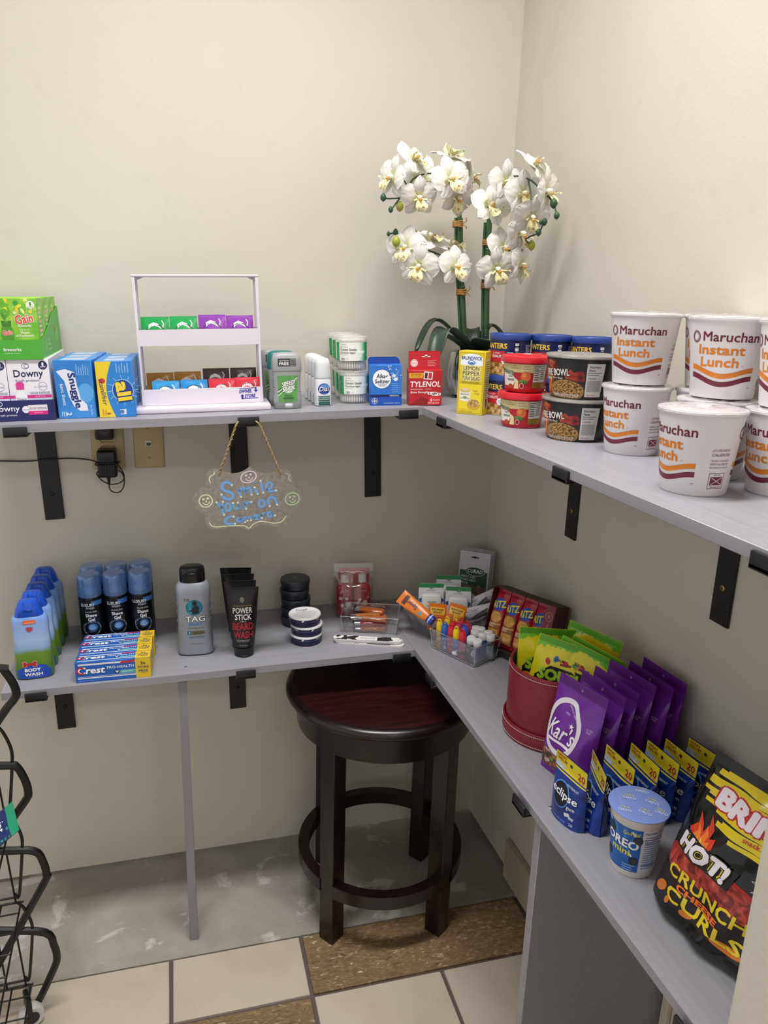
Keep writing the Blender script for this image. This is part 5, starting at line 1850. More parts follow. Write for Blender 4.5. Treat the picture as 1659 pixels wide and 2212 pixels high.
a.rect(0.0005, 0.0070, 0.0070, 0.0150, '#9c1420', 5).ring(0.0037, 0.011, 0.0040, 0.0048, 0.0007, '#f0d0d0', 6)
a.poly([(0.002, 0.037), (0.021, 0.037), (0.021, 0.048), (0.002, 0.048)], '#e6d8a8', 2).text('Quality', 0.0115, 0.0445, w=0.013, h=0.0034, col='#8a6a1c', shear=0.3, l=3).text('Ingredients', 0.0115, 0.0400, w=0.016, h=0.0030, col='#8a6a1c', shear=0.3, l=3)
a.text('NO', -0.010, 0.0450, w=0.005, h=0.0020, col='#7a6a3c').text('Preservatives', -0.010, 0.0415, w=0.015, h=0.0022, col='#7a6a3c', shear=0.2)
a.rect(0.0235, 0.018, 0.0500, 0.0478, '#e2dfd6', 3).text('Nutrition', 0.0300, 0.0450, w=0.0115, h=0.0028, col='#222222', l=4, bold=0.02).text('Facts', 0.0280, 0.0412, w=0.0075, h=0.0028, col='#222222', l=4, bold=0.02)
a.lines(0.0245, 0.0370, 0.0360, 5, 0.0038, 0.0014, '#555555', 4).lines(0.0375, 0.0450, 0.0490, 7, 0.0036, 0.0012, '#666666', 4, seed=5)
a.rect(0.0235, 0.0080, 0.0500, 0.0175, '#b08a2e', 3).lines(0.0245, 0.0150, 0.0490, 3, 0.0030, 0.0012, '#6a4e12', 4)
a.build('label', t0, cylmap(pr, 0.0385), 0.007)
copy_tree(t0, 'red-lidded microwave pasta tub, top of the stack of two', FRU @ T3(-0.2035, -0.5350, 0.0628, -42))

# ---- black spicy noodle bowls
pr = [(0.0470, 0.0), (0.0485, 0.003), (0.0575, 0.062)]
t0 = thing('noodle_bowl', 'black spicy noodle soup bowl, bottom of the stack of two', 'bowl', FRU @ T3(-0.1690, -0.6610, 0.0002, -58), 'black noodle bowls')
MB().lathe([(0, 0.0005), (0.046, 0.0005)] + pr, M('#1b1b1d', 0.25), 56).build('bowl', t0)
MB().lathe([(0.0578, 0.0620), (0.0600, 0.0630), (0.0604, 0.0655), (0.0595, 0.0672), (0.0570, 0.0674), (0, 0.0676)], M('#b9b4b0', 0.3, 0.7), 56).build('foil_lid', t0)
NOOD = cells('noodle_print', 300, [(0.0, '#e2c081'), (0.4, '#b98a48'), (0.75, '#4a3014')], rough=0.4, stretch=(1, 1, 1.6), bump=0)
FLAM = noisy('flame_print', 45, [(0.35, '#241312'), (0.5, '#7a2c16'), (0.62, '#c8601e'), (0.75, '#e8a83a')], rough=0.35, detail=4, distort=1.0)
PEPP = noisy('pepper_print', 60, [(0.35, '#3a1012'), (0.5, '#8f2420'), (0.7, '#c04a30')], rough=0.35)
a = Art()
a.rect(-0.060, 0.002, 0.0295, 0.0600, M('#232324', 0.3), 1)
a.poly([(-0.060, 0.002), (-0.036, 0.002), (-0.030, 0.020), (-0.014, 0.044), (-0.020, 0.058), (-0.060, 0.060)], FLAM, 2)
a.poly([(-0.004, 0.036), (0.006, 0.046), (0.012, 0.041), (0.0245, 0.045), (0.029, 0.037), (0.029, 0.028), (0.000, 0.026)], PEPP, 2)
a.ell(-0.003, 0.0125, 0.0340, 0.0185, '#38352f', 3, 40).ell(-0.003, 0.0120, 0.0325, 0.0172, NOOD, 4, 40)
a.text('FIRE BOWL', -0.021, 0.0400, w=0.052, h=0.0110, col='#eeeae4', bold=0.03, rot=3, l=6, outline=('#151515', 0.04), ol=5)
a.text('Maruchan', -0.036, 0.0520, w=0.022, h=0.0045, col='#d8563a', bold=0.02, l=4)
a.text('Ramen', -0.040, 0.0300, w=0.016, h=0.0060, col='#e6e2da', l=6, bold=0.02).text('Spicy Beef', -0.018, 0.0310, w=0.022, h=0.0038, col='#e6e2da', l=6, bold=0.01)
a.text('RAMEN NOODLE SOUP', -0.003, 0.0050, w=0.050, h=0.0052, col='#f2eee6', l=7, outline=('#3a2a14', 0.03), ol=6)
a.rect(0.0310, 0.004, 0.0590, 0.0560, '#d3d1cf', 3).text('Nutrition', 0.0430, 0.0510, w=0.0170, h=0.0038, col='#1c1c1c', l=4, bold=0.02).text('Facts', 0.0390, 0.0460, w=0.0095, h=0.0038, col='#1c1c1c', l=4, bold=0.02)
a.text('Calories', 0.0405, 0.0335, w=0.0125, h=0.0030, col='#222222', l=4, bold=0.01).lines(0.0335, 0.0410, 0.056, 2, 0.0032, 0.0012, '#777777', 4).lines(0.0335, 0.0285, 0.057, 11, 0.0016, 0.0008, '#888888', 4, rag=0.1)
a.text('Maruchan', 0.0410, 0.0070, w=0.0140, h=0.0028, col='#b0304a', l=4)
a.build('label', t0, cylmap(pr, 0.0535), 0.007)
copy_tree(t0, 'black spicy noodle soup bowl, top of the stack of two', FRU @ T3(-0.1670, -0.6600, 0.0684, -57))

# ---- white instant noodle cups
pr = [(0.0375, 0.0), (0.0385, 0.0015), (0.0485, 0.094)]
CUP = M('#e3dfe2', 0.4)
t0 = thing('noodle_cup', 'instant noodle cup', 'cup', FRU @ T3(-0.1480, -0.7850, 0.0002, -84), 'white instant noodle cups')
MB().lathe([(0, 0.004), (0.035, 0.004), (0.0365, 0.0)] + pr + [(0.0500, 0.0945), (0.0512, 0.0962), (0.0510, 0.0985), (0.0495, 0.0995), (0.0480, 0.0985)], CUP, 56).build('cup', t0)
MB().lathe([(0.0500, 0.0996), (0.0480, 0.1000), (0.0300, 0.1004), (0, 0.1006)], M('#dedadf', 0.35), 48).build('paper_lid', t0)
FILM = clear('shrink_film', (0.98, 0.98, 0.98), 0.16, 0.12, 0.25)
b = MB()
V, F = [], []
rnd = random.Random(6)
for i, (r_, z) in enumerate(((0.0515, 0.0965), (0.0517, 0.1000), (0.0470, 0.1018), (0.030, 0.1022), (0.010, 0.1018))):
    for k in range(40):
        q = 2 * PI * k / 40
        V.append(((r_ + rnd.uniform(-.0006, .0006)) * math.cos(q), (r_ + rnd.uniform(-.0006, .0006)) * math.sin(q), z + (rnd.uniform(-0.0008, 0.0012) if i > 1 else 0)))
for i in range(4):
    for k in range(40):
        F.append([i * 40 + k, i * 40 + (k + 1) % 40, (i + 1) * 40 + (k + 1) % 40, (i + 1) * 40 + k])
b.add(V, F, FILM)
b.build('shrink_film', t0)
MAR, ORG = M('#6e2238', 0.4), M('#d87f22', 0.4)
a = Art()
for k, off in ((0, 0.0), (1, 0.1355)):
    a.ring(off - 0.0375, 0.0750, 0.0066, 0.0075, 0.0011, MAR, 2).ring(off - 0.0375, 0.0750, 0.0048, 0.0057, 0.0009, MAR, 2)
    a.text('Maruchan', off + 0.0060, 0.0760, w=0.0650, h=0.0118, col=MAR, bold=0.02, l=2)
    a.text('Instant', off - 0.0040, 0.0600, w=0.0560, h=0.0120, col=ORG, bold=0.035, l=2).text('Lunch', off - 0.0050, 0.0450, w=0.0470, h=0.0120, col=ORG, bold=0.035, l=2)
    f1 = lambda t_: 0.0285 + 0.0045 * math.cos(2 * PI * t_) - 0.002 * t_ + 0.002
    a.poly(wave(off - 0.0430, off + 0.0400, lambda t_: f1(t_), 0.0062, 24), ORG, 2)
    a.poly(wave(off - 0.0430, off + 0.0400, lambda t_: f1(t_) - 0.0102, 0.0064, 24), MAR, 2)
    a.text('TM', off + 0.0380, 0.0150, w=0.0035, h=0.0018, col=MAR).text('TM', off + 0.0235, 0.0410, w=0.003, h=0.0016, col=ORG)
    c_ = off + 0.0680
    a.text('\u00a1CUIDADO:', c_, 0.0560, w=0.0235, h=0.0034, col=MAR, shear=0.15).text('CALIENTE!', c_, 0.0510, w=0.0235, h=0.0034, col=MAR, shear=0.15)
    a.text('TENGA CUIDADO', c_, 0.0440, w=0.0240, h=0.0022, col=MAR, shear=0.15).text('ESPECIALMENTE', c_, 0.0400, w=0.0240, h=0.0022, col=MAR, shear=0.15).text('SIRVIENDO NI\u00d1OS', c_, 0.0360, w=0.0250, h=0.0022, col=MAR, shear=0.15)
    for (u0, v0, u1, v1) in ((-0.0105, 0.0100, 0.0105, 0.0106), (-0.0105, 0.0284, 0.0105, 0.0290), (-0.0108, 0.0100, -0.0102, 0.0290), (0.0102, 0.0100, 0.0108, 0.0290)):
        a.rect(c_ + u0, v0, c_ + u1, v1, MAR, 2)
    a.text('Do not', c_, 0.0270, w=0.0090, h=0.0018, col=MAR).rect(c_ - 0.0085, 0.0145, c_ + 0.0085, 0.0245, MAR, 2)
    a.stroke([(c_ - 0.007, 0.0235), (c_ + 0.007, 0.0155)], 0.0007, '#e3dfe2', 3).stroke([(c_ - 0.007, 0.0155), (c_ + 0.007, 0.0235)], 0.0007, '#e3dfe2', 3)
    a.text('Microwave', c_, 0.0123, w=0.0140, h=0.0018, col=MAR)
a.build('print', t0, cylmap(pr, 0.0435), 0.007)
cups = [((-0.1480, -0.7850), 0, -76, 'white instant noodle cup, bottom of the stack beside the black bowls'),
        ((-0.1460, -0.7845), 1, -46, 'white instant noodle cup on top of the stack beside the black bowls'),
        ((-0.0555, -0.8345), 0, -66, 'white instant noodle cup, bottom of the stack nearest the right wall'),
        ((-0.0555, -0.8345), 1, -62, 'white instant noodle cup on top of the stack nearest the right wall'),
        ((-0.2160, -1.0150), 0, -92, 'single white noodle cup with bare film lid, closest to the shelf front'),
        ((-0.1360, -0.9450), 0, -22, 'white instant noodle cup directly behind the single front cup, bottom of its stack'),
        ((-0.1330, -0.9440), 1, -44, 'white instant noodle cup on top, directly behind the single front cup'),
        ((-0.1150, -1.0460), 0, -80, 'white instant noodle cup at the right picture edge, bottom of its stack'),
        ((-0.1130, -1.0455), 1, -72, 'white instant noodle cup at the right picture edge, top of its stack')]
for i, ((x, y), k, rz, lb) in enumerate(cups):
    mw = FRU @ T3(x, y, 0.0002 + k * 0.1035, rz)
    if i == 0:
        t0.matrix_world = mw
        t0['label'] = lb
    else:
        copy_tree(t0, lb, mw)

# ================================================================== LOWER BACK SHELF
# ---- children's body wash bottles, five in a row
def wash_mat():
    m, nt, b = newmat('printed_bottle')
    tc = nt.nodes.new('ShaderNodeTexCoord')
    sp = nt.nodes.new('ShaderNodeSeparateXYZ')
    nt.links.new(tc.outputs['Object'], sp.inputs[0])
    nz = N(nt, 'ShaderNodeTexNoise', Scale=22.0, Detail=3.0)
    nt.links.new(tc.outputs['Object'], nz.inputs['Vector'])
    ad = N(nt, 'ShaderNodeMath', operation='MULTIPLY_ADD')
    nt.links.new(nz.outputs['Fac'], ad.inputs[0])
    ad.inputs[1].default_value = 0.022
    nt.links.new(sp.outputs['Z'], ad.inputs[2])
    mr = N(nt, 'ShaderNodeMath', operation='DIVIDE')
    nt.links.new(ad.outputs[0], mr.inputs[0])
    mr.inputs[1].default_value = 0.175
    nt.links.new(ramp(nt, mr.outputs[0], [(0.10, '#3c6a24'), (0.42, '#6f8f2c'), (0.50, '#8fb0d8'), (0.62, '#a9c0e6'), (0.95, '#6f96dc')]), b.inputs['Base Color'])
    b.inputs['Roughness'].default_value = 0.3
    return m


t0 = thing('body_wash_bottle', 'blue and green kids body wash bottle at the front of the row of five', 'bottle', FBL @ T3(-1.0850, -0.2360, 0.0002, 3) @ Matrix.Diagonal((1, 1, 0.90, 1)), 'blue capped body wash bottles')
secs = [(0.0, 0.0330, 0.0170, 3), (0.002, 0.0355, 0.0195, 3), (0.020, 0.0372, 0.0205, 3), (0.045, 0.0350, 0.0200, 3, 0.0012, 0), (0.065, 0.0352, 0.0198, 3), (0.085, 0.0338, 0.0196, 3, 0.0015, 0), (0.105, 0.0345, 0.0195, 3), (0.125, 0.0338, 0.0192, 3, 0.001, 0), (0.140, 0.0342, 0.0190, 2.8), (0.1475, 0.0318, 0.0180, 2.6), (0.1505, 0.0275, 0.0165, 2.5)]
MB().loft(secs, wash_mat(), 44).build('bottle', t0)
CAPB = M('#1c53c8', 0.25)
cs = [(0.1506, 0.0262, 0.0165, 3), (0.1515, 0.0268, 0.0170, 3), (0.166, 0.0235, 0.0158, 3.2), (0.178, 0.0190, 0.0142, 3.2), (0.1835, 0.0165, 0.0125, 3), (0.1855, 0.0130, 0.0095, 2.6)]
MB().loft(cs, CAPB, 40).build('cap', t0)
b = MB()
b.box(-0.0090, -0.0183, 0.1665, 0.0090, -0.0152, 0.1685, M('#1745ab', 0.3), 0.0006)
b.box(-0.0068, -0.0150, 0.1690, -0.0064, -0.008, 0.1860, M('#1745ab', 0.3))
b.box(0.0100, -0.0150, 0.1690, 0.0104, -0.008, 0.1850, M('#1745ab', 0.3))
b.build('flip_lid_seam', t0)
a = Art()
a.poly([(-0.034, 0.003), (0.034, 0.003), (0.0355, 0.020), (0.030, 0.031), (0.015, 0.0355), (-0.005, 0.035), (-0.022, 0.030), (-0.034, 0.022)], '#1d49b4', 1)
a.text('BODY', -0.002, 0.0245, w=0.0300, h=0.0080, col='#f2f4fa', bold=0.05, l=3).text('WASH', -0.001, 0.0135, w=0.0340, h=0.0080, col='#f2f4fa', bold=0.05, l=3).text('12 FL OZ (355 mL)', 0.0, 0.0070, w=0.022, h=0.0020, col='#a9c2f0')
a.rect(-0.0150, 0.0358, 0.0020, 0.0412, '#b8283a', 3)
for (u, v) in ((-0.0160, 0.0415), (-0.0160, 0.0350), (0.0030, 0.0415), (0.0030, 0.0350)):
    a.ell(u, v, 0.0040, 0.0036, '#b8283a', 3, 14).ell(u, v, 0.0046, 0.0042, '#f2dede', 2, 14)
a.rect(-0.0110, 0.1350, 0.0125, 0.1440, '#e0622a', 2).text('nickelodeon', 0.0008, 0.1385, w=0.0190, h=0.0026, col='#f6e6da', l=3, bold=0.02)
a.poly([(-0.0060, 0.1290), (0.0060, 0.1290), (0.0075, 0.1235), (0.0050, 0.1175), (0.0, 0.1150), (-0.0050, 0.1175), (-0.0075, 0.1235)], '#8a8fa6', 2).poly([(-0.0046, 0.1275), (0.0046, 0.1275), (0.0056, 0.1235), (0.0036, 0.1190), (0.0, 0.1170), (-0.0036, 0.1190), (-0.0056, 0.1235)], '#b4424e', 3)
a.build('label', t0, loftmap(secs), 0.007)
for i, lb in enumerate(('second from the front in the row of kids body wash bottles', 'middle bottle in the row of five kids body wash bottles', 'fourth from the front in the row of kids body wash bottles', 'rearmost kids body wash bottle, nearest the wall')):
    copy_tree(t0, lb, FBL @ T3(-1.0850 + 0.0012 * (i + 1), -0.2360 + 0.0470 * (i + 1), 0.0002, 3 - i) @ Matrix.Diagonal((1, 1, 0.90, 1)))

# ---- shave gel cans, two rows of three
pr = [(0.0238, 0.0), (0.0250, 0.002), (0.0250, 0.124), (0.0242, 0.1275)]
t0 = thing('shave_gel_can', 'shave gel can', 'can', FBL @ T3(-0.979, -0.128, 0.0002), 'blue capped shave gel cans')
MB().lathe([(0, 0.0008), (0.0225, 0.0008)] + pr + [(0.0225, 0.1300), (0.0150, 0.1310)], M('#0e1118', 0.22, 0.2), 40).build('can', t0)
MB().lathe([(0.0090, 0.1305), (0.0130, 0.1315), (0.0130, 0.140), (0.0100, 0.143), (0.0100, 0.152), (0.0120, 0.154), (0.0120, 0.164), (0.0095, 0.1665), (0, 0.1670)], M('#9fb4d6', 0.4), 28).build('nozzle', t0)
MB().lathe([(0.0246, 0.1278), (0.0250, 0.1300), (0.0245, 0.168), (0.0235, 0.1725), (0.0205, 0.1755), (0.0, 0.1765)], clear('blue_cap', (0.72, 0.83, 0.97), 0.05, 0.2, 0.3, '#6d9ade', 0.45), 40).build('cap', t0)
a = Art()
a.rect(0.004, 0.110, 0.030, 0.1205, '#3a6cb0', 1)
a.text('LUXURY', -0.004, 0.1120, w=0.030, h=0.0070, col='#dfe3ea', bold=0.02, l=3).text('men', 0.001, 0.1045, w=0.016, h=0.0040, col='#b8bec8', l=2)
a.rect(-0.009, 0.1025, 0.011, 0.1070, '#3c4048', 1)
a.text('Smooth Glide', 0.002, 0.0965, w=0.0240, h=0.0035, col='#cdd2da', shear=0.2).text('Shave', 0.002, 0.0880, w=0.0235, h=0.0078, col='#e2e6ec', bold=0.03, l=3).text('Gel', 0.002, 0.0785, w=0.0140, h=0.0078, col='#e2e6ec', bold=0.03, l=3)
a.ring(0.002, 0.0570, 0.0200, 0.0160, 0.0012, '#5f6a80', 1).ring(0.002, 0.0570, 0.0165, 0.0185, 0.0010, '#3f4a60', 1)
a.ell(0.0035, 0.0600, 0.0098, 0.0090, '#2f5a94', 2).ell(0.002, 0.0620, 0.0060, 0.0042, '#6d97c9', 3).stroke([(-0.004, 0.0580), (0.004, 0.0555), (0.0095, 0.0590)], 0.0012, '#c6d8ee', 4)
rnd = random.Random(9)
for i in range(22):
    q = rnd.uniform(0, 2 * PI)
    a.ell(0.002 + 0.0185 * math.cos(q) + rnd.uniform(-.002, .002), 0.057 + 0.0165 * math.sin(q), 0.0009, 0.0013, '#8fa2bc', 2, 8)
a.text('Sensitive Skin', 0.002, 0.0340, w=0.0250, h=0.0036, col='#c6ccd6').text('Aloe Enriched', 0.002, 0.0285, w=0.0220, h=0.0030, col='#c6ccd6')
a.rect(-0.030, 0.006, 0.034, 0.013, '#1d3c74', 1)
a.build('label', t0, cylmap(pr, 0.0250), 0.006)
nm = ['left', 'middle', 'right']
k = 0
for r_ in range(2):
    for c_ in range(3):
        x, y = -0.9790 + 0.0522 * c_, -0.1320 + 0.0002 * c_ + r_ * 0.0560
        mw = FBL @ T3(x, y, 0.0002, -2 + 3 * c_ + 5 * r_)
        lb = f'black shave gel can with see-through blue cap, {nm[c_]} one of the {"front" if r_ == 0 else "back"} row'
        if k == 0:
            t0.matrix_world = mw
            t0['label'] = lb
        else:
            copy_tree(t0, lb, mw)
        k += 1

# ---- toothpaste cartons
w, d, h = 0.1460, 0.0325, 0.0440
CB = M('#1f5cb4', 0.3)
t0 = thing('toothpaste_box', 'blue toothpaste box with yellow end, front one of the four', 'box', FBL @ T3(-0.9280, -0.2780, 0.0002, -1.6), 'toothpaste boxes')
carton_parts(t0, w, d, h, CB)


def crest(vert):
    a = Art()
    s_ = h / 0.044 if vert else d / 0.044
    q = (lambda v: v) if vert else (lambda v: v * s_ - d / 2)
    a.rect(-w / 2 + 0.006, q(0.037), w / 2 - 0.030, q(0.041), '#d9dce6', 1).poly([(0.012, q(0.0355)), (w / 2 - 0.0305, q(0.0375)), (w / 2 - 0.0305, q(0.0415)), (0.016, q(0.0405))], '#c42a38', 2)
    a.rect(-w / 2 + 0.004, q(0.0078), w / 2 - 0.030, q(0.0100), '#e6eaf2', 1).rect(-w / 2 + 0.004, q(0.0115), w / 2 - 0.030, q(0.0122), '#e6eaf2', 1)
    a.rect(0.005, q(0.0135), w / 2 - 0.030, q(0.0215), '#4fa9b4', 1)
    a.text('Crest', -0.0425, q(0.0262), w=0.0530, h=0.0150 * s_, col='#f4f6fa', bold=0.035, shear=0.15, l=4, outline=('#163a86', 0.03), ol=3)
    a.ring(-0.0625, q(0.0262), 0.0085, 0.0085 * s_, 0.0034, '#c4283a', 5, 24, 40, 320)
    a.text('PRO-HEALTH', 0.0140, q(0.0290), w=0.0520, h=0.0060 * s_, col='#eef2f8', bold=0.01)
    a.poly([(0.0010, q(0.0215)), (0.0130, q(0.0215)), (0.0115, q(0.0165)), (0.0070, q(0.0130)), (0.0025, q(0.0165))], '#14306c', 3).poly([(0.0030, q(0.0205)), (0.0110, q(0.0205)), (0.0070, q(0.0150))], '#d3dae8', 4)
    a.text('CLEAN MINT', 0.0270, q(0.0175), w=0.0230, h=0.0034 * s_, col='#e2f2f2')
    a.text('NET WT 2.8 OZ (79 g)', -0.0530, q(0.0035), w=0.0280, h=0.0024 * s_, col='#9cc0f0')
    a.rect(w / 2 - 0.0300, q(0.0003), w / 2 - 0.0003, q(0.0437), '#d9b81c', 2)
    a.text('2x', w / 2 - 0.0150, q(0.0330), w=0.0100, h=0.0068 * s_, col='#22306e', bold=0.02, l=4).text('MORE', w / 2 - 0.0150, q(0.0240), w=0.0210, h=0.0055 * s_, col='#22306e', bold=0.01, l=4).text('FREE', w / 2 - 0.0150, q(0.0155), w=0.0180, h=0.0055 * s_, col='#22306e', bold=0.01, l=4).text('vs. 0.85 oz', w / 2 - 0.0150, q(0.0108), w=0.0110, h=0.0020 * s_, col='#22306e', l=4)
    return a


crest(True).build('front_print', t0, front(-d / 2))
crest(False).build('top_print', t0, top_face(h))
a = Art()
a.rect(-d / 2 + 0.0004, 0.0004, d / 2 - 0.0004, h - 0.0004, '#d9b81c', 1)
a.build('end_print', t0, right_face(w))
for i, lb in enumerate(('second toothpaste box from the front', 'third toothpaste box from the front', 'rearmost toothpaste box, against the shave gel cans')):
    copy_tree(t0, lb, FBL @ T3(-0.9280 + 0.002 * (i + 1) * (1 if i != 1 else 0.6), -0.2780 + 0.0333 * (i + 1), 0.0002, -1.6))

# ---- silver 3 in 1 bottle
t = thing('body_wash_bottle', 'large silver body wash bottle with black cap', 'bottle', FBL @ T3(-0.7625, -0.1990, 0.0002, -4))
SILV = M('#989ea8', 0.34, 0.4)
secs = [(0.0, 0.0345, 0.0190, 3), (0.003, 0.0378, 0.0225, 3), (0.030, 0.0380, 0.0230, 3), (0.070, 0.0355, 0.0222, 2.9), (0.110, 0.0350, 0.0220, 2.8), (0.140, 0.0365, 0.0225, 2.8), (0.152, 0.0365, 0.0222, 2.7), (0.160, 0.0345, 0.0210, 2.5), (0.1655, 0.0300, 0.0195, 2.3), (0.1675, 0.0265, 0.0185, 2.2)]
MB().loft(secs, SILV, 48).build('bottle', t)
MB().loft([(-0.0001, 0.034, 0.0186, 3), (0.0028, 0.0383, 0.0229, 3), (0.0030, 0.037, 0.022, 3)], M('#15151a', 0.4), 48).build('base_ring', t)
MB().loft([(0.1677, 0.0262, 0.0188, 2.3), (0.1690, 0.0268, 0.0193, 2.3), (0.1930, 0.0265, 0.0190, 2.3), (0.1990, 0.0250, 0.0180, 2.3), (0.2015, 0.0215, 0.0150, 2.2), (0.2022, 0.012, 0.009, 2)], M('#101012', 0.2), 44).build('cap', t)
b = MB()
b.box(-0.0075, -0.0200, 0.1865, 0.0075, -0.0180, 0.1900, M('#2a2a2e', 0.3), 0.0008)
b.build('thumb_notch', t)
b = MB()
for sx in (-1, 1):
    for i in range(6):
        z = 0.030 + i * 0.020
        b.tube([(sx * 0.0350, -0.006, z + 0.012), (sx * 0.0362, -0.002, z + 0.004), (sx * 0.0358, 0.004, z)], 0.0012, SILV, 6)
b.build('grip_ridges', t)
a = Art()
a.rect(-0.0190, 0.1290, -0.0080, 0.1340, '#3a322c', 1).text('NEW', -0.0135, 0.1315, w=0.0085, h=0.0030, col='#d6c9b4', l=2)
a.ell(0.0020, 0.1130, 0.0180, 0.0180, '#1f6c80', 1, 40).rect(-0.0105, 0.0990, -0.0040, 0.1270, '#2f8c9c', 2)
a.poly([(-0.002, 0.0985), (0.011, 0.1000), (0.012, 0.1140), (0.008, 0.1180), (0.001, 0.1160), (-0.004, 0.1090)], '#141c22', 3).ell(0.0030, 0.1230, 0.0046, 0.0056, '#11181e', 3).poly([(-0.009, 0.1040), (0.002, 0.1060), (0.002, 0.1090), (-0.009, 0.1070)], '#18222a', 4)
a.text('TAG', 0.0030, 0.0870, w=0.0410, h=0.0125, col='#eef0f2', bold=0.02, l=4, outline=('#17171c', 0.05), ol=3)
a.text('SPORT', 0.0030, 0.0745, w=0.0300, h=0.0060, col='#3a7fc4', bold=0.03, shear=0.3)
a.text('FEARLESS', 0.0030, 0.0655, w=0.0320, h=0.0026, col='#26282e')
a.rect(-0.0150, 0.0500, -0.0070, 0.0590, '#235a74', 1).rect(-0.0065, 0.0500, 0.0220, 0.0590, '#6f6a52', 1).text('SHAMPOO+', 0.0075, 0.0572, w=0.0200, h=0.0022, col='#1a1a14').text('CONDITIONER+', 0.0080, 0.0545, w=0.0260, h=0.0022, col='#1a1a14').text('BODY WASH', 0.0065, 0.0517, w=0.0180, h=0.0022, col='#1a1a14').text('3', -0.0110, 0.0545, w=0.0030, h=0.0055, col='#e6eef2', l=2)
a.text('CLEANSES HAIR & BODY', 0.0040, 0.0455, w=0.0330, h=0.0028, col='#17171c').rect(-0.0120, 0.0420, 0.0190, 0.0428, '#4a8ac0', 1)
a.text('18 FL OZ (532 mL)', 0.0040, 0.0285, w=0.0250, h=0.0028, col='#33363c')
a.build('label', t, loftmap(secs), 0.006)

# ---- black beard wash tubes
t0 = thing('beard_wash_tube', 'black beard wash tube standing on its cap, frontmost of the four', 'tube', FBL @ T3(-0.6610, -0.2350, 0.0002, -6), 'black beard wash tubes')
BLK = M('#121214', 0.3)
secs = [(0.0, 0.0195, 0.0175, 2.1), (0.002, 0.0212, 0.0195, 2.1), (0.0215, 0.0215, 0.0198, 2.1), (0.0222, 0.0208, 0.0190, 2.1), (0.0235, 0.0228, 0.0196, 2.1), (0.060, 0.0272, 0.0172, 2.1), (0.100, 0.0308, 0.0130, 2.1), (0.135, 0.0338, 0.0062, 2.1), (0.149, 0.0350, 0.0014, 2.5), (0.1565, 0.0355, 0.0012, 3)]
MB().loft(secs[:3], BLK, 40).build('cap', t0)
MB().loft(secs[4:], M('#17171a', 0.32), 40).build('tube', t0)
b = MB().tube([(0.0060 * math.cos(u_) + 0.001, -0.0200 - 0.0003, 0.0075 + 0.0035 * math.sin(u_)) for u_ in np.linspace(PI, 2 * PI, 10)], 0.0009, M('#3c3c40', 0.3), 6)
b.build('thumb_notch', t0)
a = Art()
WT = M('#eceae8', 0.4)
a.text("KING'S SKINCARE", 0.0, 0.1180, w=0.0400, h=0.0028, col='#b89a3c')
a.text('POWER', 0.0, 0.1075, w=0.0410, h=0.0125, col=WT, bold=0.02, l=2).text('STICK', 0.001, 0.0930, w=0.0350, h=0.0125, col=WT, bold=0.02, l=2)
a.text('2-IN-1', 0.0, 0.0835, w=0.0120, h=0.0026, col=WT)
RDL = M('#a02432', 0.4)
a.text('BEARD', 0.0, 0.0720, w=0.0440, h=0.0165, col=RDL, bold=0.03, l=2).text('WASH', 0.0, 0.0530, w=0.0400, h=0.0165, col=RDL, bold=0.03, l=2)
a.text('Cleans & Refreshes Beards', 0.0, 0.0410, w=0.0300, h=0.0022, col='#b9b7b4').text('Moisturizes Dry Skin', 0.0, 0.0378, w=0.0250, h=0.0022, col='#b9b7b4').text('5 FL OZ / 150 mL', 0.0, 0.0290, w=0.0170, h=0.0022, col='#b9b7b4')
a.poly([(-0.004, 0.1260), (0.001, 0.1240), (0.004, 0.1290), (0.003, 0.1350), (-0.002, 0.1370), (-0.005, 0.1330)], '#8a8378', 1)
a.build('label', t0, loftmap(secs), 0.006)
for i, lb in enumerate(('second black beard wash tube from the front', 'third black beard wash tube from the front', 'rearmost black beard wash tube, near the wall')):
    copy_tree(t0, lb, FBL @ T3(-0.6610 - 0.0012 * (i + 1) + (0.001 if i == 1 else 0), -0.2350 + 0.0415 * (i + 1), 0.0002, -6 - 2 * i))

# ---- stacks of cream tins
t0 = thing('cream_jar', 'dark jar', 'jar', FBL @ T3(-0.5255, -0.0960, 0.0002), 'dark stacked cream jars')
MB().lathe([(0, 0.0005), (0.0315, 0.0005), (0.0335, 0.002), (0.0340, 0.0105), (0.0330, 0.0115)], M('#1c222c', 0.35), 44).build('jar', t0)
MB().lathe([(0.0345, 0.0112), (0.0352, 0.0125), (0.0352, 0.0205), (0.0340, 0.0222), (0.0300, 0.0226), (0, 0.0224)], M('#2a313b', 0.38), 44).build('lid', t0)
a = Art()
a.text('MEN', 0.0, 0.006, w=0.014, h=0.004, col='#8a9080', l=1).text('CREAM', 0.001, 0.000, w=0.020, h=0.0045, col='#9aa08a', l=1).rect(-0.012, -0.007, 0.014, -0.006, '#6a7068', 1)
a.build('lid_print', t0, flat((0, 0, 0.0226), (1, 0, 0), (0, 1, 0)))
offs = [(0, 0), (0.001, 0.001), (0.0005, -0.001), (-0.002, 0.0), (0.0, 0.0008)]
nmj = ['bottom', 'second from the bottom', 'middle', 'second from the top', 'top']
for i in range(5):
    mw = FBL @ T3(-0.5255 + offs[i][0], -0.0960 + offs[i][1], 0.0002 + i * 0.0231, 20 * i)
    lb = f'dark grey cream jar, {nmj[i]} of the stack of five by the wall'
    if i == 0:
        t0.matrix_world = mw
        t0['label'] = lb
    else:
        copy_tree(t0, lb, mw)
t0 = thing('cream_tin', 'white tin', 'tin', FBL @ T3(-0.5170, -0.1980, 0.0002), 'white lidded cream tins')
NV = M('#161a42', 0.3)
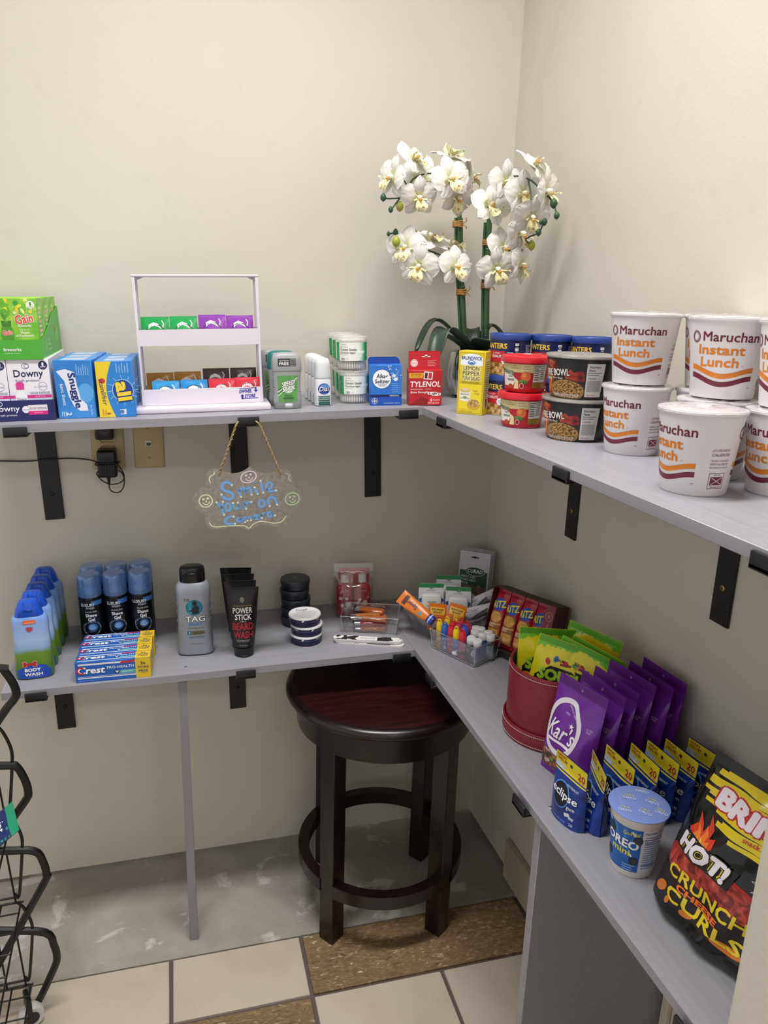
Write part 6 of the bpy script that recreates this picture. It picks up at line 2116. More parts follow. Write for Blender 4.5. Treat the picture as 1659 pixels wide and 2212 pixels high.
pr = [(0.0350, 0.002), (0.0362, 0.012), (0.0362, 0.0155)]
MB().lathe([(0, 0.0005), (0.0330, 0.0005), (0.0350, 0.002), (0.0360, 0.0120)], NV, 48).build('tin', t0)
b = MB().lathe([(0.0362, 0.0121), (0.0366, 0.0130), (0.0366, 0.0180)], NV, 48)
b.lathe([(0.0366, 0.0180), (0.0366, 0.0205), (0.0355, 0.0220), (0.0320, 0.0226), (0.0300, 0.0219), (0, 0.0219)], M('#e4e2e4', 0.3), 48)
b.build('lid', t0)
a = Art()
pp = [(0.0366, 0.0125), (0.0366, 0.0205)]
a.rect(-0.110, 0.0126, 0.118, 0.0134, '#d9d9e2', 1)
for k in range(6):
    u = -0.09 + k * 0.038
    if k % 2:
        a.text('Dove', u, 0.0160, w=0.010, h=0.0030, col='#e2e2ea', l=1)
    else:
        a.ell(u, 0.0160, 0.0032, 0.0015, '#e8e8ee', 1, 12, 25)
a.build('band_print', t0, cylmap(pp, 0.0366), 0.006)
a = Art()
a.text('Dove', -0.003, 0.018, w=0.026, h=0.009, col='#20264c', shear=0.2, l=2).ell(0.001, 0.0105, 0.0035, 0.0014, '#20264c', 2, 12, 20)
a.ell(0.002, -0.002, 0.0260, 0.0140, '#cfcfd2', 1, 36).text('BODY CARE', 0.002, 0.003, w=0.024, h=0.0024, col='#8a8c94', l=2).text('nourishing cream', 0.002, -0.004, w=0.026, h=0.0024, col='#9a9ca4', l=2)
a.build('lid_print', t0, flat((0, 0, 0.0220), (1, 0, 0), (0, 1, 0)))
for i, (dx, lb) in enumerate(((0, 'bottom'), (0.001, 'middle'), (-0.003, 'top'))):
    mw = FBL @ T3(-0.5170 + dx, -0.1980, 0.0002 + i * 0.0232, (0, 34, 6)[i])
    lb = f'white and navy cream tin, {lb} of the stack of three in front'
    if i == 0:
        t0.matrix_world = mw
        t0['label'] = lb
    else:
        copy_tree(t0, lb, mw)

# ---- clear bag with two red travel bottles
t = thing('travel_wash_set', 'clear zip bag with two red flower-print travel bottles', 'toiletry set', FBL @ T3(-0.3790, -0.0830, 0.0002, -8, -9))
BAGC = clear('clear_bag', (0.97, 0.97, 0.97), 0.07, 0.10, 0.3)
p = Pouch(0.096, 0.130, 0.040, stand=True, seal=0.020, seed=8, wr=0.0012)
p.mesh(BAGC).build('zip_bag', t, sharp=70)
MB().box(-0.036, 0.012, 0.004, 0.040, 0.0126, 0.116, M('#b83242', 0.4)).build('backing_card', t)
for sx, hh, cc in ((-0.022, 0.100, '#d9d3d6'), (0.021, 0.100, '#cfc9cc')):
    o = MB()
    secs = [(0.004, 0.0185, 0.0110, 3.5), (0.006, 0.0200, 0.0120, 3.5), (0.070, 0.0200, 0.0120, 3.5), (0.078, 0.0180, 0.0110, 3), (0.083, 0.0100, 0.0085, 2.2)]
    o = MB().loft(secs, M('#b02a3c', 0.3), 36, T=T3(sx, -0.002, 0)).build('bottle', t)
    MB().loft([(0.0832, 0.0100, 0.0085, 2.2), (0.0838, 0.0108, 0.0092, 2.2), (0.1035, 0.0100, 0.0088, 2.2), (0.1045, 0.008, 0.007, 2)], M(cc, 0.3), 28, T=T3(sx, -0.002, 0)).build('cap', o)
    a = Art()
    a.rect(-0.016, 0.008, 0.016, 0.070, '#a01f34', 1).text('april', 0.0, 0.064, w=0.016, h=0.005, col='#e8c2c8').text('BODY WASH', 0.0, 0.014, w=0.022, h=0.003, col='#e8c2c8')
    rnd = random.Random(int(sx * 1000))
    for i in range(9):
        u, v = rnd.uniform(-0.012, 0.012), rnd.uniform(0.026, 0.046)
        for q in range(5):
            a.ell(u + 0.0026 * math.cos(q * 1.257), v + 0.0026 * math.sin(q * 1.257), 0.0017, 0.0017, '#efe9e6', 2 + i % 3, 8)
    a.build('label', o, (lambda f_, sx_: (lambda u, v, h_: f_(u, v, h_) + np.array([sx_, -0.002, 0])))(loftmap(secs), sx), 0.006)

# ---- clear tray of lighters
def clear_tray(name, label, mw, w, d, h, fl=0.006, cat='tray'):
    t = thing(name, label, cat, mw)
    CP = clear('clear_acrylic', (0.93, 0.94, 0.94), 0.08, 0.05, 0.45)
    b = MB()
    bo = [(-w / 2, -d / 2), (w / 2, -d / 2), (w / 2, d / 2), (-w / 2, d / 2)]
    to = [(-w / 2 - fl, -d / 2 - fl), (w / 2 + fl, -d / 2 - fl), (w / 2 + fl, d / 2 + fl), (-w / 2 - fl, d / 2 + fl)]
    c = 0.0016
    ti = [(x - math.copysign(c, x), y - math.copysign(c, y)) for x, y in to]
    bi = [(x - math.copysign(c, x), y - math.copysign(c, y)) for x, y in bo]
    V = [(x, y, 0) for x, y in bo] + [(x, y, h) for x, y in to] + [(x, y, h) for x, y in ti] + [(x, y, c) for x, y in bi]
    F = [[3, 2, 1, 0]]
    for i in range(4):
        j = (i + 1) % 4
        F += [[i, j, j + 4, i + 4], [i + 4, j + 4, j + 8, i + 8], [i + 8, j + 8, j + 12, i + 12]]
    F.append([12, 13, 14, 15])
    b.add(V, F, CP)
    b.build('tray', t)
    RIM = clear('clear_rim', (0.85, 0.87, 0.88), 0.35, 0.08, 0.5, '#d9dcdc', 0.35)
    MB().tube([(x, y, h) for x, y in to], 0.0011, RIM, 6, True).build('rim', t)
    b = MB()
    b.tube([(x, y, 0.001) for x, y in bo], 0.0010, RIM, 6, True)
    for i in range(4):
        b.tube([(*bo[i], 0.001), (*to[i], h)], 0.0010, RIM, 6)
    b.build('edges', t)
    return t


MT1 = FBL @ T3(-0.3560, -0.1640, 0.0002, -20)
clear_tray('clear_tray', 'clear plastic tray full of orange and red cigarette lighters', MT1, 0.122, 0.072, 0.044)
LTR = [('#e0781c', 'orange'), ('#c8243a', 'red'), ('#d98a3c', 'amber')]


def lighter(mw, ci, label):
    t = thing('lighter', label, 'lighter', MT1 @ mw, 'lighters in the clear tray')
    col = LTR[ci][0]
    TM = clear('lighter_' + LTR[ci][1], lin(col)[:3], 0.06, 0.08, 0.3, col, 0.55)
    MB().loft([(-0.0, 0.0100, 0.0048, 2.6), (0.001, 0.0108, 0.0055, 2.6), (0.056, 0.0108, 0.0055, 2.6), (0.057, 0.0104, 0.0050, 2.6)], TM, 24).build('body', t)
    MB().loft([(0.0570, 0.0106, 0.0052, 2.6), (0.0700, 0.0100, 0.0048, 2.6)], M('#c4c6c8', 0.2, 0.95), 24).build('metal_hood', t)
    b = MB().lathe([(0, -0.0028), (0.0042, -0.0028), (0.0042, 0.0028), (0, 0.0028)], M('#4a4a4c', 0.4, 0.8), 16, T3(0.0045, 0, 0.0715, 0, 90))
    b.box(-0.0095, -0.003, 0.0640, -0.0035, 0.003, 0.0735, M('#1a1a1c', 0.4), 0.0008)
    b.build('spark_wheel', t)


lay = [(0.048, -0.022, 0.008, -88, 0, 'nearest the front rim'), (0.050, -0.008, 0.008, -93, 1, 'second from the front rim'), (0.049, 0.007, 0.008, -87, 2, 'in the middle of the tray floor'),
       (0.050, 0.023, 0.008, -92, 0, 'at the back of the tray floor'), (0.045, -0.014, 0.0200, -86, 1, 'in the upper layer at the front'), (0.047, 0.002, 0.0200, -95, 0, 'in the upper layer at the middle'),
       (0.046, 0.018, 0.0200, -84, 0, 'in the upper layer at the back'), (0.050, -0.020, 0.0312, -96, 0, 'in the top layer along the front rim'), (0.040, 0.024, 0.0312, -104, 0, 'in the top layer along the back rim'), (0.030, 0.006, 0.0315, -70, 2, 'on top of the pile, turned askew')]
for i, (x, y, z, a_, ci, lb) in enumerate(lay):
    T = Matrix.Translation((x - 0.012, y, z)) @ Matrix.Rotation(R(a_ + 90), 4, 'Z') @ Matrix.Rotation(R(-90), 4, 'Y') @ Matrix.Rotation(R(90), 4, 'Z')
    lighter(T, ci, f'see-through {LTR[ci][1]} lighter {lb}')

# ---- nail files
def file_mat():
    return cells('cow_print', 130, [(0.35, '#e9e7e4'), (0.42, '#e9e7e4'), (0.50, '#1d1d20')], bump=0)


def round_strip(w, r, n=8):
    P = []
    for k in range(n + 1):
        q = R(-90 + 180 * k / n)
        P.append((w / 2 - r + r * math.cos(q), r * math.sin(q)))
    for k in range(n + 1):
        q = R(90 + 180 * k / n)
        P.append((-w / 2 + r + r * math.cos(q), r * math.sin(q)))
    return P


COW = noisy('cow_print', 70, [(0.45, '#e8e6e3'), (0.5, '#e8e6e3'), (0.505, '#1a1a1c')], rough=0.5, detail=0)
for i, (dx, dy, rz, lb) in enumerate(((0.004, -0.002, -21.5, 'nail file at the bottom of the small stack'), (0.002, 0.001, -19.0, 'nail file in the middle of the small stack'), (0, 0, -19.8, 'cow-print nail file with a white centre band, on top of the stack'))):
    t = thing('nail_file', lb, 'nail file', FBL @ T3(-0.3840 + dx, -0.2460 + dy, 0.0002 + i * 0.0043, rz), 'nail files')
    MB().prism(round_strip(0.158, 0.0105), 0, 0.0040, M('#dcd6d8', 0.5)).build('board', t)
    MB().prism(round_strip(0.1575, 0.0102), 0.00405, 0.0042, COW).build('printed_face', t)
    if i == 2:
        a = Art()
        a.rect(-0.022, -0.0098, 0.022, 0.0098, '#e4e2e0', 1).text('GLAMOUR', 0.0, 0.0, w=0.034, h=0.0060, col='#8a8a8c', l=2)
        a.build('band_print', t, flat((0, 0, 0.0042), (1, 0, 0), (0, 1, 0)))

# ================================================================== THE CORNER
# ---- glass bowl with travel items
BC = Vector((-0.182, -0.178, 0.6985))
t = thing('glass_bowl', 'scalloped clear glass bowl full of small travel items in the corner', 'bowl', Matrix.Translation(BC))
GL = clear('pressed_glass', (0.80, 0.81, 0.81), 0.10, 0.08, 0.5, '#a9aba8', 0.30)
V, F = [], []
n = 96
prof = [(0.045, 0.0005), (0.052, 0.002), (0.075, 0.012), (0.093, 0.028), (0.104, 0.046), (0.1005, 0.046), (0.090, 0.030), (0.072, 0.016), (0.05, 0.006), (0.0, 0.005)]
for r_, z in prof:
    for k in range(n):
        q = 2 * PI * k / n
        s_ = 1 + 0.028 * abs(math.sin(8 * q)) * (r_ / 0.1) ** 2
        V.append((r_ * s_ * math.cos(q), r_ * s_ * math.sin(q), z + (0.004 * abs(math.sin(8 * q)) if 0.098 < r_ else 0)))
for i in range(len(prof) - 1):
    for k in range(n):
        F.append([i * n + k, i * n + (k + 1) % n, (i + 1) * n + (k + 1) % n, (i + 1) * n + k])
F.append(list(range(n))[::-1])
MB().add(V, F, GL).build('bowl', t)


def at_bowl(x, y, z, rz, rx, ry=0):
    return T3(x, y, z, rz, rx, ry)


# floss packs
def floss(label, mw):
    t = thing('floss_pack', label, 'floss', mw, 'dental floss packs')
    CARD = M('#cfcfd4', 0.4)
    MB().prism([(-0.030, 0), (0.030, 0), (0.030, 0.083), (0.026, 0.086), (-0.026, 0.086), (-0.030, 0.083)], -0.0005, 0.0005, CARD, T3(0, 0, 0, 0, 90)).build('card', t)
    MB().loft([(0.010, 0.0200, 0.0075, 4, 0, -0.007), (0.012, 0.0215, 0.0085, 4, 0, -0.008), (0.050, 0.0235, 0.0085, 4, 0, -0.008), (0.058, 0.0225, 0.0080, 3.5, 0, -0.0075), (0.061, 0.019, 0.006, 3, 0, -0.006)], M('#d9dad8', 0.35), 32).build('dispenser', t)
    a = Art()
    a.rect(-0.030, 0.076, 0.030, 0.0858, '#2a7a4a', 1).ell(0, 0.0758, 0.0055, 0.003, '#6d7d74', 2).text('simply', 0.0, 0.0695, w=0.020, h=0.0045, col='#5a6a60').rect(-0.024, 0.0640, 0.024, 0.0648, '#9aa0a4')
    a.ell(-0.0245, 0.046, 0.005, 0.005, '#2a4a9a', 1).ell(0.0250, 0.046, 0.005, 0.005, '#2a4a9a', 1)
    a.build('card_print', t, front(-0.0005))
    a = Art()
    a.text('simply', 0.0, 0.045, w=0.020, h=0.0055, col='#3f8a5a', bold=0.01).text('dental floss', 0.0, 0.036, w=0.022, h=0.0030, col='#5f9a74').text('mint flavor', 0.0, 0.030, w=0.020, h=0.0028, col='#5f9a74').text('WAXED', 0.0, 0.0245, w=0.014, h=0.0028, col='#5f9a74')
    a.build('dispenser_print', t, front(-0.0166))


floss('white floss pack with green top, left one in the glass bowl', T3(-0.2230, -0.1850, 0.7180, -14, -12))
floss('white floss pack with green top, right one in the glass bowl', T3(-0.1640, -0.2080, 0.7130, -20, -12))
floss('white floss pack with green top, behind the other two', T3(-0.1700, -0.1600, 0.7260, -16, -8))
# sunscreen tube
_c, _t = Vector((-0.2560, -0.2620, 0.7560)), Vector((-0.3040, -0.2030, 0.7900))
_z = (_t - _c).normalized()
_n = Vector((-0.35, -0.80, 0.50))
_y = -(_n - _z * _n.dot(_z)).normalized()
_x = _y.cross(_z)
t = thing('sunscreen_tube', 'orange sunscreen tube with blue cap lying over the bowl rim', 'tube', Matrix(((_x.x, _y.x, _z.x, _c.x), (_x.y, _y.y, _z.y, _c.y), (_x.z, _y.z, _z.z, _c.z), (0, 0, 0, 1))) @ Matrix.Translation((0, 0, -0.012)) @ Matrix.Scale(0.86, 4))
secs = [(0.018, 0.0130, 0.0120, 2.1), (0.030, 0.0165, 0.0120, 2.1), (0.070, 0.0185, 0.0085, 2.1), (0.105, 0.0200, 0.0025, 2.2), (0.115, 0.0205, 0.0008, 3)]
MB().loft(secs, M('#e07a1c', 0.3), 32).build('tube', t)
MB().loft([(0.0, 0.0110, 0.0105, 2.1), (0.0015, 0.0125, 0.0120, 2.1), (0.017, 0.0135, 0.0125, 2.1)], M('#1d3aa8', 0.3), 32).build('cap', t)
MB().loft([(0.0095, 0.0133, 0.0126, 2.1), (0.0125, 0.0136, 0.0128, 2.1)], M('#e2e4ea', 0.3), 32).build('cap_ring', t)
a = Art()
a.text('Sport', 0.0, 0.075, w=0.040, h=0.014, col='#3a2a5c', bold=0.03, rot=90, l=2).text('SUNSCREEN 50', 0.008, 0.060, w=0.045, h=0.004, col='#f6d8b0', rot=90).ell(-0.006, 0.040, 0.005, 0.005, '#3fa8b8', 1).rect(-0.014, 0.090, 0.014, 0.102, '#5c2f14', 1)
a.build('label', t, loftmap(secs), 0.006)


def opack(label, mw):
    t = thing('wipe_packet', label, 'packet', mw, 'orange sunscreen packets')
    p = Pouch(0.042, 0.062, 0.008, seal=0.004, bseal=0.004, seed=3, wr=0.0006)
    pouch_part(p, M('#d9701a', 0.25), t, 'film', 12, 12)
    a = Art()
    a.rect(-0.017, 0.036, 0.017, 0.053, '#e8b43a', 1).text('BANANA', 0, 0.048, w=0.028, h=0.005, col='#3a2414', bold=0.03, l=2).text('BOAT', 0, 0.041, w=0.020, h=0.005, col='#3a2414', bold=0.03, l=2).text('Sport', 0, 0.029, w=0.022, h=0.006, col='#5a2f74', l=2, shear=0.2).lines(-0.014, 0.022, 0.014, 3, 0.004, 0.0014, '#8f4410')
    a.build('print', t, p.front, 0.007)


opack('small orange packet in the bowl, beside the sunscreen tube', T3(-0.2330, -0.2480, 0.7180, -8, -28, 8))
opack('small orange packet in the bowl, under the right floss pack', T3(-0.1980, -0.2560, 0.7180, -22, -28, 14))


def clipper(label, mw, rot):
    t = thing('nail_clipper_pack', label, 'nail clipper', mw, 'nail clipper packs')
    MB().box(-0.062, -0.0006, 0, 0.062, 0.0006, 0.050, M('#d2d2d8', 0.4), 0.0003).build('card', t)
    a = Art()
    a.text('SASSY+CHIC', -0.020, 0.040, w=0.060, h=0.0065, col='#3a3a40').text('NAIL CLIPPER', 0.045, 0.042, w=0.022, h=0.003, col='#7a7a80').lines(0.038, 0.036, 0.058, 6, 0.004, 0.0014, '#9a9aa0')
    a.ell(-0.050, 0.043, 0.004, 0.003, '#5a5a60', 1)
    a.build('card_print', t, front(-0.0006))
    c = MB()
    ST = M('#8e8e92', 0.18, 1.0)
    T = T3(0, -0.0060, 0.020, 0, 0, -14)
    c.box(-0.038, -0.0045, -0.0050, 0.036, 0.0045, -0.0030, ST, 0.0008, T=T)
    c.box(-0.038, -0.0045, 0.0005, 0.036, 0.0045, 0.0022, ST, 0.0008, T=T @ T3(0, 0, 0, 0, 0, 3))
    c.box(-0.036, -0.0040, 0.0060, 0.032, 0.0040, 0.0078, ST, 0.0008, T=T @ T3(0, 0, 0, 0, 0, -5))
    c.lathe([(0, -0.006), (0.0022, -0.006), (0.0022, 0.009), (0.0034, 0.0095), (0.0034, 0.0105), (0, 0.0105)], ST, 12, T @ T3(0.031, 0, 0))
    c.build('clipper', t)
    p = MB().box(-0.046, -0.0125, 0.004, 0.048, -0.0006, 0.036, clear('blister', (0.97, 0.97, 0.97), 0.06, 0.06, 0.3), 0.003, 2)
    p.build('blister', t)


clipper('white carded nail clipper leaning in front in the bowl', T3(-0.1270, -0.2520, 0.7170, -18, -36, -15), 0)
clipper('white carded nail clipper behind the front one in the bowl', T3(-0.1080, -0.2240, 0.7300, -14, -36, -24), 0)

# ---- first aid packs in the corner
t0 = thing('first_aid_pack', 'grey and green first aid pouch in front, in the corner', 'pouch', T3(-0.0780, -0.0900, 0.6985, -40, -7), 'first aid pouches')
p = Pouch(0.0800, 0.142, 0.012, seal=0.026, bseal=0.004, seed=11, wr=0.0008)
pouch_part(p, M('#c4c2c8', 0.35), t0)
a = Art()
a.poly([(-0.036, 0.055), (0.036, 0.055), (0.036, 0.093), (-0.036, 0.093)], '#1f4a38', 1).rect(-0.036, 0.006, 0.036, 0.055, '#6f5a4c', 1).rect(0.012, 0.006, 0.024, 0.050, '#8a6a54', 2).rect(0.026, 0.010, 0.034, 0.046, '#7c5c48', 2)
a.ell(0.004, 0.0925, 0.0250, 0.0115, '#d2d4d2', 2, 30).ell(0.004, 0.0925, 0.0238, 0.0104, '#183c2e', 3, 30)
a.text('CURAD', 0.004, 0.0930, w=0.0400, h=0.0090, col='#e6e8e6', bold=0.02, l=4)
a.text('FIRST AID', -0.012, 0.0770, w=0.0380, h=0.0058, col='#d6dcd8', bold=0.01).text('PORTABLE', -0.0115, 0.0690, w=0.0390, h=0.0058, col='#d6dcd8', bold=0.01).text('PACK', -0.0210, 0.0610, w=0.0200, h=0.0058, col='#d6dcd8', bold=0.01)
a.ell(0.018, 0.0545, 0.0050, 0.0050, '#9a7a68', 3)
a.rect(-0.010, 0.1260, 0.010, 0.1295, '#2c2a2c', 1).ell(0.0, 0.1278, 0.0040, 0.0032, '#2c2a2c', 1)
a.build('print', t0, p.front, 0.007)
copy_tree(t0, 'grey and green first aid pouch, middle of the three in the corner', T3(-0.0670, -0.0790, 0.6985, -41, -6))
copy_tree(t0, 'grey and green first aid pouch, rearmost of the three in the corner', T3(-0.0560, -0.0690, 0.6985, -42, -5))

# ---- clear tray of lip balms
MT2 = T3(-0.1960, -0.3300, 0.6982, -64)
clear_tray('clear_tray', 'clear plastic tray with colourful lip balms and white-capped bottles', MT2, 0.122, 0.074, 0.046)


def balm(label, mw, cap, body, acc):
    t = thing('lip_balm', label, 'lip balm', MT2 @ mw, 'lip balms in the clear tray')
    MB().lathe([(0, 0), (0.0075, 0), (0.0080, 0.001), (0.0080, 0.038), (0.0075, 0.040)], M(body, 0.3), 20).build('tube', t)
    b = MB().lathe([(0.0082, 0.0402), (0.0083, 0.042), (0.0078, 0.056), (0.0060, 0.060), (0.0, 0.061)], M(cap, 0.3), 20)
    b.build('cap', t)
    MB().tube([(0.0040 * math.cos(q), 0.0, 0.0625 + 0.0042 * math.sin(q)) for q in np.linspace(0, 2 * PI, 13)[:-1]], 0.0016, M(cap, 0.3), 6, True).build('key_loop', t)
    a = Art()
    rnd = random.Random(len(label))
    for i in range(12):
        a.ell(rnd.uniform(-0.011, 0.011), rnd.uniform(0.006, 0.034), rnd.uniform(0.001, 0.003), rnd.uniform(0.001, 0.003), rnd.choice([acc, '#e8c83a', '#e9e4dc', '#c2455c']), 1 + i % 2, 9)
    a.build('print', t, cylmap([(0.0080, 0.0), (0.0080, 0.04)], 0.008), 0.004)


bl = [(-0.050, -0.026, '#e3c31c', '#caa42a', '#2f6fc0', 'yellow', 'at the left corner of the tray'), (-0.033, -0.027, '#2a62c4', '#2f78c8', '#b8d0ee', 'blue', 'at the front left of the tray'),
      (-0.016, -0.026, '#d02a3c', '#c03040', '#f0c0c0', 'red', 'second from the left in front'), (0.001, -0.027, '#e6c71e', '#2f80c8', '#e6d070', 'yellow-capped blue', 'in the front middle'),
      (0.018, -0.026, '#d4283a', '#c83a80', '#f0b0d0', 'red-capped pink', 'at the front right of the group'), (-0.042, -0.010, '#e3c31c', '#d0a82c', '#c04a3a', 'yellow', 'in the second row at the left'),
      (-0.025, -0.009, '#d02a3c', '#c03040', '#f0d080', 'red', 'in the second row'), (-0.008, -0.010, '#c83a64', '#b8305a', '#f0c0d0', 'pink', 'in the second row near the middle'),
      (0.009, -0.009, '#2a62c4', '#2b70c0', '#b8d0ee', 'blue', 'in the second row at the right'), (-0.034, 0.008, '#e3c31c', '#cfa62a', '#2f6fc0', 'yellow', 'in the back row at the left'),
      (-0.016, 0.009, '#c8303c', '#b82c3a', '#f0d080', 'red', 'in the back row'), (0.002, 0.008, '#d02a3c', '#c03040', '#f0c0c0', 'red', 'in the back row at the right')]
for x, y, c1, c2, c3, cn, lb in bl:
    balm(f'{cn} lip balm with key loop, {lb}', T3(x, y, 0.0018 + 0.004 * ((y + 0.03) > 0.01), 15, 0, -3), c1, c2, c3)


def vial(label, mw, body, band):
    t = thing('small_bottle', label, 'bottle', MT2 @ mw, 'white capped bottles in the clear tray')
    MB().lathe([(0, 0), (0.0082, 0), (0.0086, 0.001), (0.0086, 0.046), (0.0078, 0.048)], body, 22).build('bottle', t)
    MB().lathe([(0.0090, 0.0482), (0.0093, 0.049), (0.0093, 0.064), (0.0085, 0.0655), (0, 0.0655)], M('#dedde0', 0.4), 22).build('cap', t)
    a = Art()
    a.rect(-0.012, 0.010, 0.012, 0.038, band, 1).text('care', 0.0, 0.026, w=0.016, h=0.006, col='#e8e8ec', l=2, rot=90).lines(-0.009, 0.018, 0.009, 3, 0.003, 0.001, '#aab4c4', 2)
    a.build('label', t, cylmap([(0.0086, 0.0), (0.0086, 0.05)], 0.0086), 0.004)


CLR = clear('blue_liquid', (0.55, 0.72, 0.92), 0.08, 0.05, 0.4, '#3f7cc0', 0.4)
CLW = clear('clear_vial', (0.93, 0.94, 0.96), 0.08, 0.05, 0.4, '#dfe2e6', 0.15)
BKV = M('#17181c', 0.3)
vs = [(0.032, -0.012, 0.003, 12, BKV, '#23242a', 'black bottle with white cap beside the lip balms'), (0.050, 0.028, 0.003, -8, CLR, '#2c5c9c', 'white-capped blue bottle at the far corner of the tray'),
      (0.028, 0.028, 0.004, -6, CLR, '#2c5c9c', 'white-capped blue bottle at the back of the tray'), (0.028, 0.007, 0.004, -4, CLW, '#8a94a4', 'white-capped clear bottle behind the black one'),
      (0.050, 0.007, 0.003, -10, CLR, '#2c5c9c', 'white-capped blue bottle at the right end of the tray'), (0.064, 0.018, 0.003, -6, CLW, '#8a94a4', 'white-capped clear bottle nearest the cracker box'),
      (0.054, -0.016, 0.003, 8, CLR, '#2c5c9c', 'white-capped blue bottle lowest at the front right of the tray'), (0.012, 0.028, 0.004, 5, CLW, '#8a94a4', 'white-capped clear bottle at the back beside the lip balms')]
for x, y, z, tilt, mt, bd, lb in vs:
    vial(lb, T3(x - 0.004, y - 0.002, z, 0, tilt * 0.8, tilt * 0.8) @ Matrix.Diagonal((1.05, 1.05, 0.82, 1)), mt, bd)
# a toothpick flosser style tube lying at the front
t = thing('eyeliner_stick', 'thin white and black stick lying against the front of the tray', 'stick', MT2 @ T3(0.010, -0.0335, 0.012, 0, 0, 72))
MB().lathe([(0, 0), (0.0032, 0.0005), (0.0032, 0.040), (0.003, 0.041)], M('#26262a', 0.3), 14).build('barrel', t)
MB().lathe([(0.0058, -0.012), (0.0060, -0.001), (0.0040, 0.0), (0.0, 0.0)], M('#dedde0', 0.4), 16).build('cap', t)
MB().lathe([(0, 0.041), (0.0032, 0.041), (0.0070, 0.0455), (0.0070, 0.047), (0, 0.047)], M('#dedde0', 0.4), 16).build('foot', t)

# ================================================================== LOWER RIGHT SHELF
ZR = 0.698
# ---- cracker tray box leaning back, four sleeves in it
MR = T3(-0.0985, -0.3930, ZR + 0.0145, -64, -15)
t = thing('cracker_box', 'open dark red cracker carton leaning back in the corner, holding four sleeves', 'box', MR)
KR = M('#4a1a1c', 0.45)
KB = M('#3a201c', 0.6)
w, d, h, c = 0.166, 0.052, 0.132, 0.0016
x0 = -0.082
MB().box(x0, d / 2 - c, 0, x0 + w, d / 2, h, KB).build('back_panel', t)
MB().box(x0, -d / 2, 0, x0 + w, d / 2 - c, c, KB).build('bottom_panel', t)
MB().box(x0, -d / 2, h - c, x0 + w, d / 2 - c, h, KB).build('top_panel', t)
MB().box(x0, -d / 2, c, x0 + c, d / 2 - c, h - c, KR).build('side_panel', t)
MB().box(x0 + w - c, -d / 2, c, x0 + w, d / 2 - c, h - c, KR).build('side_panel', t)
MB().box(x0 + w - 0.024, -d / 2 - 0.001, 0.0, x0 + w, -d / 2, h, M('#7a1c26', 0.4)).build('end_flap', t)
a = Art()
a.text('peanut butter', x0 + w - 0.0145, 0.070, w=0.050, h=0.006, col='#c9a09a', rot=78).ring(x0 + w - 0.012, 0.108, 0.0085, 0.010, 0.001, '#c98a8a').text('8', x0 + w - 0.012, 0.108, w=0.006, h=0.008, col='#c98a8a')
a.build('flap_print', t, front(-d / 2 - 0.001))
CRK = noisy('cracker', 90, [(0.3, '#a8742e'), (0.5, '#c9964a'), (0.7, '#d8ac62')], rough=0.7, bump=0.4, bdist=0.001)
SLV = M('#a81c2e', 0.25)
p = Pouch(0.0345, 0.124, 0.030, seal=0.006, bseal=0.006, seed=2, wr=0.0006, edge=0.32, sag=0.10)


def sleeve(label, x):
    t = thing('cracker_sleeve', label, 'crackers', MR @ T3(x, -0.008, 0.0035), 'cracker sleeves in the box')
    pouch_part(p, SLV, t, 'wrapper', 12, 20)
    a = Art()
    a.rect(-0.0155, 0.006, 0.0155, 0.074, '#8a5a2a', 1)
    a.ell(0.0, 0.0900, 0.0148, 0.0148, '#1d4a9c', 1, 30)
    a.text('RITZ', 0.0, 0.0905, w=0.0300, h=0.0155, col='#e8d83a', bold=0.03, rot=14, l=3, outline=('#17346e', 0.02), ol=2)
    a.ell(0.0005, 0.0620, 0.0140, 0.0120, CRK, 3, 26)
    for k in range(7):
        q = 2 * PI * k / 6
        r_ = 0.0065 if k < 6 else 0
        a.ell(r_ * math.cos(q), 0.062 + r_ * 0.9 * math.sin(q), 0.0008, 0.0008, '#7a4a18', 4, 8)
    a.poly([(-0.0150, 0.038), (0.0150, 0.046), (0.0150, 0.050), (-0.0150, 0.045)], '#c08a5a', 2)
    a.text('peanut', -0.004, 0.0455, w=0.016, h=0.004, col='#f0e6da', l=4).text('butter', -0.005, 0.0400, w=0.014, h=0.004, col='#f0e6da', l=4)
    a.rect(-0.0140, 0.008, 0.0140, 0.034, CRK, 3)
    for k in range(10):
        a.ell(-0.010 + 0.005 * (k % 5), 0.015 + 0.011 * (k // 5), 0.0008, 0.0008, '#7a4a18', 4, 8)
    a.ring(0.008, 0.1120, 0.0052, 0.0052, 0.0006, '#e0a0a4', 2).text('190', 0.008, 0.1120, w=0.006, h=0.003, col='#e8c0c0', l=2)
    a.build('print', t, p.front, 0.006)


for i, nm_ in enumerate(('leftmost red cracker sleeve in the box', 'second red cracker sleeve from the left', 'third red cracker sleeve from the left', 'rightmost red cracker sleeve, beside the end flap')):
    sleeve(nm_, x0 + 0.0205 + i * 0.0362)

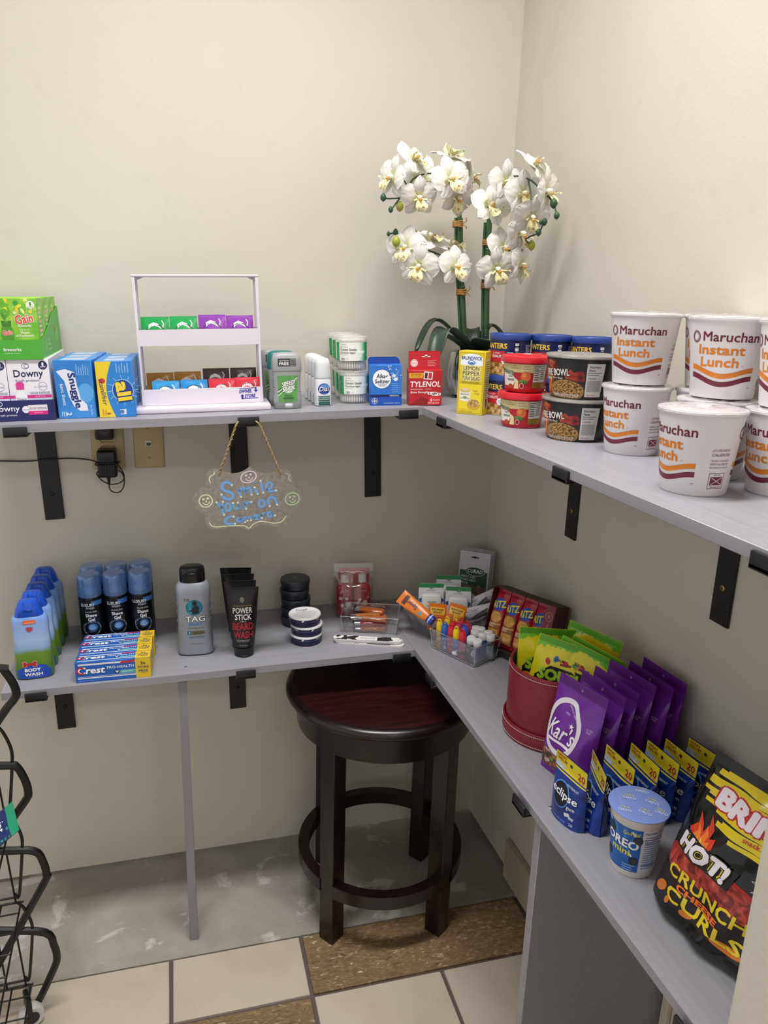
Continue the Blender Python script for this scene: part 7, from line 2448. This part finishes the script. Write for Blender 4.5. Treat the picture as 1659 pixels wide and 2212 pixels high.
# ---- round red leather box standing on its lid
LEA = noisy('red_leatherette', 260, [(0.3, '#6c1220'), (0.7, '#7e1828')], rough=0.42, bump=0.35, bdist=0.0006)
t = thing('round_box', 'round red leather box standing in its lid, filled with candy bags', 'box', T3(-0.1580, -0.6550, 0.6942 + 0.0000))
b = MB().lathe([(0.0800, 0.012), (0.0840, 0.012), (0.0840, 0.134), (0.0830, 0.1365), (0.0800, 0.1365), (0.0790, 0.134)], LEA, 72)
b.lathe([(0.0790, 0.134), (0.0790, 0.016), (0, 0.016)], M('#17080b', 0.7), 72)
b.build('drum', t)
b = MB().lathe([(0, 0.0005), (0.0890, 0.0005), (0.0895, 0.002), (0.0895, 0.029), (0.0885, 0.0305), (0.0865, 0.0305), (0.0858, 0.029), (0.0858, 0.010), (0, 0.010)], LEA, 72)
b.build('lid', t)
for rr, z, n_ in ((0.0843, 0.1300, 150), (0.0898, 0.0255, 160), (0.0898, 0.0050, 160)):
    b = MB()
    for k in range(n_):
        q0, q1 = 2 * PI * k / n_, 2 * PI * (k + 0.62) / n_
        b.tube([(rr * math.cos(q0), rr * math.sin(q0), z), (rr * math.cos(q1), rr * math.sin(q1), z)], 0.00045, M('#e0d6cc', 0.7), 4)
    o = b.build('stitching', t)
    o['kind'] = 'stuff'

# ---- sour candy bags in the round box
CANDY = M('#d9cf1c', 0.25)
GRNT = M('#6fb82a', 0.25)


def sour(label, mw, seed, s_=1.0):
    t = thing('candy_bag', label, 'candy bag', mw, 'sour candy bags')
    w, h = 0.108 * s_, 0.158 * s_
    p = Pouch(w, h, 0.021 * s_, seal=0.012, bseal=0.010, seed=seed, wr=0.0015)
    pouch_part(p, CANDY, t, 'film', 40, 54)
    a = Art()
    rnd = random.Random(seed)
    top = [(-w / 2 + 0.0008, h - 0.0005), (-w / 2 + 0.0008, h - 0.028 * s_)]
    n_ = 26
    for k in range(n_ + 1):
        f_ = k / n_
        u = -w / 2 + 0.001 + (w - 0.002) * f_
        v = h - (0.014 + 0.010 * (2 * f_ - 1) ** 2 + rnd.uniform(-0.004, 0.003)) * s_
        top.append((u, v))
    top += [(w / 2 - 0.0008, h - 0.028 * s_), (w / 2 - 0.0008, h - 0.0005)]
    a.poly(top, GRNT, 1)
    for i in range(9):
        a.rect(-w / 2 + 0.001, h - 0.0012 - i * 0.0013, w / 2 - 0.001, h - 0.0007 - i * 0.0013, '#4f9a1c', 2)
    for i in range(4):
        a.ell(rnd.uniform(-0.042, 0.042) * s_, rnd.uniform(0.108, 0.124) * s_, 0.0045, 0.0062, rnd.choice(['#d8502a', '#e08a2a', '#4f8a3a', '#3a6cb4', '#b8283a']), 2, 12, rnd.uniform(0, 180))
    a.poly([(-0.044 * s_, 0.040), (0.046 * s_, 0.040), (0.046 * s_, 0.092 * s_), (0.020 * s_, 0.110 * s_), (-0.020 * s_, 0.108 * s_), (-0.044 * s_, 0.084 * s_)], '#1a1c10', 2)
    a.text('SOUR', -0.002, 0.093 * s_, w=0.074 * s_, h=0.022 * s_, col='#a9cf2a', bold=0.06, l=4, rot=4).text('PATCH', 0.0, 0.066 * s_, w=0.080 * s_, h=0.022 * s_, col='#e8902a', bold=0.06, l=4, rot=4)
    a.text('SOUR', -0.006, 0.122 * s_, w=0.018, h=0.005, col='#2a2418', bold=0.03, l=3).rect(-0.004, 0.115 * s_, 0.016, 0.119 * s_, '#7a2a1c', 3, 8)
    a.build('print', t, p.front, 0.005, 0.00018)


sour('yellow and green candy bag at the left of the round box', T3(-0.1600, -0.6150, 0.7160, -18, -4, 2), 21)
sour('yellow and green candy bag in front in the round box, logo showing', T3(-0.1720, -0.6650, 0.7130, -44, -10, 7), 22)
sour('yellow and green candy bag in the middle of the round box', T3(-0.1480, -0.6780, 0.7130, -56, -8, 10), 23)
sour('yellow and green candy bag at the right of the round box', T3(-0.1260, -0.6790, 0.7130, -60, -6, 10), 24)
sour('yellow and green candy bag sticking up highest at the back of the round box', T3(-0.1080, -0.6500, 0.7260, -58, -8, 6), 25)

# ---- purple trail mix bags
PUR = M('#6a2992', 0.25)
TRAIL = cells('trail_mix', 120, [(0.0, '#c9a06a'), (0.4, '#8a5a34'), (0.7, '#4a3020')], rough=0.45, bump=0.5)


def kars(label, mw, seed):
    t = thing('trail_mix_bag', label, 'snack bag', mw, 'purple trail mix bags')
    w, h = 0.106, 0.172
    p = Pouch(w, h, 0.034, seal=0.016, bseal=0.006, seed=seed, wr=0.0013, sag=0.22)
    pouch_part(p, PUR, t, 'film', 40, 54)
    a = Art()
    a.poly([(-0.050, 0.010), (0.050, 0.010), (0.050, 0.032), (0.020, 0.041), (-0.014, 0.047), (-0.050, 0.044)], TRAIL, 1)
    rnd = random.Random(seed)
    for i in range(7):
        a.ell(rnd.uniform(-0.04, 0.04), rnd.uniform(0.018, 0.036), 0.0040, 0.0036, rnd.choice(['#d9a92a', '#4f9a3a', '#c8502a', '#c9b8a0', '#7a5a3a']), 2, 12)
    a.ring(-0.013, 0.092, 0.0385, 0.050, 0.0085, '#e2dce6', 2, 48)
    a.text("Kar's", -0.012, 0.086, w=0.058, h=0.030, col='#f0ecf4', bold=0.015, shear=0.35, rot=-4, l=4)
    a.stroke([(-0.034, 0.066), (-0.014, 0.066), (0.010, 0.064)], 0.0050, '#f0ecf4', 3)
    a.text('DETROIT BORN', 0.0, 0.124, w=0.030, h=0.0034, col='#d6c8e0', rot=-30).text('1933', -0.010, 0.118, w=0.010, h=0.0034, col='#d6c8e0')
    a.text('TRAIL MIX', -0.026, 0.043, w=0.026, h=0.0034, col='#e6dcec', l=4).poly([(0.006, 0.108), (0.0075, 0.1045), (0.011, 0.1045), (0.0082, 0.102), (0.0092, 0.0985), (0.006, 0.1005), (0.0028, 0.0985), (0.0038, 0.102), (0.001, 0.1045), (0.0045, 0.1045)], '#f0ecf4', 3)
    a.text('GLUTEN', 0.038, 0.112, w=0.012, h=0.0028, col='#cbb8d6').text('FREE', 0.038, 0.108, w=0.008, h=0.0028, col='#cbb8d6')
    for i in range(11):
        a.rect(-w / 2 + 0.001, h - 0.0020 - i * 0.0015, w / 2 - 0.001, h - 0.0014 - i * 0.0015, '#4f1c6c', 1)
    a.ell(0.0, h - 0.010, 0.0026, 0.0026, '#8a6aa0', 2, 12)
    a.text('SWEET', 0.0, 0.005, w=0.05, h=0.006, col='#e2dce6', l=3) if seed % 2 else None
    a.build('print', t, p.front, 0.005, 0.00018)


kb = [(-0.2180, -0.8060, -76, -9, 'nearest the shelf front, logo in full view'), (-0.1860, -0.8060, -82, -10, 'second from the shelf front'), (-0.1540, -0.7980, -82, -9, 'third from the shelf front'),
      (-0.1180, -0.7900, -80, -9, 'fourth from the shelf front, logo partly showing'), (-0.0840, -0.7960, -84, -8, 'second from the wall'), (-0.0460, -0.7900, -86, -5, 'closest to the wall')]
for i, (x, y, rz, rx, lb) in enumerate(kb):
    kars(f'purple trail mix bag {lb}', T3(x, y, 0.6936 + (0.004 if i == 3 else 0), rz, rx), 40 + i)

# ---- blue gum pouches
GB = noisy('gum_pouch_blue', 26, [(0.35, '#101f52'), (0.6, '#1b3a94'), (0.75, '#2a58c0')], rough=0.25)


def gum(label, mw, seed):
    t = thing('gum_pouch', label, 'gum pouch', mw, 'blue gum pouches')
    w, h = 0.074, 0.104
    p = Pouch(w, h, 0.036, stand=True, seal=0.024, seed=seed, wr=0.0010)
    pouch_part(p, GB, t)
    a = Art()
    a.poly([(-w / 2 + 0.001, 0.0775), (w / 2 - 0.001, 0.0775), (w / 2 - 0.001, h - 0.001), (-w / 2 + 0.001, h - 0.001)], '#d9c81e', 1)
    a.rect(-w / 2 + 0.001, 0.0735, w / 2 - 0.001, 0.0755, '#d9c81e', 1)
    a.text('GREAT', -0.022, 0.0985, w=0.022, h=0.0048, col='#9a2a24', bold=0.02).text('VALUE!', -0.021, 0.0925, w=0.023, h=0.0048, col='#9a2a24', bold=0.02)
    a.text('20', 0.024, 0.0870, w=0.016, h=0.0115, col='#a3242a', bold=0.02).text('PIECES', 0.024, 0.0798, w=0.015, h=0.0026, col='#a3242a')
    a.ell(0.0, 0.0930, 0.0030, 0.0030, '#3a3414', 2, 14)
    a.poly([(-0.036, 0.0780), (-0.018, 0.0780), (-0.010, 0.0840), (-0.030, 0.0870), (-0.036, 0.0850)], '#c2ccd8', 2)
    a.ell(-0.006, 0.046, 0.0200, 0.0200, '#4f86d8', 1, 32).ell(-0.006, 0.046, 0.0180, 0.0180, '#0a0f22', 2, 32)
    a.text('eclipse', 0.001, 0.0480, w=0.0560, h=0.0150, col='#f0f2f6', bold=0.02, l=4, outline=('#101a3c', 0.03), ol=3)
    a.text('WINTERFROST', 0.014, 0.0650, w=0.026, h=0.0032, col='#cfd8ea').text('gum', 0.020, 0.0340, w=0.014, h=0.0062, col='#f0f2f6', l=4)
    a.rect(0.010, 0.0200, 0.020, 0.0260, '#dfe6f0', 3, 20).rect(0.018, 0.0170, 0.026, 0.0220, '#c4d0e2', 3, -15)
    a.text('2.0 OZ (57 g)', 0.000, 0.0075, w=0.024, h=0.0026, col='#c4d0e2').text('20', 0.022, 0.0085, w=0.007, h=0.0050, col='#e6ecf6')
    a.build('print', t, p.front, 0.007)


gb = [(-0.2560, -0.8930, -82, 3, 'nearest the shelf front'), (-0.2230, -0.9080, -106, 0, 'second from the shelf front, turned edge-on'), (-0.1860, -0.9020, -88, -2, 'third from the shelf front, behind the cookie cup'),
      (-0.1480, -0.9080, -90, -3, 'fourth from the shelf front, above the cookie cup'), (-0.1170, -0.9080, -86, -4, 'fifth from the shelf front'), (-0.0860, -0.9120, -86, -4, 'sixth from the shelf front'),
      (-0.0450, -0.9190, -82, -4, 'closest to the wall, half behind the crisps bag')]
for i, (x, y, rz, rx, lb) in enumerate(gb):
    gum(f'blue and yellow gum pouch {lb}', T3(x, y, 0.6928, rz, rx), 60 + i)

# ---- mini cookie cup
pr = [(0.0295, 0.0), (0.0300, 0.0015), (0.0370, 0.088)]
t = thing('cookie_cup', 'white and blue mini cookie cup with a foil lid', 'cup', T3(-0.2190, -1.0030, 0.6920, -42))
MB().lathe([(0, 0.003), (0.0275, 0.003), (0.0285, 0.0)] + pr + [(0.0382, 0.0900), (0.0385, 0.0960), (0.0375, 0.0975)], M('#d9d4d0', 0.4), 52).build('cup', t)
MB().lathe([(0.0385, 0.0972), (0.0415, 0.0978), (0.0418, 0.0988), (0.0385, 0.0998), (0.0300, 0.0998), (0, 0.0994)], M('#7f93d6', 0.3), 52).build('foil_lid', t)
a = Art()
for (u, v, r_) in ((-0.014, 0.006, 8), (0.016, 0.010, -6), (0.010, -0.018, -14), (-0.016, -0.024, 6), (0.000, 0.030, 4), (0.030, -0.008, -10)):
    a.text('OREO', u, v, w=0.018, h=0.0055, col='#c6d2f0', bold=0.03, rot=r_, l=2).text('mini', u - 0.001, v + 0.0068, w=0.012, h=0.0040, col='#d0cc7c', bold=0.02, rot=r_, l=2)
a.ring(0, 0, 0.0260, 0.0260, 0.0006, '#a9b8e6', 1, 40)
a.build('lid_print', t, flat((0, 0, 0.1000), (1, 0, 0), (0, 1, 0)))
a = Art()
OB = M('#1b5cb0', 0.3)
a.poly([(-0.050, 0.010), (0.012, 0.010), (0.012, 0.082), (-0.050, 0.082)], OB, 1)
for k in range(9):
    q = R(30 + k * 18)
    a.poly([(-0.012, 0.030), (-0.012 + 0.05 * math.cos(q), 0.030 + 0.05 * math.sin(q)), (-0.012 + 0.05 * math.cos(q + 0.12), 0.030 + 0.05 * math.sin(q + 0.12))], '#2f78c8', 2) if 0.0 < math.cos(q) * 0.05 < 0.022 or math.cos(q) < 0 else None
a.text('OREO', -0.016, 0.0560, w=0.0500, h=0.0140, col='#f2f4f8', bold=0.04, rot=-4, l=4, outline=('#143c86', 0.03), ol=3)
a.text('mini', -0.016, 0.0420, w=0.0280, h=0.0100, col='#e2d84a', bold=0.03, rot=-4, l=4)
a.text('Go-Paks!', -0.002, 0.0740, w=0.0220, h=0.0065, col='#d8d24a', bold=0.02, rot=4, l=4)
for (u, v) in ((-0.038, 0.028), (0.004, 0.0290), (-0.032, 0.070), (0.007, 0.0640)):
    a.ell(u, v, 0.0066, 0.0072, '#23262e', 4, 20).ell(u, v, 0.0050, 0.0056, '#31353e', 5, 20)
    a.stroke([(u - 0.004, v + 0.008), (u - 0.008, v + 0.013)], 0.0026, '#e6ecf4', 3)
a.lines(-0.012, 0.020, 0.008, 3, 0.004, 0.0016, '#8cb0e0', 3)
a.rect(0.014, 0.010, 0.046, 0.082, '#d6d6da', 1).text('Nutrition Facts', 0.0300, 0.0775, w=0.0290, h=0.0040, col='#2a4a9a', bold=0.01)
a.lines(0.016, 0.0700, 0.044, 15, 0.0038, 0.0013, '#5f76b4', 2, rag=0.25).text('Calories', 0.0230, 0.0615, w=0.0130, h=0.0034, col='#2a4a9a', l=3)
a.rect(0.015, 0.0660, 0.045, 0.0670, '#2a4a9a', 3).rect(0.015, 0.0225, 0.045, 0.0235, '#2a4a9a', 3)
a.build('print', t, cylmap(pr, 0.0345), 0.006)

# ---- hot cheese curls bag
t = thing('crisps_bag', 'large black bag of hot crunchy cheese curls by the partition wall', 'snack bag', T3(-0.1990, -1.1480, 0.7005, -80, -15, 0))
w, h = 0.186, 0.212
FB = M('#08080a', 0.12)
p = Pouch(w, h, 0.076, stand=True, seal=0.014, seed=77, wr=0.0019, wtop=0.150)
pouch_part(p, FB, t, 'film', 60, 66)
a = Art()
YL_ = M('#d9c21c', 0.25)
for i, (u0, u1, v) in enumerate(((-0.050, 0.045, 0.1985), (-0.060, 0.060, 0.1925), (-0.066, 0.062, 0.1855), (-0.066, 0.066, 0.1785), (-0.068, 0.066, 0.1710), (-0.058, 0.066, 0.1640), (-0.060, 0.066, 0.1565), (-0.038, 0.066, 0.1490), (-0.022, 0.066, 0.1420), (-0.030, 0.060, 0.1350), (-0.004, 0.050, 0.1280))):
    a.rect(u0, v, u1, v + 0.0058 + (0.0014 if i % 2 else 0), YL_, 1, -2 if i % 2 else 1)
a.text("BRIM'S", 0.016, 0.1685, w=0.120, h=0.0270, col='#e6dce6', bold=0.06, rot=-3, l=4, outline=('#b81c2e', 0.06), ol=3)
a.text('snack foods', 0.030, 0.1440, w=0.040, h=0.0065, col='#c8401e', l=3, bold=0.02)
fl = lambda pts, dx, dy, s_: [(dx + x * s_, dy + y * s_) for x, y in pts]
FLM = [(0, 0), (-0.4, 0.25), (-0.55, 0.6), (-0.3, 0.95), (-0.42, 1.35), (-0.1, 1.0), (0.0, 0.75), (0.12, 1.1), (0.05, 1.5), (0.38, 1.05), (0.36, 0.7), (0.6, 0.85), (0.62, 0.45), (0.4, 0.15)]
a.poly([(-0.040 + x * 0.036, 0.0920 + y * 0.036) for x, y in FLM], '#cf3a1c', 2)
a.poly([(-0.039 + x * 0.025, 0.0930 + y * 0.025) for x, y in FLM], '#e8782a', 3)
a.poly([(-0.038 + x * 0.013, 0.0940 + y * 0.013) for x, y in FLM], '#f0cc3a', 4)
a.poly([(-0.074, 0.0800), (0.018, 0.0760), (0.026, 0.1060), (0.004, 0.1020), (-0.064, 0.1110), (-0.078, 0.0980)], '#141416', 5).text('HOT!', -0.0260, 0.0930, w=0.080, h=0.0245, col='#e2dce4', bold=0.06, shear=0.15, l=8, rot=-3, outline=('#121212', 0.05), ol=7)
a.text('HOT!', -0.0260, 0.0930, w=0.080, h=0.0245, col=YL_, bold=0.13, shear=0.15, l=6, rot=-3)
CURL = noisy('cheese_curl_print', 55, [(0.3, '#3a0e10'), (0.45, '#8a2620'), (0.6, '#b8443a'), (0.75, '#d06a54')], rough=0.3, detail=5, distort=1.5)
a.ell(0.0, 0.0640, 0.0860, 0.0300, '#a81c20', 1, 40).ell(0.0, 0.0620, 0.0835, 0.0270, CURL, 2, 40)
a.poly([(-0.086, 0.0060), (0.088, 0.0060), (0.088, 0.0470), (0.030, 0.0500), (-0.060, 0.0520), (-0.086, 0.0420)], '#1c1214', 3)
a.text('CRUNCHY', 0.004, 0.0475, w=0.138, h=0.0180, col=YL_, bold=0.03, l=5, rot=-2)
a.text('CHEESE', -0.010, 0.0330, w=0.066, h=0.0085, col='#e0701e', bold=0.05, l=6, rot=-3, outline=('#5a1c10', 0.04), ol=5)
a.text('CURLS', 0.000, 0.0190, w=0.112, h=0.0180, col=YL_, bold=0.03, l=5, rot=-2)
st = [(0.078, 0.100)]
P_s = []
for k in range(24):
    r_ = 0.026 if k % 2 == 0 else 0.014
    P_s.append((0.066 + r_ * math.cos(R(15 * k)), 0.108 + r_ * math.sin(R(15 * k))))
a.stroke(P_s, 0.0013, '#e6e2e6', 4, True)
for (u, v, r1, r2, rt) in ((-0.070, 0.0100, 0.012, 0.007, 40), (-0.050, 0.0040, 0.006, 0.004, 70), (-0.020, 0.0050, 0.010, 0.005, 20), (0.040, 0.0050, 0.020, 0.006, 0)):
    a.ell(u, v + 0.004, r1, r2, '#c8701e', 4, 16, rt)
a.build('print', t, lambda u, v, h_: p.front(u, v * 0.93 + 0.008, h_), 0.005, 0.00022)


# ================================================================== prints and fittings belong to the part they sit on
ON = {'front_print': ('carton', 'front_panel'), 'side_print': ('carton', 'side_panel'), 'top_print': ('carton',), 'end_print': ('carton',), 'tab_print': ('hang_tab',),
      'label': ('can', 'tub', 'bowl', 'bottle', 'body', 'tube', 'jar'), 'print': ('film', 'cup', 'housing', 'tube', 'wrapper'), 'lid_print': ('lid', 'foil_lid'),
      'cap_sticker': ('cap',), 'key_loop': ('cap',), 'card_print': ('card',), 'dispenser_print': ('dispenser',), 'flap_print': ('end_flap',), 'band_print': ('lid', 'board'),
      'logo_print': ('lower_tray',), 'hand_lettering': ('plate',), 'lid_ridges': ('lid',), 'cap_ring': ('cap',), 'flip_lid_seam': ('cap',), 'thumb_notch': ('cap',),
      'grip_ribs': ('body', 'housing'), 'grip_ridges': ('bottle',), 'rim': ('can', 'tray'), 'edges': ('tray',), 'printed_face': ('board',), 'spark_wheel': ('metal_hood',),
      'moss': ('pot',), 'nozzle': ('can',), 'strain_relief': ('housing',), 'screw': ('wall_leg', 'cover'), 'jack': ('cover',), 'socket': ('cover',), 'turn_dial': ('body',)}


def stem_name(o):
    return o.name.split('.')[0]


for root in [o for o in bpy.data.objects if o.parent is None and o.type == 'EMPTY']:
    kids = list(root.children)
    for ch in kids:
        for want in ON.get(stem_name(ch), ()):
            hit = [q for q in kids if stem_name(q) == want]
            if hit:
                ch.parent = hit[-1]
                break
